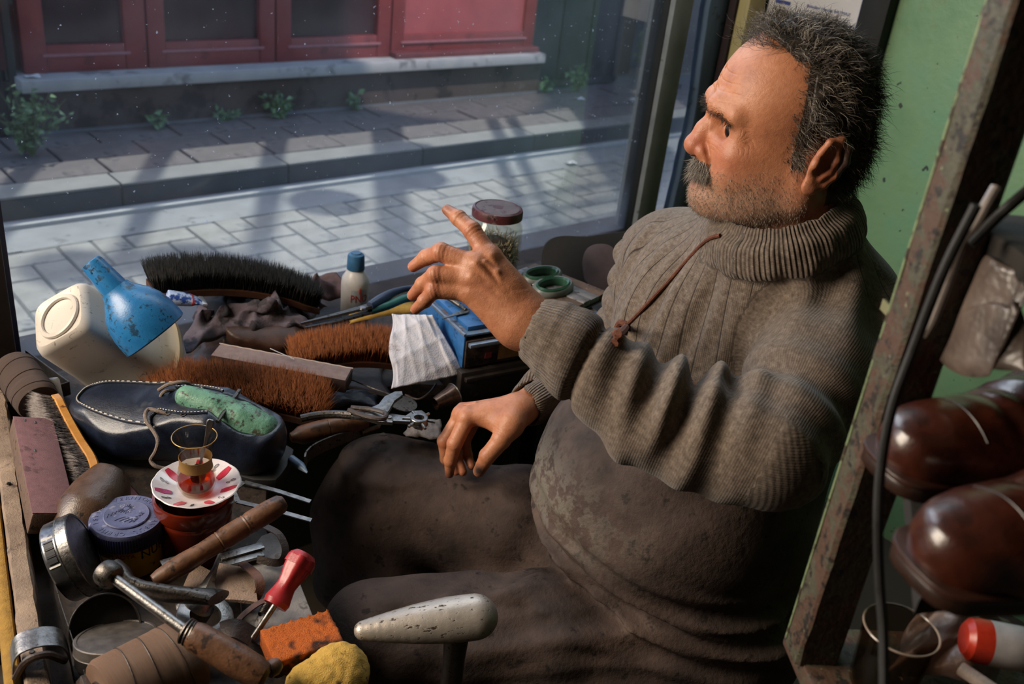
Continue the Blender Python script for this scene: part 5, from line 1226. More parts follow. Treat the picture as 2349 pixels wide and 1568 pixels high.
obj('stitching', merge(*_st), THREAD, up_)
_fl = []
for sgn in (-1, 1):
    xy = [(LM * (.30 + .22 * t), sgn * WM * (.20 + .05 * math.sin(3 * t))) for t in np.linspace(0, 1, 16)] + [(LM * (.52 + .02 * math.sin(3.14 * t)), sgn * WM * (.21 + .22 * t)) for t in np.linspace(0.1, 1, 12)]
    pp = proj(mm, xy, .0016); _fl.append(tube(pp, .0020, 6)); 
    s2 = [tube([Vector(a).lerp(Vector(b), .1) + Vector((0, 0, .0018)), Vector(a).lerp(Vector(b), .65) + Vector((0, 0, .0018))], .0006, 5) for a, b in zip(pp, pp[1:])]; _st2 = merge(*s2); obj('stitching', _st2, THREAD, up_)
obj('facing_edge', merge(*_fl), NAVY, up_)
for fx, sy in ((.47, .25), (.40, .25), (.47, -.25), (.40, -.25)):
    q = proj(mm, [(LM * fx, WM * sy)], .001)
    if q: obj('eyelet', xf(sweep([(.0038 * math.cos(a), .0038 * math.sin(a), 0) for a in np.linspace(0, 6.283, 16, endpoint=False)], circ(.0011, 6), closed=True), zframe(q[0], (0.0, sy * 1.6, 1))), mat('dark_eyelet', '3a3532', '57504b', 0.4, metal=.8), up_)
DL = 1.335
W(moc, 'lace', tube(smoothline(pxp((366, 935, DL), (369, 909, DL - .01), (379, 897, DL - .012), (402, 895, DL), (430, 899, DL + .01), (438, 889, DL + .008), (432, 879, DL - .004), (412, 876, DL - .012), (384, 882, DL - .012), (364, 894, DL - .004)), 6), .0026, 8), LACE)
W(moc, 'lace', tube(smoothline(pxp((410, 948, DL - .03), (402, 953, DL - .036), (384, 949, DL - .04), (361, 942, DL - .042), (341, 938, DL - .04), (333, 952, DL - .048), (338, 970, DL - .055), (353, 990, DL - .06), (362, 1011, DL - .065), (357, 1034, DL - .065), (346, 1054, DL - .06), (356, 1068, DL - .06), (379, 1074, DL - .055), (402, 1074, DL - .05)), 6), .0027, 8), LACE)
# the green last filling the heel of the shoe
lastf = Field((-.02, -.05, .03), (LM * .62, .05, .15), .0026)
_q = np.linspace(0, 1, 14); lastf.chain([(.030 + (LM * .43 - .030) * t, 0, float(np.interp(t, [0, .4, .75, 1], [.074, .084, .097, .104]))) for t in _q], [float(np.interp(t, [0, .3, .6, 1], [.024, .0265, .0235, .016])) for t in _q], k=.001)
lastf.shift(lambda x, y, z: 0.0018 * np.sin(x * 140) * np.sin(y * 190 + z * 90) * np.exp(-((x - LM * .24) / .03) ** 2), .01)
lst = thing('shoe_last', 'flaking green shoe last filling the heel of the navy moccasin', 'shoe last', _M)
obj('block', relax(lastf.mesh(), 1), mat('flaking_green_paint', '4a7560', '62907a', 0.5, ns=10, bump=0.4, bs=90, spots=[('3a3a30', 9, 0.57), ('232420', 24, 0.60)]), lst, angle=180)
obj('hinge_pin', xf(tube([(0, -.034, 0), (0, .034, 0)], .003, 8), Matrix.Translation((LM * .24, 0, .105))), STEEL_D, lst)
# brown shoe under the rag
_h, _t = B(520, 818, .603), B(668, 808, .603); _M = frame(_h, _t - _h)
s2_ = thing('leather_shoe', 'brown shoe half buried under the violet-grey rag, its pale welt showing', 'shoe', _M); L2s = (_t - _h).length + .02
BRN = mat('dull_brown_leather', '3a241a', '4d3225', 0.45, ns=12, bump=0.2)
m2 = shoe_mesh(L2s, .085, .038, .046, .044, .0035); obj('upper', (np.asarray(m2[0]) + (0, 0, .020), m2[1]), BRN, s2_, angle=180)
obj('sole', sole_mesh(L2s, .085, 0, .016), RUBB, s2_); obj('welt', sole_mesh(L2s, .085, .016, .021, .005, .001), mat('tan_welt', '9a7a45', 'b08f58', 0.6), s2_)
# ---------------------------------------------------------------- sanding bars and abrasive paper
GRIT = mat('mauve_abrasive', '6a4a4e', '7d5a5e', 0.9, ns=30, bump=0.6, bs=700, spots=[('563a3e', 10, 0.62)])
def slab_on(name, label, cat, p0, p1, w, h, m, up=(0, 0, 1), off=0.0, bev=.002, part='block', group=None):
    M = frame(p0, Vector(p1) - Vector(p0), up); t = thing(name, label, cat, M, group); L = (Vector(p1) - Vector(p0)).length
    obj(part, bx(0, L, -w / 2 + off, w / 2 + off, 0, h, bev), m, t); return t, L
t, L = slab_on('sanding_bar', 'long mauve-grey sanding bar lying between the two ginger brushes', 'sanding block', B(492, 830, .655), B(800, 888, .645), .040, .022, mat('bar_edge', '2f211f', '3e2d2a', 0.7, bump=0.3))
obj('abrasive_face', bx(.002, L - .002, -.020, .020, .0222, .0236, .0008), mat('pale_mauve_grit', '7f6a68', '93807c', 0.9, ns=20, bump=0.5, bs=500), t)
obj('frayed_edge', tube([(x, .0195 + .0006 * math.sin(x * 300), .0236) for x in np.linspace(0, L, 40)], .0011, 5), mat('pale_fray', 'b5a39a', 'c4b4aa', 0.9), t)
t, L = slab_on('sanding_block', 'mauve sandpaper-covered block leaning along the bench rim', 'sanding block', B(112, 1225, .635), B(64, 1000, .650), .048, .030, mat('block_side', '4f3c33', '66503f', 0.7, ns=20, bump=0.4, spots=[('2a201b', 20, 0.6)]), (0.30, -0.05, 1))
obj('abrasive_face', bx(.001, L - .001, -.0245, .0245, .0300, .0314, .0006), GRIT, t)
for x, y in ((L - .012, .010), (L - .016, -.002), (L - .08, .006)): obj('staple', bx(x, x + .006, y, y + .002, .0312, .0322, .0004), STEEL, t)
o = obj('sandpaper_sheet', gridsurf(lambda u, v: (u * .12, v * .10, .004 * math.sin(3 * u) * v + .002 * math.sin(5 * v)), 14, 12, .0012), mat('plum_sandpaper', '4a2f3a', '5d3e4a', 0.9, ns=30, bump=0.6, bs=700), None, frame(B(345, 1165, .607), B(260, 1070, .606) - B(345, 1165, .607), (0.1, 0, 1)))
tag(o, 'plum-coloured sandpaper sheet slipped under the tea saucer', 'sandpaper')
# ---------------------------------------------------------------- dark tray with spool and tube, far left
TR = thing('tray', 'black metal tray at the foot of the window frame holding a spool', 'tray', frame(B(34, 948, .607), B(150, 908, .607) - B(34, 948, .607)))
obj('floor_plate', bx(-.02, .085, 0, .13, 0, .002), BLACKM, TR)
for q in (bx(-.02, .085, -.001, .001, 0, .022), bx(.084, .086, 0, .13, 0, .022), bx(-.021, -.019, 0, .13, 0, .022)): obj('wall_strip', q, BLACKM, TR)
obj('lip_wire', tube([(-.02, 0, .022), (.085, 0, .022), (.085, .13, .022)], .0012, 6), STEEL_D, TR)
SPOOL = mat('brown_waxed_thread', '3f302a', '54423a', 0.7, ns=6, aniso=(1, 1, 60), bump=0.6, bs=60); SPOOL2 = mat('tan_waxed_thread', '6b4f3d', '7d604b', 0.65, ns=6, aniso=(1, 1, 60), bump=0.6, bs=60)
def spool(name, label, p0, p1, r, m, core):
    M = zframe(p0, Vector(p1) - Vector(p0)); L = (Vector(p1) - Vector(p0)).length; t = thing(name, label, 'thread spool', M)
    obj('thread', lathe([(r * .5, 0), (r * .93, .001), (r, .006), (r * 1.01, L * .3), (r * .998, L * .31), (r, L * .33), (r, L * .64), (r * .997, L * .65), (r * 1.003, L * .67), (r, L - .006), (r * .93, L - .001), (r * .5, L)], 40), m, t)
    obj('core', lathe([(r * .3, -.002), (r * .5, -.002), (r * .5, L + .002), (r * .3, L + .002)], 24), core, t)
    for k in range(3): obj('loose_strand', sweep([(r * 1.01 * math.cos(a), r * 1.01 * math.sin(a), L * (.2 + .28 * k) + .006 * math.sin(a + k)) for a in np.linspace(0, 6.283, 36, endpoint=False)], circ(.0007, 5), closed=True), core, t)
    return t
spool('thread_spool', 'dark brown thread spool lying in the black tray', at(90, 925, z=.652), at(30, 842, z=.668), .030, SPOOL, DARKLEATHER)
spool('thread_spool', 'large tan thread cone at the front edge of the bench', B(440, 1497, .643), B(236, 1606, .643), .040, SPOOL2, DARKLEATHER)
_a, _b = at(126, 925, z=.625), at(116, 868, z=.66); gs = thing('glue_stick', 'white printed tube standing beside the dark thread spool', 'tube', zframe(_a, _b - _a)); LL = (_b - _a).length
obj('barrel', lathe([(0, 0), (.0125, 0), (.013, .002), (.0115, LL - .003), (.0100, LL), (0, LL)], 28), mat('white_print_tube', '9aa0a8', 'b5bac0', 0.35), gs)
for k in range(6): obj('print_line', xf(bx(-.0008, .0008, -.0003, .0003, 0, .006 + .002 * (k % 2)), Matrix.Rotation(-1.9 + .05 * (k % 2), 4, 'Z') @ Matrix.Translation((.0127, 0, LL * .12 + k * LL * .12))), BLACKM, gs)
# ---------------------------------------------------------------- tea: red pot, saucer, glass, spoon
def clear_glass(name, tint, rough=0.02, mixc=0.0):
    t = NT(name); tr = t.node('BsdfTransparent'); tr.inputs[0].default_value = hx(tint); g = t.node('BsdfGlossy'); g.inputs['Roughness'].default_value = rough
    lw = t.node('LayerWeight'); lw.inputs['Blend'].default_value = 0.30
    f = t.ramp(lw.outputs['Facing'], [(0.0, (0.03,) * 3), (0.6, (0.06,) * 3), (1.0, (0.55,) * 3)]); m = t.node('MixShader'); t.link(f, m.inputs[0]); t.link(tr.outputs[0], m.inputs[1]); t.link(g.outputs[0], m.inputs[2])
    t.link(m.outputs[0], t.out.inputs[0]); return t.m
GLASS = clear_glass('clear_glass', 'f2efe9'); JARGLASS = clear_glass('jar_glass', 'f4f4f0', 0.04)
_o = B(450, 1258); PZ = BZ + 0.086
pot = thing('plastic_pot', 'round translucent orange-red pot standing under the tea saucer', 'pot', Matrix.Translation((_o.x, _o.y, BZ + .0006)))
REDP = NT('orange_red_plastic'); REDP.set(Base_Color=REDP.ramp(REDP.noise(10, 3), [(0.3, hx('4a1508')), (0.7, hx('70230e'))]), Roughness=0.25, Subsurface_Weight=0.0, Coat_Weight=0.3)
obj('wall', lathe([(0, 0), (.041, 0), (.0425, .003), (.0440, .050), (.0448, .055), (.0448, .059), (.0440, .061), (.0465, .066), (.0475, .080), (.0470, .084), (.0440, .084), (.0420, .070), (.0400, .010), (0, .010)], 56), REDP.m, pot)
sc = thing('saucer', 'white scalloped saucer with red petal marks under the tea glass', 'saucer', Matrix.Translation((_o.x + .004, _o.y - .002, PZ)) @ Matrix.Scale(.93, 4))
PORC = mat('white_porcelain', 'c4bdc0', 'd2cbcc', 0.15, spec=0.6)
sw_ = lambda a, r, z: 1 + (0.018 * abs(math.cos(a * 6)) * max(0, (r - .03) / .026) - 0.009 if r > .03 else 0)
obj('dish', lathe([(0, .001), (.020, 0), (.024, .0), (.030, .003), (.042, .0085), (.0545, .0155), (.0558, .0172), (.0545, .0180), (.041, .0105), (.029, .0055), (.022, .0035), (0, .003)], 96, sw_), PORC, sc)
PET = mat('red_enamel', 'a8233a', 'b93043', 0.2); PET2 = mat('violet_red_enamel', '8a2a6a', 'b2404a', 0.2, ns=90)
for k, a in enumerate(np.linspace(0.18, 0.18 + 2 * math.pi, 7, endpoint=False)):
    r0, r1 = .031, .0515
    def pf(u, v, a=a):
        r = r0 + (r1 - r0) * u; w = .0085 * (0.55 + 0.65 * math.sin(math.pi * (0.12 + 0.8 * u))) * (v - .5); z = np.interp(r, [.029, .041, .0545], [.0059, .0109, .0183])
        return (r * math.cos(a) - w * math.sin(a), r * math.sin(a) + w * math.cos(a), float(z) + .0004)
    obj('petal_mark', gridsurf(pf, 6, 4, .0005), PET2 if k == 3 else PET, sc)
    sq = [(.043 + .006 * math.sin(6 * t), a + .39 + .05 * math.cos(9 * t)) for t in np.linspace(0, 1, 10)]
    obj('scroll_mark', tube([(r * math.cos(b), r * math.sin(b), float(np.interp(r, [.029, .041, .0545], [.0059, .0109, .0183])) + .0004) for r, b in sq], .0004, 4), mat('grey_scroll_print', '4a4650', '5c5862', 0.5), sc)
tg = thing('tea_glass', 'tulip-shaped tea glass with a gold band and a little tea left', 'glass', Matrix.Translation((_o.x + .004, _o.y - .002, PZ + .0035)) @ Matrix.Scale(.92, 4))
outer = [(.0185, 0), (.0205, .002), (.0245, .012), (.0252, .018), (.0235, .030), (.0205, .042), (.0200, .050), (.0215, .062), (.0245, .074), (.0278, .084)]
inner = [(r - .0016, z + .002) for r, z in outer]; inner[0] = (.016, .006)
obj('wall', lathe([(0, 0)] + outer + [(.0282, .0848), (.0270, .0848)] + list(reversed(inner[1:-1])) + [(0, .006)], 56), GLASS, tg)
obj('gold_rim', sweep([(.0279 * math.cos(a), .0279 * math.sin(a), .0846) for a in np.linspace(0, 6.2832, 56, endpoint=False)], circ(.0006, 6), closed=True), mat('gilt_line', 'b98a4a', 'caa05a', 0.3, metal=.8), tg)
obj('gold_band', lathe([(.0216, .0385), (.0208, .0430), (.0205, .050), (.0211, .0545), (.0205, .0545), (.0198, .050), (.0203, .0430), (.0211, .0385)], 56), mat('speckled_gold_band', '7a5a2a', '9c7a40', 0.6, metal=.4, ns=600, bump=0.4, bs=900), tg)
TEA = NT('amber_tea'); _t1 = TEA.node('BsdfTransparent'); _t1.inputs[0].default_value = hx('e0702a'); _t2 = TEA.node('BsdfGlossy'); _t2.inputs['Roughness'].default_value = 0.03; _t3 = TEA.node('MixShader'); _t3.inputs[0].default_value = 0.08
TEA.link(_t1.outputs[0], _t3.inputs[1]); TEA.link(_t2.outputs[0], _t3.inputs[2]); TEA.link(_t3.outputs[0], TEA.out.inputs[0])
obj('tea', lathe([(0, .0065), (.0165, .0065), (.0205, .0095), (.0228, .015), (.0226, .0225), (0, .0225)], 48), TEA.m, tg)
_a = Vector((_o.x + .006, _o.y + .004, PZ + .014)); _b = at(484, 962, d=1.135)
sp = thing('teaspoon', 'small steel teaspoon standing in the tea glass', 'spoon', zframe(_a, _b - _a, RT)); Ls = (_b - _a).length
obj('handle', sweep([(0, 0, .022 + (Ls - .022) * t) for t in np.linspace(0, 1, 24)], [(-1, 0), (-.7, .4), (.7, .4), (1, 0), (.7, -.4), (-.7, -.4)], (0, 1, 0), scale=lambda t: .0016 + .0036 * max(0, (t - .45) / .55) ** 1.3 - (.0022 if t > .97 else 0)), STEEL, sp)
obj('bowl', gridsurf(lambda u, v: ((v - .5) * .020 * math.sin(math.pi * (0.06 + .9 * u)) ** .6, .0045 * (1 - (2 * v - 1) ** 2) * math.sin(math.pi * u), -.004 + .029 * u), 14, 10, .0008), STEEL, sp)
# ---------------------------------------------------------------- blue-lidded jar
_o = B(300, 1285); BJ = thing('paste_jar', 'squat jar with a dusty blue ribbed lid and a yellow label', 'jar', Matrix.Translation((_o.x, _o.y, BZ + .0006)))
jbody = obj('body', lathe([(0, 0), (.036, 0), (.0385, .003), (.0385, .044), (.036, .047), (0, .047)], 56), mat('yellow_jar_label', 'b89a1e', 'c9ac30', 0.45, ns=9, spots=[('3a3420', 14, 0.64)]), BJ)
LIDB = mat('dusty_blue_lid', '3f4466', '5a5f80', 0.55, ns=14, bump=0.1, spots=[('7a7c92', 18, 0.62)]); LIDE = mat('dark_blue_lid_edge', '1c2148', '272d58', 0.45)
lid = obj('lid', lathe([(.0415, .044), (.0422, .046), (.0422, .064), (.0405, .0675), (0, .0675)], 180, lambda a, r, z: 1 + (.009 * math.cos(a * 90) if r > .0418 else 0)), LIDB, BJ)
obj('lid_skirt', lathe([(.0418, .0435), (.0424, .046), (.0424, .062), (.0418, .063)], 180, lambda a, r, z: 1 + .010 * math.cos(a * 90)), LIDE, lid)
obj('lid_boss', lathe([(.0262, .067), (.0262, .0690), (.0252, .0700), (.0245, .0696), (0, .0696)], 64), LIDB, lid)
_rel = LIDB
def ring_text(txt, r, size, z, a0, a1, par, m, flip=False):
    n = len(txt)
    for i, ch in enumerate(txt):
        if ch == ' ': continue
        a = a0 + (a1 - a0) * i / (n - 1); M = Matrix.Translation((r * math.cos(a), r * math.sin(a), z)) @ Matrix.Rotation(a + (math.pi / 2 if flip else -math.pi / 2), 4, 'Z')
        V, F = solid_text(ch, size, .0004); yield xf((V, F), M)
_ca = math.atan2((CAM - Vector(_o)).y, (CAM - Vector(_o)).x)
obj('embossed_ring_text', merge(*ring_text('ISVIOL VERNIONS ISTANBUL CREME', .0345, .0085, .0676, _ca + 2.9 + 2.0, _ca + 2.9 - 3.9, BJ, None)), LIDB, lid, smooth=False)
_br = _ca + math.pi / 2 + 0.35
_R = Matrix.Rotation(_br, 4, 'Z')
obj('embossed_name', xf(solid_text('SAFAK', .0068, .0005), Matrix.Translation((0, 0, .0699)) @ _R @ Matrix.Translation((.008, -.012, 0)) @ Matrix.Rotation(0.5, 4, 'Z')), LIDB, lid, smooth=False)
_sun = [xf(tube([(.004, 0, 0), (.0075 if k % 2 else .0092, 0, 0)], .0005, 4), Matrix.Translation((0, 0, .0699)) @ _R @ Matrix.Translation((.004, .010, 0)) @ Matrix.Rotation(k * math.pi / 9, 4, 'Z')) for k in range(18)]
obj('embossed_sun', merge(*_sun, xf(lathe([(0, 0), (.0032, 0), (.003, .0006), (0, .0009)], 16), Matrix.Translation((0, 0, .0697)) @ _R @ Matrix.Translation((.004, .010, 0)))), LIDB, lid)
_sea = [xf(tube([(-.012 + .004 * k, 0, 0), (-.006 + .004 * k, .0008, 0), (.001 + .003 * k, 0, 0)], .0005, 4), Matrix.Translation((0, 0, .0699)) @ _R @ Matrix.Translation((-.004, -.004 - .004 * k, 0))) for k in range(4)]
_hill = [xf(tube([(-.021 + i * .005, .006 + .001 * i, 0), (-.017 + i * .005, .012, 0), (-.013 + i * .005, .008 + .001 * i, 0)], .0005, 4), Matrix.Translation((0, 0, .0699)) @ _R) for i in range(4)]
obj('embossed_scene', merge(*_sea, *_hill), LIDB, lid)
def wrap(vf, r, a, z): return [((r + q[2]) * math.cos(a + q[0] / r), (r + q[2]) * math.sin(a + q[0] / r), q[1] + z) for q in vf[0]], vf[1]
INK = mat('dark_ink', '1a1c20', '23252b', 0.6); INKR = mat('rust_ink', '8a3a1c', '97482a', 0.6)
obj('label_name', wrap(solid_text('NUR', .017, .0003), .0388, _ca + .75, .034), INK, jbody, smooth=False)
obj('label_title', wrap(solid_text('KREM BOYA', .0085, .0003), .0388, _ca - .45, .036), INKR, jbody, smooth=False)
for k in range(8): obj('label_line', wrap((box(.030 - .002 * (k % 3), .0009, .0004)), .0388, _ca - .55, .029 - k * .0026), INK, jbody, smooth=False)
# ---------------------------------------------------------------- tins on the left
def tin(name, label, c, axis, r, h, m, mlid, xref=(1, 0, 0), open_=False):
    t = thing(name, label, 'tin', zframe(c, axis, xref))
    if open_: obj('cup', lathe([(0, 0), (r, 0), (r, h), (r * .965, h), (r * .955, .002), (0, .002)], 56), m, t); obj('bead', sweep([(r * math.cos(a), r * math.sin(a), h) for a in np.linspace(0, 6.2832, 56, endpoint=False)], circ(.0009, 6), closed=True), mlid, t)
    else:
        obj('base', lathe([(0, 0), (r * .97, 0), (r, .002), (r, h * .55), (r * .985, h * .56)], 56), m, t)
        obj('lid', lathe([(r * 1.0, h * .56), (r * 1.012, h * .57), (r * 1.012, h * .97), (r * .985, h), (r * .93, h), (r * .92, h * .97), (0, h * .97)], 56), mlid, t)
        obj('seam_ring', sweep([(r * 1.012 * math.cos(a), r * 1.012 * math.sin(a), h * .56) for a in np.linspace(0, 6.2832, 56, endpoint=False)], circ(.0008, 6), closed=True), mlid, t)
    return t
TINP = mat('printed_tin', '55585e', '8b8d90', 0.3, metal=.85, ns=12, spots=[('2a2e3a', 9, 0.56)])
_c = at(112, 1300, z=.655); tn_ = tin('polish_tin', 'round printed polish tin standing on edge against the bench rim', _c - Vector((-.012, 0, 0)), (0.86, -0.30, 0.36), .047, .030, TINP, STEEL)
for k in range(9): obj('bar_mark', wrap((box(.0014 + .0012 * (k % 3), .010, .0006)), .0477, 2.75 + k * .062, .009), INK, tn_, smooth=False)
obj('bar_patch', wrap((box(.036, .012, .0006)), .0474, 2.75 + .25, .009), mat('pale_print_patch', 'b5b3ae', 'c4c2bd', 0.5), tn_, smooth=False)
_c = at(240, 1440, z=.640); tin('open_tin', 'open black tin lid propped upright beside the steel rod punch', _c, (-0.15, -0.72, 0.68), .035, .014, BLACKM, STEEL_D, open_=True)
_c = B(270, 1512, .632); tin('polish_tin', 'flat black tin with a scuffed grey top, in front of the open lid', _c, (0.14, 0.30, 0.92), .041, .026, BLACKM, mat('scuffed_tin_top', '4f4a47', '6a645f', 0.45, metal=.5, ns=14, bump=0.1), open_=False)
# clip over the rim and the bent blade
_c = at(95, 1500, z=.645); _ax = (_b - _a).normalized()
cl = thing('metal_clip', 'bent shiny steel clip hooked over the timber rim', 'clip', frame(at(58, 1488, z=.652), _dr.cross(Vector((0, 0, 1))) * 1.0, (0, 0, 1)))
obj('band', sweep(smoothline([(x, 0, z) for x, z in ((-.014, -.05), (-.0125, -.015), (-.008, .004), (.004, .010), (.020, .009), (.032, .002), (.037, -.014), (.039, -.05))], 6), [(-.014, 0), (-.014, .0018), (.014, .0018), (.014, 0)], (0, 0, 1)), STEEL, cl)
obj('leather_loop', tube(smoothline([(-.012, -.016, -.02), (0, -.022, .004), (.018, -.022, .006), (.034, -.018, -.012)], 6), .004, 8), DARKLEATHER, cl)
kb = thing('knife_blade', 'long curved knife blade standing along the inside of the rim', 'blade', Matrix.Translation(B(170, 1480, .62)))
W(kb, 'blade', sweep(smoothline(pzp((125, 1345, .650), (140, 1400, .645), (158, 1455, .640), (180, 1520, .635), (205, 1590, .630)), 6), [(-.0010, -.016), (.0010, -.016), (.0004, .016), (-.0004, .016)], (0, 0, 1)), STEEL_D)
W(kb, 'tape_grip', sweep(smoothline(pzp((196, 1570, .632), (215, 1620, .630), (235, 1680, .628)), 4), circ(.010, 10, .016), (0, 0, 1)), DARKLEATHER)
# ---------------------------------------------------------------- hammer, punch, mallet handle
def turned(name, p0, p1, prof, m, par, n=24):
    M = zframe(p0, Vector(p1) - Vector(p0)); L = (Vector(p1) - Vector(p0)).length
    return W(par, name, xf(lathe([(r, t * L) for r, t in prof], n), M), m)
_e, _s = at(655, 1148, z=.700), at(352, 1335, z=.655)
hm = thing('cobbler_hammer', 'cobbler hammer with a turned wooden handle lying across the tools', 'hammer', Matrix.Translation(B(420, 1340, .63)))
turned('handle', _s, _e, [(0, 0), (.0085, .004), (.0105, .05), (.0115, .14), (.0125, .22), (.0110, .36), (.0118, .47), (.0112, .475), (.0125, .485), (.0118, .495), (.0130, .53), (.0130, .66), (.0120, .675), (.0130, .685), (.0120, .695), (.0132, .72), (.0130, .88), (.0115, .96), (.0075, .99), (0, 1)], WOOD_H, hm)
W(hm, 'head', loft([[tuple(at(px_, py_, z=z_) + RT * (w_ * math.cos(a)) * 0.25 + Vector((0, 0, 1)) * (h_ * math.sin(a)) + FWD * (w_ * math.cos(a))) for a in np.linspace(0, 6.283, 16, endpoint=False)] for px_, py_, z_, w_, h_ in ((268, 1302, .686, .012, .012), (285, 1318, .686, .0125, .0125), (300, 1335, .683, .0085, .009), (330, 1350, .679, .010, .011), (390, 1362, .676, .011, .012), (450, 1366, .673, .014, .011), (485, 1368, .671, .019, .010), (502, 1370, .669, .021, .008))]), STEEL_D)
pn = thing('punch_tool', 'steel rod punch with a round striking cap and a wooden handle', 'punch', Matrix.Translation(B(420, 1470, .63)))
_p0, _p1, _p2 = at(256, 1322, z=.722), at(425, 1445, z=.706), at(612, 1555, z=.676)
turned('rod', _p0, _p1, [(0, 0), (.0055, 0), (.0055, 1), (0, 1)], STEEL, pn)
W(pn, 'striking_cap', xf(lathe([(0, -.010), (.012, -.009), (.0138, -.005), (.0138, .004), (.012, .008), (.006, .010), (0, .010)], 28), zframe(_p0 - (_p1 - _p0).normalized() * .004, _p1 - _p0)), STEEL_D)
turned('handle', _p1, _p2, [(0, -.03), (.0085, -.028), (.0095, .0), (.0110, .04), (.0125, .06), (.0145, .13), (.0155, .35), (.0160, .62), (.0155, .85), (.0130, .96), (.007, 1), (0, 1.005)], WOOD_H, pn)
W(pn, 'wire_wrap', merge(*[xf(sweep([(.0118 * math.cos(a), .0118 * math.sin(a), 0) for a in np.linspace(0, 6.283, 20, endpoint=False)], circ(.0018, 6), closed=True), zframe(_p1 + (_p2 - _p1).normalized() * (.001 + .0032 * k), (_p2 - _p1) + Vector((.01 * k, 0, .006)))) for k in range(4)]), STEEL_D)
turned('end_knob', at(612, 1540, z=.676), at(640, 1520, z=.676), [(0, 0), (.008, .1), (.009, .6), (.006, 1), (0, 1.05)], WOOD_H, pn)
# small flat things in front of the hammer
ps = thing('paring_iron', 'flared pale steel paring iron between hammer and leather squares', 'iron', Matrix.Translation(B(480, 1360, .61)))
W(ps, 'shank', loft([[tuple(at(a - w, b, z=z)), tuple(at(a, b, z=z + .006)), tuple(at(a + w, b, z=z)), tuple(at(a, b, z=z - .004))] for a, b, w, z in ((505, 1268, 4, .650), (492, 1305, 7, .650), (478, 1335, 14, .648), (470, 1352, 26, .645), (480, 1372, 32, .642))]), STEEL)
W(ps, 'ring_blade', xf(lathe([(.016, 0), (.030, 0), (.0305, .003), (.029, .004), (.017, .004), (.016, 0)], 40), zframe(at(470, 1415, z=.640), (0.15, -0.25, 1))), STEEL)
_cc = thing('metal_cup', 'small domed steel cup lying under the punch rod', 'cup', zframe(at(440, 1400, z=.632), (0.5, -0.3, 0.8)))
obj('shell', lathe([(.020, 0), (.021, .001), (.019, .014), (.012, .021), (0, .024)], 32), STEEL, _cc)
def leather_sq(label, q, z, th, m):
    P4 = [at(a, b, z=z) for a, b in q]; o = sum(P4, Vector()) / 4
    t = obj('leather_piece', gridsurf(lambda u, v: tuple((P4[0] * (1 - u) * (1 - v) + P4[1] * u * (1 - v) + P4[2] * u * v + P4[3] * (1 - u) * v) - o + Vector((0, 0, .003 * math.sin(3 * u + 2 * v)))), 8, 8, -th), m, None, Matrix.Translation(o)); return tag(t, label, 'leather scrap')
TANL = mat('tan_split_leather', '7d6858', '96806e', 0.85, ns=30, bump=0.5, bs=260, spots=[('4a3a30', 8, 0.66)])
leather_sq('square of tan split leather with a small slit, under the paring iron', [(470, 1382), (590, 1388), (578, 1302), (492, 1300)], .634, .004, TANL)
leather_sq('darker tan leather scrap under the hammer handle', [(420, 1358), (482, 1372), (500, 1318), (445, 1300)], .626, .004, mat('brown_split_leather', '6a5648', '7d6857', 0.85, ns=30, bump=0.5, bs=260))
gs_ = obj('stone_slab', prism([tuple(B(a, b).xy) for a, b in ((640, 1235), (770, 1568), (690, 1568), (560, 1480), (545, 1320), (600, 1250))], BZ + .0005, BZ + .016, .002), mat('grey_slate', '6f6a68', '87827f', 0.75, ns=18, bump=0.35, bs=160, spots=[('55504e', 9, 0.62)]))
tag(gs_, 'flat grey stone slab along the bench edge under the red screwdriver', 'slab')
def strap(label, pts, w, m, th=.0016):
    path = smoothline([tuple(at(a, b, z=z)) for a, b, z in pts], 6); o = np.mean(path, 0); t = obj('leather_strap', sweep([tuple(np.array(p) - o) for p in path], [(-w / 2, -th / 2), (-w / 2, th / 2), (w / 2, th / 2), (w / 2, -th / 2)], (0, 0, 1)), m, None, Matrix.Translation(Vector(o)), angle=30); return tag(t, label, 'strap')
STRAPM = mat('brown_strap_leather', '4a3128', '644438', 0.6, ns=20, bump=0.3, bs=150)
strap('dark leather strap looped beyond the hammer handle end', [(605, 1205, .655), (640, 1225, .650), (655, 1262, .640), (640, 1290, .632), (590, 1282, .628)], .009, DARKLEATHER)
strap('reddish leather strip curling beside the tan leather square', [(555, 1290, .640), (590, 1320, .648), (597, 1350, .640), (580, 1382, .624)], .010, STRAPM)
strap('thin leather strip running from the square to the screwdriver shank', [(620, 1372, .640), (590, 1385, .645), (560, 1408, .640), (540, 1430, .630)], .007, STRAPM)
strap('wide folded leather strap under the brass wire of the punch', [(455, 1490, .625), (500, 1450, .635), (540, 1440, .640), (580, 1460, .630)], .022, DARKLEATHER)
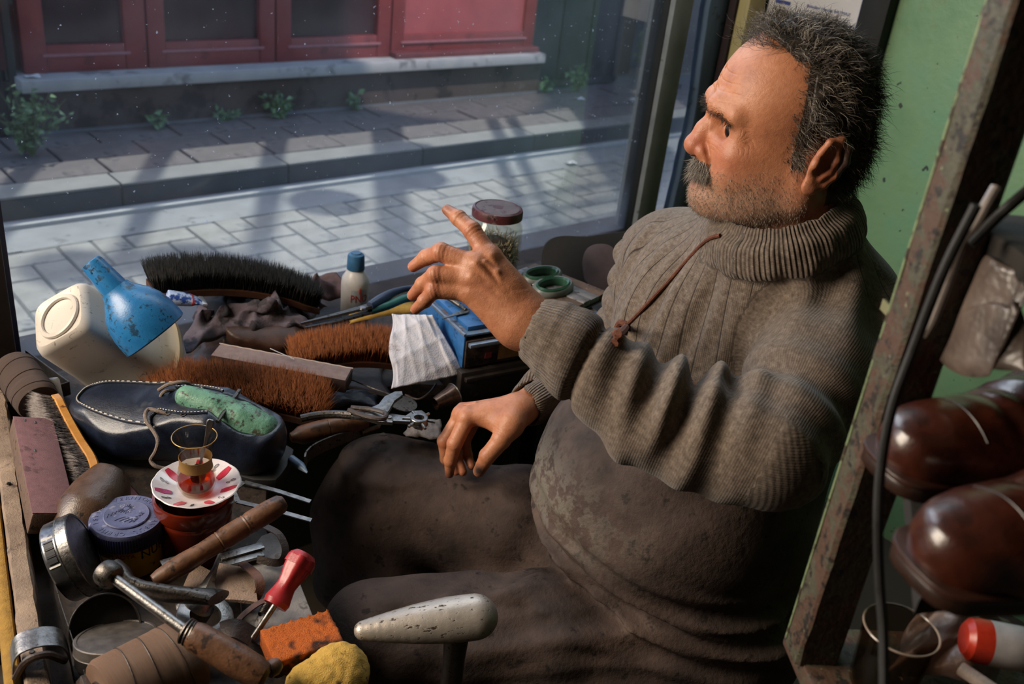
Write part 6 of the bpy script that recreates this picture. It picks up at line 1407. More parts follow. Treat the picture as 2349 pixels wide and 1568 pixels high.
# red screwdriver and a second shank
_p0, _p1, _p2 = at(578, 1465, z=.628), at(632, 1385, z=.655), at(702, 1268, z=.690)
sd = thing('screwdriver', 'red-handled screwdriver lying point-down on the slate slab', 'screwdriver', Matrix.Translation(B(640, 1400, .63)))
turned('shank', _p0, _p1, [(0, 0), (.0030, .01), (.0034, .05), (.0034, 1.0), (0, 1.0)], STEEL, sd, 16)
M_ = zframe(_p1, _p2 - _p1); LS = (_p2 - _p1).length
def hexr(a, r, z): return 1 + (0.055 * math.cos(6 * a) if .25 * LS < z < .97 * LS else 0)
W(sd, 'handle', xf(lathe([(0, -.002), (.0135, -.002), (.0150, .004), (.0130, .012), (.0112, .022), (.0122, .030), (.0150, .040), (.0172, .055), (.0176, LS * .72), (.0162, LS * .90), (.0120, LS * .98), (.006, LS), (0, LS)], 48, hexr), M_), mat('red_handle_plastic', '8f2026', 'a52c30', 0.35, ns=14, bump=0.08, spots=[('6a2024', 16, 0.66)]), angle=28)
s2d = thing('steel_rod', 'flat steel rod lying beside the screwdriver shank', 'rod', Matrix.Translation(B(585, 1430, .62)))
W(s2d, 'shaft', sweep([tuple(at(575, 1462, z=.622)), tuple(at(612, 1388, z=.640)), tuple(at(622, 1362, z=.646))], [(-.004, -.001), (.004, -.001), (.004, .001), (-.004, .001)]), STEEL)
W(s2d, 'spring_coil', merge(*[xf(sweep([(.0042 * math.cos(a), .0042 * math.sin(a), 0) for a in np.linspace(0, 6.283, 14, endpoint=False)], circ(.0009, 5), closed=True), zframe(at(601, 1408, z=.638) + (at(612, 1388, z=.640) - at(601, 1408, z=.638)) * (k / 6), at(612, 1388, z=.640) - at(601, 1408, z=.638))) for k in range(7)]), STEEL_D)
# sponges
def sponge(name, label, M, sx, sy, sz, m, seed, amp=.0016):
    r = np.random.default_rng(seed); f = Field((-.01, -sy / 2 - .01, -.004), (sx + .01, sy / 2 + .01, sz + .01), .0026)
    def fn(x, y, z):
        q = np.maximum(np.maximum(np.abs(x - sx / 2) - sx / 2 + .006, np.abs(y) - sy / 2 + .006), np.abs(z - sz / 2) - sz / 2 + .006)
        return q - .006 + amp * (np.sin(x * 900 + 3 * np.sin(y * 500)) * np.sin(y * 800 + 2 * np.sin(z * 700)) * np.sin(z * 850 + x * 300))
    f.put(fn, (0, -sy / 2, 0), (sx, sy / 2, sz), 0); o = obj(name, relax(f.mesh(), 1), m, None, M, angle=180); return tag(o, label, 'sponge')
sponge('sponge', 'orange sponge block stained black along one side', frame(B(612, 1520, .618), B(745, 1478, .618) - B(612, 1520, .618), (0, -0.05, 1)), .078, .050, .026, mat('orange_sponge', 'b5561c', 'c96a26', 0.95, ns=220, bump=0.9, bs=420, spots=[('2a1a12', 4.5, 0.56), ('7a3412', 160, 0.60)]), 1)
yf = Field((-.06, -.05, -.002), (.06, .05, .06), .0025); yf.ell((0, 0, .018), (.042, .034, .026), k=0); yf.ell((.018, .01, .020), (.028, .026, .024), k=.012); yf.ell((-.022, .004, .022), (.024, .024, .022), k=.01)
yf.shift(lambda x, y, z: .0012 * np.sin(x * 310 + 2.3 * np.sin(y * 170)) * np.sin(y * 270 + 2 * np.sin(z * 210 + x * 130)), .01); yf.half((0, 0, 0), (0, 0, -1))
tag(obj('sponge', relax(yf.mesh(), 1), mat('yellow_sponge', 'b98f3a', 'c9a14c', 0.95, ns=60, bump=0.8, bs=380, spots=[('6a4a22', 14, 0.64)]), None, Matrix.Translation(B(755, 1592, .617)), angle=180), 'torn yellow sponge at the front corner of the bench', 'sponge')
# wooden last with a rubber band
wl = Field((-.08, -.05, -.005), (.08, .05, .08), .0026); wl.chain([(-.045, 0, .026), (0, 0, .034), (.035, 0, .040), (.055, 0, .050)], [.026, .034, .030, .020], k=.02); wl.half((0, 0, 0), (0, 0, -1)); wl.half((.062, 0, .05), (1, 0, .3))
_M = frame(B(210, 1228, .610), B(280, 1138, .616) - B(210, 1228, .610)); wlt = thing('shoe_last', 'dark brown wooden shoe last with a rubber band round it, behind the blue lid', 'shoe last', _M)
_wm = relax(wl.mesh(), 1); obj('block', _wm, mat('polished_dark_last', '3a2a22', '57402f', 0.35, ns=14, bump=0.2, spots=[('1f1612', 14, 0.6)]), wlt, angle=180)
obj('rubber_band', sweep([(.018 + .012 * math.sin(a), .0345 * math.cos(a), .036 + .0355 * math.sin(a)) for a in np.linspace(0, 6.283, 40, endpoint=False)], circ(.0014, 6), closed=True), mat('orange_rubber', '8a4a28', '9c5a34', 0.6), wlt)
tag(obj('leather_piece', gridsurf(lambda u, v: ((u - .5) * .09, (v - .5) * .05 * (1 - .5 * (2 * u - 1) ** 2), .003 + .004 * u), 10, 6, .003), TANL, None, Matrix.Translation(B(205, 1275, .606))), 'rounded tan leather offcut below the dark wooden last', 'leather scrap')
tag(obj('rubber_cord', tube(smoothline(pzp((192, 1330, .640), (205, 1338, .640), (220, 1338, .640), (232, 1330, .645)), 5), .0016, 6), MATS['orange_rubber']), 'thin orange rubber cord by the punch cap', 'cord')
# flat metal strips and tweezers
def strip(name, label, p0, p1, w, th, m, cat, up=(0, 0, 1)):
    M = frame(p0, Vector(p1) - Vector(p0), up); L = (Vector(p1) - Vector(p0)).length; t = obj(name, bx(0, L, -w / 2, w / 2, 0, th, min(.0006, th / 3)), m, None, M); return tag(t, label, cat)
strip('metal_strip', 'bright flat steel strip beyond the hammer handle, nearer the pot', B(505, 1282, .625), B(604, 1254, .625), .012, .004, STEEL, 'strip')
strip('metal_strip', 'bright flat steel strip just in front of its twin by the hammer handle', B(500, 1300, .622), B(604, 1272, .622), .012, .004, STEEL, 'strip')
strip('metal_strip', 'short steel strip end between the pot and the hammer handle', B(370, 1296, .640), B(430, 1278, .640), .012, .003, STEEL, 'strip')
tw = thing('tweezers', 'long steel tweezers pointing at the apron beyond the hammer', 'tweezers', Matrix.Translation(B(620, 1160, .61)))
for k, (a, b) in enumerate((((560, 1105), (712, 1150)), ((545, 1150), (714, 1193)))):
    W(tw, 'arm', sweep([tuple(at(*a, z=.640)), tuple(at((a[0] + b[0]) / 2, (a[1] + b[1]) / 2 - 2, z=.645)), tuple(at(*b, z=.640))], [(-.0035, -.0008), (.0035, -.0008), (.0035, .0008), (-.0035, .0008)]), STEEL)
W(tw, 'bridge', sweep([tuple(at(560, 1105, z=.640)), tuple(at(535, 1125, z=.640)), tuple(at(545, 1150, z=.640))], [(-.0035, -.0008), (.0035, -.0008), (.0035, .0008), (-.0035, .0008)]), STEEL)
tag(obj('felt_pen', tube([tuple(at(668, 1052, z=.628)), tuple(at(690, 1068, z=.628)), tuple(at(697, 1075, z=.628)), tuple(at(705, 1084, z=.627))], [.0062, .0060, .0040, .0012], 12), mat('blue_grey_pen', '5f7590', '7d90a8', 0.4, ns=20)), 'blue-grey pen tip sticking out behind the moccasin heel', 'pen')
# ---------------------------------------------------------------- revolving punch pliers, wooden awl, hooked knife
rp = thing('punch_pliers', 'revolving leather punch pliers beside the resting hand', 'pliers', Matrix.Translation(B(900, 965, .62)))
ZP = .664
def flatplate(pts, z, th, n=6): return prism([tuple(at(a, b, z=z).xy) for a, b in pts], z - th / 2, z + th / 2, .001)
W(rp, 'upper_jaw', flatplate([(800, 948), (840, 942), (868, 930), (882, 912), (905, 901), (922, 900), (924, 908), (905, 922), (892, 945), (884, 952), (902, 962), (900, 972), (868, 970), (840, 962), (806, 958)], ZP + .010, .006), STEEL)
W(rp, 'lower_jaw', flatplate([(875, 952), (900, 952), (930, 956), (948, 945), (968, 944), (982, 956), (982, 972), (968, 984), (952, 980), (940, 970), (905, 968), (878, 966)], ZP, .006), STEEL)
W(rp, 'wheel', xf(lathe([(.0075, -.004), (.0125, -.004), (.0128, -.002), (.0128, .003), (.012, .004), (.0075, .004), (.0075, -.004)], 32), zframe(at(961, 962, z=ZP + .009), (0, 0, 1))), STEEL)
for k in range(6):
    a = k * math.pi / 3 + .3; c = at(961, 962, z=ZP + .009); W(rp, 'punch_tube', tube([tuple(c + Vector((.012 * math.cos(a), .012 * math.sin(a), 0))), tuple(c + Vector((.024 * math.cos(a), .024 * math.sin(a), -.001)))], .0022, 8), STEEL)
W(rp, 'pivot_screw', xf(lathe([(0, 0), (.0042, 0), (.004, .0025), (0, .003)], 20), Matrix.Translation(at(893, 958, z=ZP + .012))), STEEL)
W(rp, 'handle', tube(smoothline(pzp((808, 952, .674), (770, 950, .670), (730, 952, .667), (690, 960, .664)), 5), [.006] * 16, 10), STEEL_D)
W(rp, 'strap_tie', tube(smoothline(pzp((800, 940, .680), (840, 955, .684), (878, 960, .686), (884, 948, .684), (850, 938, .681), (806, 934, .677)), 6), .0035, 8), DARKLEATHER)
aw = thing('wooden_awl', 'awl with a barrel-shaped wooden handle lying behind the hooked knife', 'awl', Matrix.Translation(B(760, 985, .62)))
turned('handle', at(665, 1004, z=.630), at(845, 958, z=.640), [(0, 0), (.007, .01), (.009, .06), (.0135, .12), (.0150, .3), (.0145, .47), (.0135, .475), (.0145, .485), (.0155, .6), (.0160, .85), (.0135, .97), (.006, 1), (0, 1)], WOOD_H, aw)
turned('ferrule', at(845, 958, z=.640), at(868, 952, z=.641), [(0, -.05), (.011, 0), (.009, .9), (0, 1)], STEEL_D, aw)
hk = thing('hooked_knife', 'broad dark hooked knife in front of the wooden awl', 'knife', Matrix.Translation(B(780, 1020, .62)))
W(hk, 'blade', sweep(smoothline(pzp((700, 1058, .622), (705, 1046, .623), (725, 1030, .624), (765, 1012, .624), (800, 1000, .624), (832, 988, .624)), 5), [(-.0012, -.011), (.0012, -.011), (.0012, .011), (-.0012, .011)], (0.3, 0.4, 1), scale=lambda t: (1, .35 + .65 * math.sin(math.pi * (0.25 + .6 * t)))), STEEL_D)
W(hk, 'tang', tube(pzp((828, 990, .624), (866, 978, .626), (876, 960, .628)), [.006, .005, .003], 10), STEEL_D)
# cup-shaped thing and scraps behind the hand
bl = thing('metal_cone', 'dull brown metal cone lying below the black drawer box', 'cone', zframe(at(1012, 920, z=.622), at(1046, 905, z=.626) - at(1012, 920, z=.622)))
obj('shell', lathe([(.010, -.012), (.013, 0), (.016, .014), (.0195, .024), (.0205, .026), (.0185, .0265), (.0135, .004), (0, .003)], 32), mat('bronzed_steel', '4a3a32', '6a5548', 0.3, metal=.9, ns=20), bl)
obj('rim', sweep([(.0203 * math.cos(a), .0203 * math.sin(a), .026) for a in np.linspace(0, 6.283, 32, endpoint=False)], circ(.0011, 6), closed=True), STEEL, bl)
tag(obj('steel_disc', xf(lathe([(0, 0), (.022, 0), (.022, .0015), (0, .0015)], 36), zframe(at(925, 926, z=.628), (0.1, -.1, 1))), STEEL_D), 'flat dark disc lying behind the punch pliers', 'disc')
tag(obj('wire', tube(smoothline(pzp((800, 868, .64), (850, 888, .645), (905, 908, .64)), 6), .0012, 6), STEEL_D), 'thin dark wire reaching from the sanding bar toward the towel', 'wire')
tag(obj('wire', tube(smoothline(pzp((930, 905, .615), (960, 915, .618), (985, 900, .620), (1000, 880, .62)), 6), .0018, 6), DARKLEATHER), 'dark curled cord under the paper towel corner', 'wire')
tag(obj('needle', tube([tuple(at(620, 799, z=.69)), tuple(at(676, 824, z=.688))], .0008, 6), STEEL), 'straight steel needle resting across the sanding bar', 'needle')
_bp = [B(750, 930, .605), B(870, 938, .605), B(865, 905, .605), B(770, 900, .605)]
rag('leather_offcut', 'dark blue leather patch under the punch pliers', _bp, .012, mat('blue_black_leather', '1c222c', '2a323d', 0.5, ns=12, bump=0.2), 21, 16, 10, lift=.008, cat='leather scrap')
rag('leather_offcut', 'pale crumpled leather crumbs beside the resting fingers', [B(930, 1005, .604), B(1015, 1010, .604), B(1015, 965, .604), B(940, 970, .604)], .014, mat('pale_leather_crumb', '6a625f', '867d78', 0.8, ns=30, bump=0.5, bs=160), 22, 16, 12, lift=.004, cat='leather scrap')
# ---------------------------------------------------------------- toolbox with its tray, tissue, jar, scissors
ZT = .715
c0, cL, cF = at(1066, 770, z=ZT), at(972, 694, z=ZT), at(1175, 752, z=ZT)
ex = (cF - c0).normalized(); ey = (cL - c0).normalized(); ey = (ey - ex * ey.dot(ex)).normalized()
_M = frame(Vector((c0.x, c0.y, BZ + .0006)), ex); BLUE = mat('blue_tool_steel', '1d4f86', '2f6aa6', 0.4, ns=9, bump=0.12, spots=[('16304f', 12, 0.62), ('7a8aa0', 30, 0.70), ('5a3a2a', 24, 0.72)])
tb = thing('toolbox', 'blue steel toolbox with worn edges in the window corner', 'toolbox', _M)
hB = ZT - BZ; LX, LY = 0.27, (cL - c0).length + .03
EDGE = mat('worn_blue_edge', '6f7d92', '8a96a6', 0.4, metal=.6, ns=20, spots=[('6a4a38', 20, 0.62)])
obj('side_plate', bx(0, .004, 0, LY, .055, hB, .001), BLUE, tb); obj('back_plate', bx(0, LX, LY - .004, LY, 0, hB, .001), BLUE, tb)
obj('top_shelf', bx(0, LX, .0, LY, hB - .004, hB, .001), mat('scuffed_box_top', '3a5472', '55708c', 0.4, ns=8, spots=[('5d4436', 9, 0.54), ('8a8f96', 20, 0.66)]), tb)
obj('step_ledge', bx(.012, .050, .012, LY - .01, hB, hB + .008, .001), BLUE, tb)
obj('edge_strip', bx(.052, .058, .012, LY - .01, hB, hB + .011, .001), EDGE, tb); obj('edge_strip', bx(-.002, .003, -.001, LY, hB - .002, hB + .003, .0006), EDGE, tb)
obj('hinge_plate', bx(.066, .13, .014, LY - .03, hB, hB + .005, .001), BLUE, tb)
DRW = mat('dark_drawer_steel', '1a1614', '2a2320', 0.45, ns=10, bump=0.15, spots=[('4a3a30', 14, 0.64)])
dr1 = obj('drawer', bx(.003, LX, -.004, .05, .056, hB - .010, .001), mat('sooty_drawer_face', '2a201b', '3d2f27', 0.4, ns=14, spots=[('151110', 10, 0.52), ('6a4a30', 16, 0.68)]), tb)
obj('drawer_lip', bx(.006, .26, -.012, 0, hB - .020, hB - .013, .001), EDGE, dr1)
obj('sticker', bx(.065, .115, -.0052, -.004, .062, hB - .026), mat('tan_sticker', '7a5a34', '93713f', 0.6, ns=20), dr1); obj('red_mark', bx(.040, .052, -.0052, -.004, .068, .078), mat('red_dot', '7a2a2a', '8a3434', 0.6), dr1)
obj('drawer', bx(-.006, LX, -.012, LY - .02, 0, .052, .0015), DRW, tb); obj('drawer_lip', bx(.0, .25, -.020, -.011, .036, .044, .001), DRW, tb)
for x, y in ((.06, .02), (.06, .05)): obj('rivet', xf(lathe([(0, 0), (.002, 0), (.0016, .0012), (0, .0015)], 10), Matrix.Translation((x - .003, y, hB + .0112))), EDGE, tb)
ty = thing('tray_board', 'brown and steel slatted board lying on the toolbox beside the green scissors', 'board', frame(at(1318, 706, z=ZT + .0165), at(1402, 665, z=ZT + .0165) - at(1318, 706, z=ZT + .0165)))
_q = at(1215, 612, z=ZT + .012) - at(1318, 706, z=ZT + .012); _tyx = ty.matrix_basis.to_3x3().inverted() @ _q; LYt = abs(_tyx.y) + .004
RUSTB = mat('rusty_board', '5a4438', '6f5545', 0.75, ns=10, bump=0.4, bs=90, spots=[('3a2c25', 8, 0.56), ('8a7a70', 24, 0.68)]); GREYB = mat('scraped_steel_slat', '6f6a68', '8b8583', 0.5, metal=.4, ns=14, bump=0.2, spots=[('4f4038', 10, 0.58)])
xs = [-.115, -.060, -.028, .028, .052, .080, .108]
for i in range(6): obj('slat', bx(xs[i] + .0005, xs[i + 1] - .0005, 0, LYt, -.010, .0 + (.0012 if i in (1, 3) else 0), .0008), GREYB if i in (1, 3, 4) else RUSTB, ty)
obj('under_plate', bx(-.118, .112, -.004, LYt - .01, -.0118, -.0104), DRW, ty)
# tissue
P4 = [np.array(at(898, 892, z=.640)), np.array(at(1066, 858, z=.640)), np.array(at(992, 722, z=.722)), np.array(at(897, 722, z=.715))]
_o = sum(P4) / 4; _K = [(np.random.default_rng(40 + i).normal(0, 8, 2), i * 1.3) for i in range(6)]
def tf(u, v):
    p = P4[0] * (1 - u) * (1 - v) + P4[1] * u * (1 - v) + P4[2] * u * v + P4[3] * (1 - u) * v
    n = np.array([-.5, -.45, .75]); h = .0045 * sum((1 - abs(math.sin(k[0] * u + k[1] * v + q))) ** 2 for k, q in _K) / 3 + .010 * math.sin(math.pi * v) * math.sin(2.2 * u + .4) + .006 * (u > .85) * math.sin(6 * v)
    return p - _o + n * h + np.array([.004 * math.sin(9 * v), 0, 0]) * (u < .08)
ti = obj('paper_towel', gridsurf(tf, 48, 48, .0008), NT('tissue').set(Roughness=0.9, Base_Color=hx('c3c4cf'), Specular_IOR_Level=0.1).m, None, Matrix.Translation(Vector(_o)), angle=180)
_tt = ti.data.materials[0]; _nt2 = NT('embossed_tissue'); _v = _nt2.node('TexVoronoi'); _v.inputs['Scale'].default_value = 420; _nt2.link(_nt2.obj(), _v.inputs['Vector'])
_nt2.set(Base_Color=hx('c6c6d0'), Roughness=0.95, Specular_IOR_Level=0.1, Normal=_nt2.bump(_nt2.math('ADD', _v.outputs['Distance'], _nt2.noise(60, 4)), 0.28, 0.0015)); ti.data.materials[0] = _nt2.m
tag(ti, 'white paper towel draped against the blue toolbox', 'paper towel')
# jar of nails
_o = at(1124, 648, z=ZT); RJ = .0475; HJ = .150
jr = thing('nail_jar', 'glass jar of small nails with a worn dark red lid', 'jar', frame(Vector((_o.x, _o.y, ZT + .0016)), (1, .3, 0)))
def oct_(a, r, z): return 1 + (.045 * (abs(math.cos(2 * a)) ** .5 - .7) if z < .105 else 0)
obj('wall', lathe([(0, 0), (.042, 0), (.047, .004), (.0485, .012), (.0485, .100), (.0470, .112), (.0425, .122), (.0405, .126), (.0405, .134), (.0390, .134), (.0390, .125), (.0410, .120), (.0455, .110), (.0465, .100), (.0465, .012), (.044, .006), (0, .004)], 64, oct_), JARGLASS, jr)
LIDR = mat('worn_maroon_lid', '3f1a1e', '55252a', 0.4, ns=16, bump=0.1, spots=[('6a5a58', 22, 0.64), ('241012', 10, 0.6)])
obj('lid', lathe([(.0425, .126), (.0450, .127), (.0452, .138), (.0440, .1425), (.0405, .1440), (.0395, .1425), (.010, .1430), (.0095, .1440), (0, .1440)], 64), LIDR, jr)
obj('lid_top', lathe([(.0095, .1433), (.0385, .1431), (.0385, .1436), (.0095, .1438)], 64), mat('scuffed_lid_top', '4d4040', '6a5c5c', 0.45, ns=30, bump=0.15, spots=[('3a1a1e', 16, 0.60), ('8a3a3a', 40, 0.70)]), jr)
_r = np.random.default_rng(9); N = 1500; th = _r.uniform(0, 6.283, N); rr = .0435 * np.sqrt(_r.uniform(0.25, 1, N)); root = np.stack([rr * np.cos(th), rr * np.sin(th), _r.uniform(.008, .088, N)], 1); dd = _r.normal(size=(N, 3)); dd -= 0.8 * (dd * root).sum(1)[:, None] * root / (rr ** 2)[:, None]
dd /= np.linalg.norm(dd, axis=1)[:, None]; tipp = root + dd * .014; k_ = np.minimum(1, .0445 / np.linalg.norm(tipp[:, :2], axis=1)); tipp[:, :2] *= k_[:, None]
obj('nails', spikes(root, tipp - root, .015, .0010, _r, 0, 4, 1), mat('bright_nail_steel', '8d826e', 'c9bda6', 0.35, metal=.35, ns=300), jr, angle=180)['kind'] = 'stuff'
obj('nail_core', lathe([(0, .006), (.034, .006), (.036, .03), (.034, .075), (.02, .084), (0, .086)], 24), mat('dark_nail_heap', '3a332a', '544a3c', 0.6, metal=.3, ns=120, bump=0.8, bs=300), jr)
# green-handled scissors on the board
gsx = thing('scissors', 'scissors with dark green plastic loops lying on the slatted board', 'scissors', Matrix.Translation(at(1250, 650, z=ZT + .012)))
GRN = mat('dark_green_plastic', '1f3f30', '2c5240', 0.35, ns=12); GRY = mat('grey_plastic_shell', '5a5f5c', '6f7471', 0.45, ns=12, bump=0.08)
for cx_, cy_, rx, ry in ((1242, 633, 40, 14), (1268, 659, 40, 16)):
    loop = [tuple(at(cx_ + rx * math.cos(a), cy_ + ry * math.sin(a) - 3 * math.cos(a), z=ZT + .022)) for a in np.linspace(0, 6.283, 40, endpoint=False)]
    fl_ = W(gsx, 'finger_loop', sweep(loop, circ(.0062, 10, .009), (0, 0, 1), closed=True), GRY)
    loop = [tuple(at(cx_ + (rx - 4) * math.cos(a), cy_ + (ry - 2) * math.sin(a) - 3 * math.cos(a), z=ZT + .024)) for a in np.linspace(0, 6.283, 40, endpoint=False)]
    W(gsx, 'loop_lining', sweep(loop, circ(.0042, 8, .0095), (0, 0, 1), closed=True), GRN, parent=fl_)
W(gsx, 'blade', sweep(pzp((1235, 652, ZT + .022), (1215, 648, ZT + .020), (1192, 644, ZT + .018)), [(-.006, -.0012), (.006, -.0012), (.004, .0012), (-.004, .0012)]), STEEL)
W(gsx, 'blade', sweep(pzp((1290, 640, ZT + .022), (1230, 648, ZT + .022), (1194, 654, ZT + .018)), [(-.005, -.0012), (.005, -.0012), (.004, .0012), (-.004, .0012)]), STEEL)
# small knife on the blue ledge, long navy-handled shears
kn2 = thing('paring_knife', 'small pointed paring knife lying on the blue toolbox ledge', 'knife', Matrix.Translation(at(1040, 720, z=ZT + .012)))
W(kn2, 'blade', prism([tuple(at(a, b, z=ZT + .012).xy) for a, b in ((1014, 731), (1068, 706), (1078, 709), (1074, 716))], ZT + .0105, ZT + .0125, .0005), STEEL)
turned('handle', at(1070, 711, z=ZT + .013), at(1020, 676, z=ZT + .016), [(0, 0), (.003, .02), (.0040, .25), (.0030, .28), (.0042, .32), (.0046, .95), (0, 1)], STEEL_D, kn2, 14)
sh_ = thing('shears', 'long shears with navy grips reaching over the rags', 'shears', Matrix.Translation(B(800, 720, .66)))
W(sh_, 'blade', sweep(pzp((690, 742, .700), (770, 722, .704), (852, 700, .708)), [(-.009, -.0015), (.009, -.0015), (.006, .002), (-.006, .002)], scale=lambda t: (.25 + .75 * t, 1)), STEEL_D)
W(sh_, 'blade', sweep(pzp((700, 752, .692), (770, 738, .695), (850, 714, .700)), [(-.008, -.0015), (.008, -.0015), (.006, .002), (-.006, .002)], scale=lambda t: (.25 + .75 * t, 1)), STEEL_D)
W(sh_, 'pivot', xf(lathe([(0, 0), (.006, 0), (.005, .003), (0, .004)], 20), Matrix.Translation(at(832, 708, z=.708))), STEEL)
NAVYP = mat('navy_grip', '1d2a45', '2b3a58', 0.4, ns=14)
W(sh_, 'grip', tube(smoothline(pzp((848, 702, .708), (875, 686, .711), (905, 670, .713), (940, 661, .712), (975, 662, .710)), 5), [.0075 + .002 * math.sin(i / 3) for i in range(21)], 12), NAVYP)
W(sh_, 'grip', tube(smoothline(pzp((850, 712, .700), (890, 700, .702), (930, 684, .704), (970, 680, .703)), 5), .0075, 12), mat('teal_grip', '2a5f5c', '35706c', 0.4, ns=14))
# black felt sole and leather tongue standing against the window
FELT = mat('black_felt', '1b1a19', '262422', 0.95, ns=30, bump=0.5, bs=400, sheen=0.05)
def cutout(name, label, cat, outline, base_px, zb, lean, th, m, part):
    """A flat piece of its own thickness, standing on zb and leaning back."""
    b = at(*base_px, z=zb); xd = RT - Vector((0, 0, RT.z)); xd.normalize(); n = (CAM - b); n.z = 0; n.normalize(); n = (n * math.cos(lean) + Vector((0, 0, 1)) * math.sin(lean)).normalized()
    yd = n.cross(xd).normalized(); xd = yd.cross(n).normalized(); M = Matrix((xd, yd, n)).transposed().to_4x4(); M.translation = b; t = thing(name, label, cat, M); Mi = M.inverted(); pts = []
    for a, c in outline:
        r = (FWD + RT * ((a - CX) / FPX) - UP * ((c - CY) / FPX)); k = (b - CAM).dot(n) / r.dot(n); q = Mi @ (CAM + r * k); pts.append((q.x, q.y))
    obj(part, prism(pts, -th, 0, min(.002, th / 3)), m, t); return t
sm = lambda pts: [p[:2] for p in smoothline([(a, b, 0) for a, b in pts], 5)]
cutout('felt_sole', 'large black felt sole standing behind the toolbox against the glass', 'sole', sm([(1248, 640), (1241, 600), (1246, 568), (1262, 548), (1292, 540), (1345, 541), (1400, 534), (1450, 530), (1510, 535), (1520, 600), (1500, 660), (1380, 670)]), (1350, 640), ZT - .04, 0.5, .006, FELT, 'sheet')
tl = cutout('shoe_tongue', 'rounded dark leather tongue with a rolled edge in front of the felt sole', 'leather piece', sm([(1340, 640), (1336, 600), (1345, 572), (1365, 560), (1392, 560), (1412, 572), (1432, 592), (1460, 640), (1440, 690), (1380, 690)]), (1390, 660), ZT - .03, 0.55, .005, mat('plum_brown_leather', '4a3a3a', '5a4848', 0.55, ns=12, bump=0.15), 'sheet')
# ---------------------------------------------------------------- iron last on its post, in front of the knee
DLST = 1.055
lf = Field((-.03, -.05, -.03), (.20, .05, .05), .0022)
pA, pB = at(812, 1448, d=1.05), at(1142, 1408, d=1.07); LA = (pB - pA).length; _M = frame(pA, pB - pA, (-0.25, -0.35, 1))
_tt = np.linspace(0, 1, 14); lf.chain([(.011 + (LA - .037) * t, 0, 0) for t in _tt], [float(np.interp(t, [0, .25, .5, .75, 1], [.0115, .0175, .0225, .0258, .0262])) for t in _tt], k=.001, flat=((0, 0, 1), 1.25)); lf.half((0, 0, -.005), (0, 0, -1))
il = thing('iron_last', 'pitted iron shoe last on an upright post in front of the knees', 'last', Matrix(_M))
IRONL = NT('pitted_cast_iron'); _n = IRONL.noise(60, 5, 0.7); _n2 = IRONL.noise(110, 4, 0.6, IRONL.scaled(1, 2.5, 1))
_c = IRONL.ramp(IRONL.noise(12, 5), [(0.3, hx('8d857c')), (0.7, hx('b3aaa0'))]); _m = IRONL.ramp(_n2, [(0.60, BLACK), (0.66, WHITE)]); _c = IRONL.mix(_m, _c, hx('3a3028'))
IRONL.set(Base_Color=_c, Metallic=0.55, Roughness=IRONL.math('MULTIPLY_ADD', _m, 0.3, 0.42), Normal=IRONL.bump(IRONL.math('SUBTRACT', _n, _m), 0.35, 0.0015))
obj('foot_plate', relax(lf.mesh(), 2), IRONL.m, il, angle=180)
_up = _M.inverted().to_3x3() @ Vector((0, 0, -1)); _p = Vector((LA * .72, 0, -.002)); _gz = (_M @ _p).z
obj('post', tube([tuple(_p), tuple(_p + _up * .03), tuple(_p + _up * .06), tuple(_p + _up * (_gz - .11))], [.021, .014, .0125, .0135], 16), STEEL_D, il)
obj('base_plate', xf(box(.16, .16, .11, .01), Matrix.Translation(_p + _up * (_gz - .055)) @ zframe((0, 0, 0), -_up)), DARKWOOD, il)
# ================================================================== SHELF UNIT AND WHAT IS ON IT, AND THE NOTICE
SHELFP = mat('peeling_green_shelf_paint', '3a382c', '4b4838', 0.6, ns=14, bump=0.5, bs=90, spots=[('4a3529', 11, 0.50), ('1f1813', 20, 0.58), ('7d8a66', 34, 0.70)])
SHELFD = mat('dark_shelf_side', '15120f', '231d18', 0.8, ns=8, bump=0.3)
U0 = Vector((0.628, 0.256, 0)); ud = Vector((0.80, -0.60, 0)).normalized()      # the shelf runs away from the upright along ud
vd = Vector((0.60, 0.80, 0))
_M = frame(U0, ud)
sh = thing('shelf_unit', 'shelf unit with peeling green uprights at the right edge of the shop', 'shelf', _M)
_r = np.random.default_rng(4)
def upright(x, y, w, d, z0, z1, m):
    n = 50; rings = [[(x + a * w / 2 + _r.normal(0, .0004), y + b * d / 2 + _r.normal(0, .0004), z) for a, b in ((-1, -.8), (-.85, -1), (.85, -1), (1, -.8), (1, 1), (-1, 1))] for z in np.linspace(z0, z1, n)]
    return loft(rings)
obj('upright', upright(0.0, 0, .036, .030, .850, 1.9, SHELFP), SHELFP, sh, angle=30)
obj('paint_edge', bx(-.0188, -.0165, .0125, .0156, .853, 1.9, .0008), mat('pale_green_edge', '5a6648', '74825e', 0.6, ns=30, spots=[('3a3024', 14, 0.56)]), sh)
obj('upright', upright(0.50, 0, .030, .075, .0, 1.9, SHELFP), SHELFP, sh, angle=30)
obj('upright', upright(0.50, -.42, .030, .045, .0, 1.9, SHELFP), SHELFP, sh, angle=30)
obj('shelf_board', bx(-.012, .52, -.34, .030, .832, .852, .003), SHELFP, sh)
SD = Vector((.9, -.43, 0)); _q = [at(2075, 1040, z=1.058), at(2110, 1372, z=1.058)]; _q = [_q[0], _q[1], _q[1] + SD * .5, _q[0] + SD * .5]
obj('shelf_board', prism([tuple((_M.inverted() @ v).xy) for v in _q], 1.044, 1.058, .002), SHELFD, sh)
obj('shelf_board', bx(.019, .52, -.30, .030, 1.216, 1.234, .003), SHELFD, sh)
obj('rail', bx(.019, .50, .010, .030, 1.180, 1.216, .003), SHELFP, sh)
obj('back_panel', bx(.505, .52, -.42, .03, .85, 1.9), SHELFD, sh)
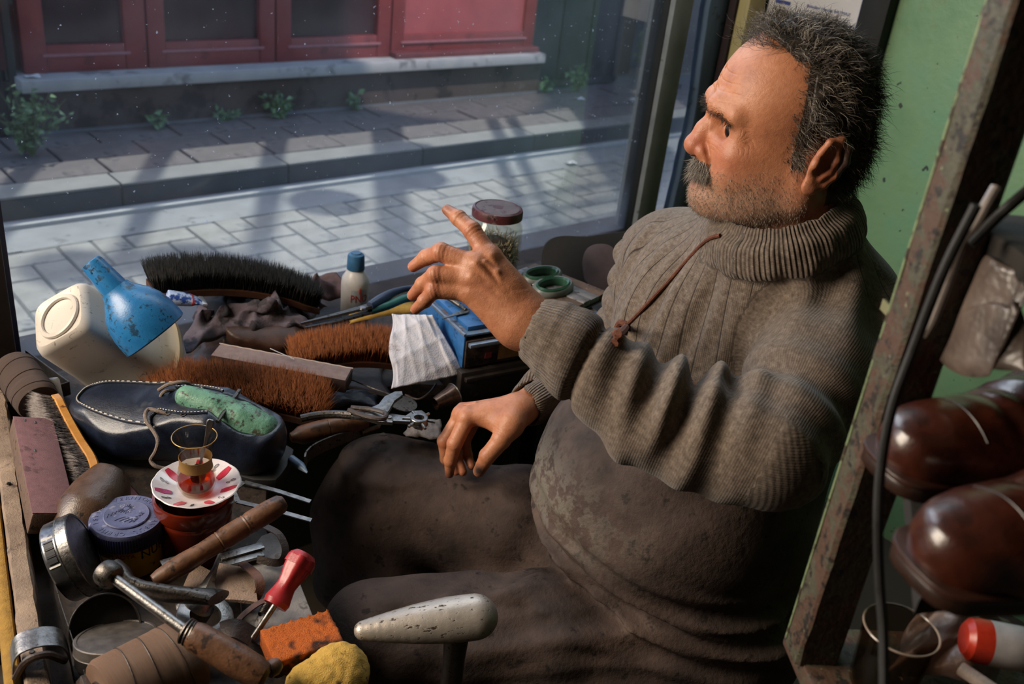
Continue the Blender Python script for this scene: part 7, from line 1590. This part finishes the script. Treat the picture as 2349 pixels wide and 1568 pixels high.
for z in (.93, 1.06, 1.22): obj('nail_head', xf(lathe([(0, 0), (.004, 0), (.0035, .002), (0, .0026)], 12), zframe((-.0155, .01, z), (-1, 0, 0))), STEEL_D, sh)
obj('pale_chip', bx(-.0165, -.0148, .012, .030, 1.155, 1.163), mat('pale_chip_paint', '6a6848', '7a7858', 0.6), sh)
# brown shoes, toes towards us
COGN = mat('polished_cognac_leather', '2c120a', '451e10', 0.30, ns=10, bump=0.12, bs=120, coat=0.25, spots=[('2a120a', 7, 0.58)]); SOLEB = mat('dark_brown_sole', '1f120c', '2f1c13', 0.35)
def brown_shoe(label, toe, back, z, L=.25):
    t_ = Vector(toe); h_ = t_ + (Vector(back) - t_).normalized() * L; M = frame(h_, t_ - h_, (0, 0, 1)); t = thing('dress_shoe', label, 'shoe', M, 'brown shoes on the shelf')
    m_ = shoe_mesh(L, .080, .041, .076, .062, .0026)
    def cr(v): 
        x = v[:, 0] / L; return .0018 * np.exp(-((x - .63) / .09) ** 2) * np.sin(v[:, 0] * 2 * math.pi / .020 + v[:, 1] * 30) * (v[:, 2] > .035)
    V = np.asarray(m_[0]).copy(); V[:, 2] += .010 + cr(V); obj('upper', (V, m_[1]), COGN, t, angle=180)
    obj('sole', sole_mesh(L, .082, 0.0, .010, .002, .002), SOLEB, t); obj('welt', sole_mesh(L, .082, .010, .014, .003, .0012), mat('brown_welt', '2a160e', '3a2016', 0.4), t)
    obj('heel', bx(-.002, .07, -.036, .036, -.016, 0.0, .006), SOLEB, t)
    pp = proj((V, m_[1]), [(L * .80, y) for y in np.linspace(-.028, .028, 24)], .0001); obj('toe_seam', tube(pp, .0006, 6), SOLEB, t)
    return t
brown_shoe('polished brown leather shoe of the pair, the one beside the shelf upright', at(2010, 1095, z=1.076), at(2010, 1095, z=1.076) + Vector((.9, -.43, 0)), 1.0)
brown_shoe('polished brown leather shoe of the pair, the one above the glass beaker', at(2084, 1335, z=1.076), at(2084, 1335, z=1.076) + Vector((.9, -.43, 0)), 1.0)
# glass mug with plastic wrap, red and white tube
_o = at(2018, 1572, z=.853); mg = thing('glass_mug', 'clear glass beaker on the lowest shelf board behind the black cable', 'glass', zframe(_o, Vector((0.0, 0.0, 1))))
obj('wall', lathe([(0, 0), (.023, 0), (.025, .003), (.0285, .058), (.0290, .061), (.0275, .061), (.0235, .006), (0, .005)], 48), clear_glass('smoky_glass', 'cfc4ba', 0.08), mg)
obj('rim', sweep([(.0288 * math.cos(a), .0288 * math.sin(a), .061) for a in np.linspace(0, 6.2832, 48, endpoint=False)], circ(.0009, 6), closed=True), mat('glass_rim', '8a7a6e', 'a08f82', 0.2), mg)
FILM = NT('crumpled_film'); _a1 = FILM.node('BsdfTransparent'); _a1.inputs[0].default_value = (.92, .9, .88, 1); _a2 = FILM.node('MixShader'); _a2.inputs[0].default_value = 0.55
FILM.set(Base_Color=hx('9c877c'), Roughness=0.25, Normal=FILM.bump(FILM.noise(60, 5), 0.6, .004)); FILM.link(_a1.outputs[0], _a2.inputs[1]); FILM.link(FILM.p.outputs[0], _a2.inputs[2]); FILM.link(_a2.outputs[0], FILM.out.inputs[0])
rag('plastic_wrap', 'crumpled clear plastic wrap heaped beside the glass beaker', [at(2060, 1600, z=.858), at(2330, 1600, z=.858), at(2330, 1440, z=.858), at(2150, 1420, z=.858)], .050, FILM.m, 31, 40, 30, .0006, .02, 'wrapping')
rag('plastic_wrap', 'grey crinkled plastic bag on the top shelf', [at(2165, 860, d=.66), at(2380, 900, d=.58), at(2380, 690, d=.60), at(2210, 680, d=.66)], .045, mat('grey_plastic_film', '4a403a', '655850', 0.32, ns=8, bump=0.9, bs=30), 33, 40, 30, .0006, .02, 'bag')
_a, _b = at(2210, 1462, z=.905), at(2400, 1500, z=.905); rt_ = thing('paint_tube', 'red and white striped bottle lying beside the plastic wrap', 'bottle', zframe(_a, _b - _a)); 
obj('red_body', lathe([(0, 0), (.012, 0), (.0165, .004), (.0175, .010), (.0175, .030)], 32), mat('bright_red_plastic', 'a02818', 'b8341f', 0.35), rt_)
obj('white_band', lathe([(.0177, .018), (.0178, .030), (.0178, .044), (.0174, .045)], 32), mat('white_band_plastic', 'a8a4a6', 'bcb8b8', 0.4), rt_)
obj('black_cap', lathe([(.0170, .044), (.0176, .046), (.0170, .075), (0, .076)], 32), BLACKM, rt_)
bo = thing('clear_stick', 'clear plastic stick lying in front of the red and white bottle', 'stick', frame(at(2200, 1530, z=.90), at(2380, 1650, z=.89) - at(2200, 1530, z=.90)))
obj('bar', box(.10, .010, .008, .002, 2, (.05, 0, 0)), mat('milky_clear_plastic', '8a7d76', 'a3968e', 0.25), bo)
# cable and wire
tag(obj('cable', tube(smoothline(pxp((2240, 470, .55), (2165, 620, .57), (2095, 800, .59), (2045, 940, .60), (2020, 1080, .605), (2014, 1200, .605), (2018, 1340, .605), (2026, 1450, .60), (2028, 1600, .59)), 8), .0032, 10), mat('black_cable', '0d0c0c', '161515', 0.5)), 'black cable hanging down past the shoe toes', 'cable')
tag(obj('cable', tube(smoothline(pxp((2285, 430, .56), (2262, 470, .56), (2240, 510, .565), (2205, 555, .575), (2175, 640, .59), (2140, 730, .60), (2118, 770, .605)), 8), .0034, 10), mat('grey_cable', '7a706a', '8f857e', 0.4)), 'grey cable looping beside the shelf upright', 'cable')
tag(obj('cable', tube(smoothline(pxp((2400, 400, .60), (2330, 460, .60), (2285, 500, .605), (2225, 560, .61)), 6), .0036, 10), MATS['black_cable']), 'black cable crossing behind the shelf upright', 'cable')
# the notice on the wall
_tl, _tr = at(1766, 0, x=2.066), at(1998, 0, x=2.066)
pw = thing('wall_notice', 'white printed paper notice pinned to the wall behind the cobbler', 'notice', Matrix(((0, 0, -1, 2.068), (-1, 0, 0, (_tl.y + _tr.y) / 2), (0, 1, 0, 1.16), (0, 0, 0, 1))))
WP = _tl.y - _tr.y
obj('sheet', gridsurf(lambda u, v: ((u - .5) * WP, v * .46 - .115, .0025 + .001 * math.sin(3 * u + 5 * v)), 10, 14, .0006), mat('white_paper', 'c9c3bd', 'd6d0ca', 0.8, ns=4), pw)
INKB = mat('blue_print', '2b3a78', '35458a', 0.6)
def line(txt, x, y, size, m, wmax=None): obj('lettering', xf(solid_text(txt, size, .0001, align='LEFT', width=wmax), Matrix.Translation((x, y, .0045))), m, pw, smooth=False)
line('Belediye Hacibe BATMAZ', -.025, .012, .0095, INKB, .115)
line('ISTANBUL Tel: 0212 527 47 17 - 526 56 43  Gsm: 0535 224 48 37', -.055, -.012, .0075, INKB, .160)
obj('rule_line', bx(-.060, .104, -.0225, -.0215, .0042, .0048), INKB, pw); obj('rule_line', bx(-.030, .100, .0, .0006, .0042, .0048), INKB, pw); obj('rule_line', bx(.1115, .1125, -.02, .30, .0042, .0048), INKB, pw)
obj('heading_block', bx(-.112, -.070, .004, .012, .0042, .0048), INKB, pw)
line('Is Adresi - Adres', -.110, .008, .006, mat('white_paper_ink', 'd0cac4', 'd0cac4', .8), .036)
for k in range(9): obj('fine_print', bx(-.112, -.112 + .030 + .008 * (k % 3), -.004 - k * .0075, -.0025 - k * .0075, .0042, .0047), mat('grey_print', '6a6878', '7a7888', .7), pw)
_orn = []
for i, (x, y) in enumerate(((.100, -.030), (.104, -.022), (.108, -.030), (.104, -.038), (.112, -.012), (.112, -.022), (.096, -.036), (.110, -.044), (.116, -.030))):
    _orn.append(xf(sweep([(.0034 * math.cos(a), .0034 * math.sin(a), 0) for a in np.linspace(0, 5.2, 12)], circ(.0006, 5)), Matrix.Translation((x, y, .0045)) @ Matrix.Rotation(i * 1.3, 4, 'Z')))
obj('corner_ornament', merge(*_orn), INKB, pw)
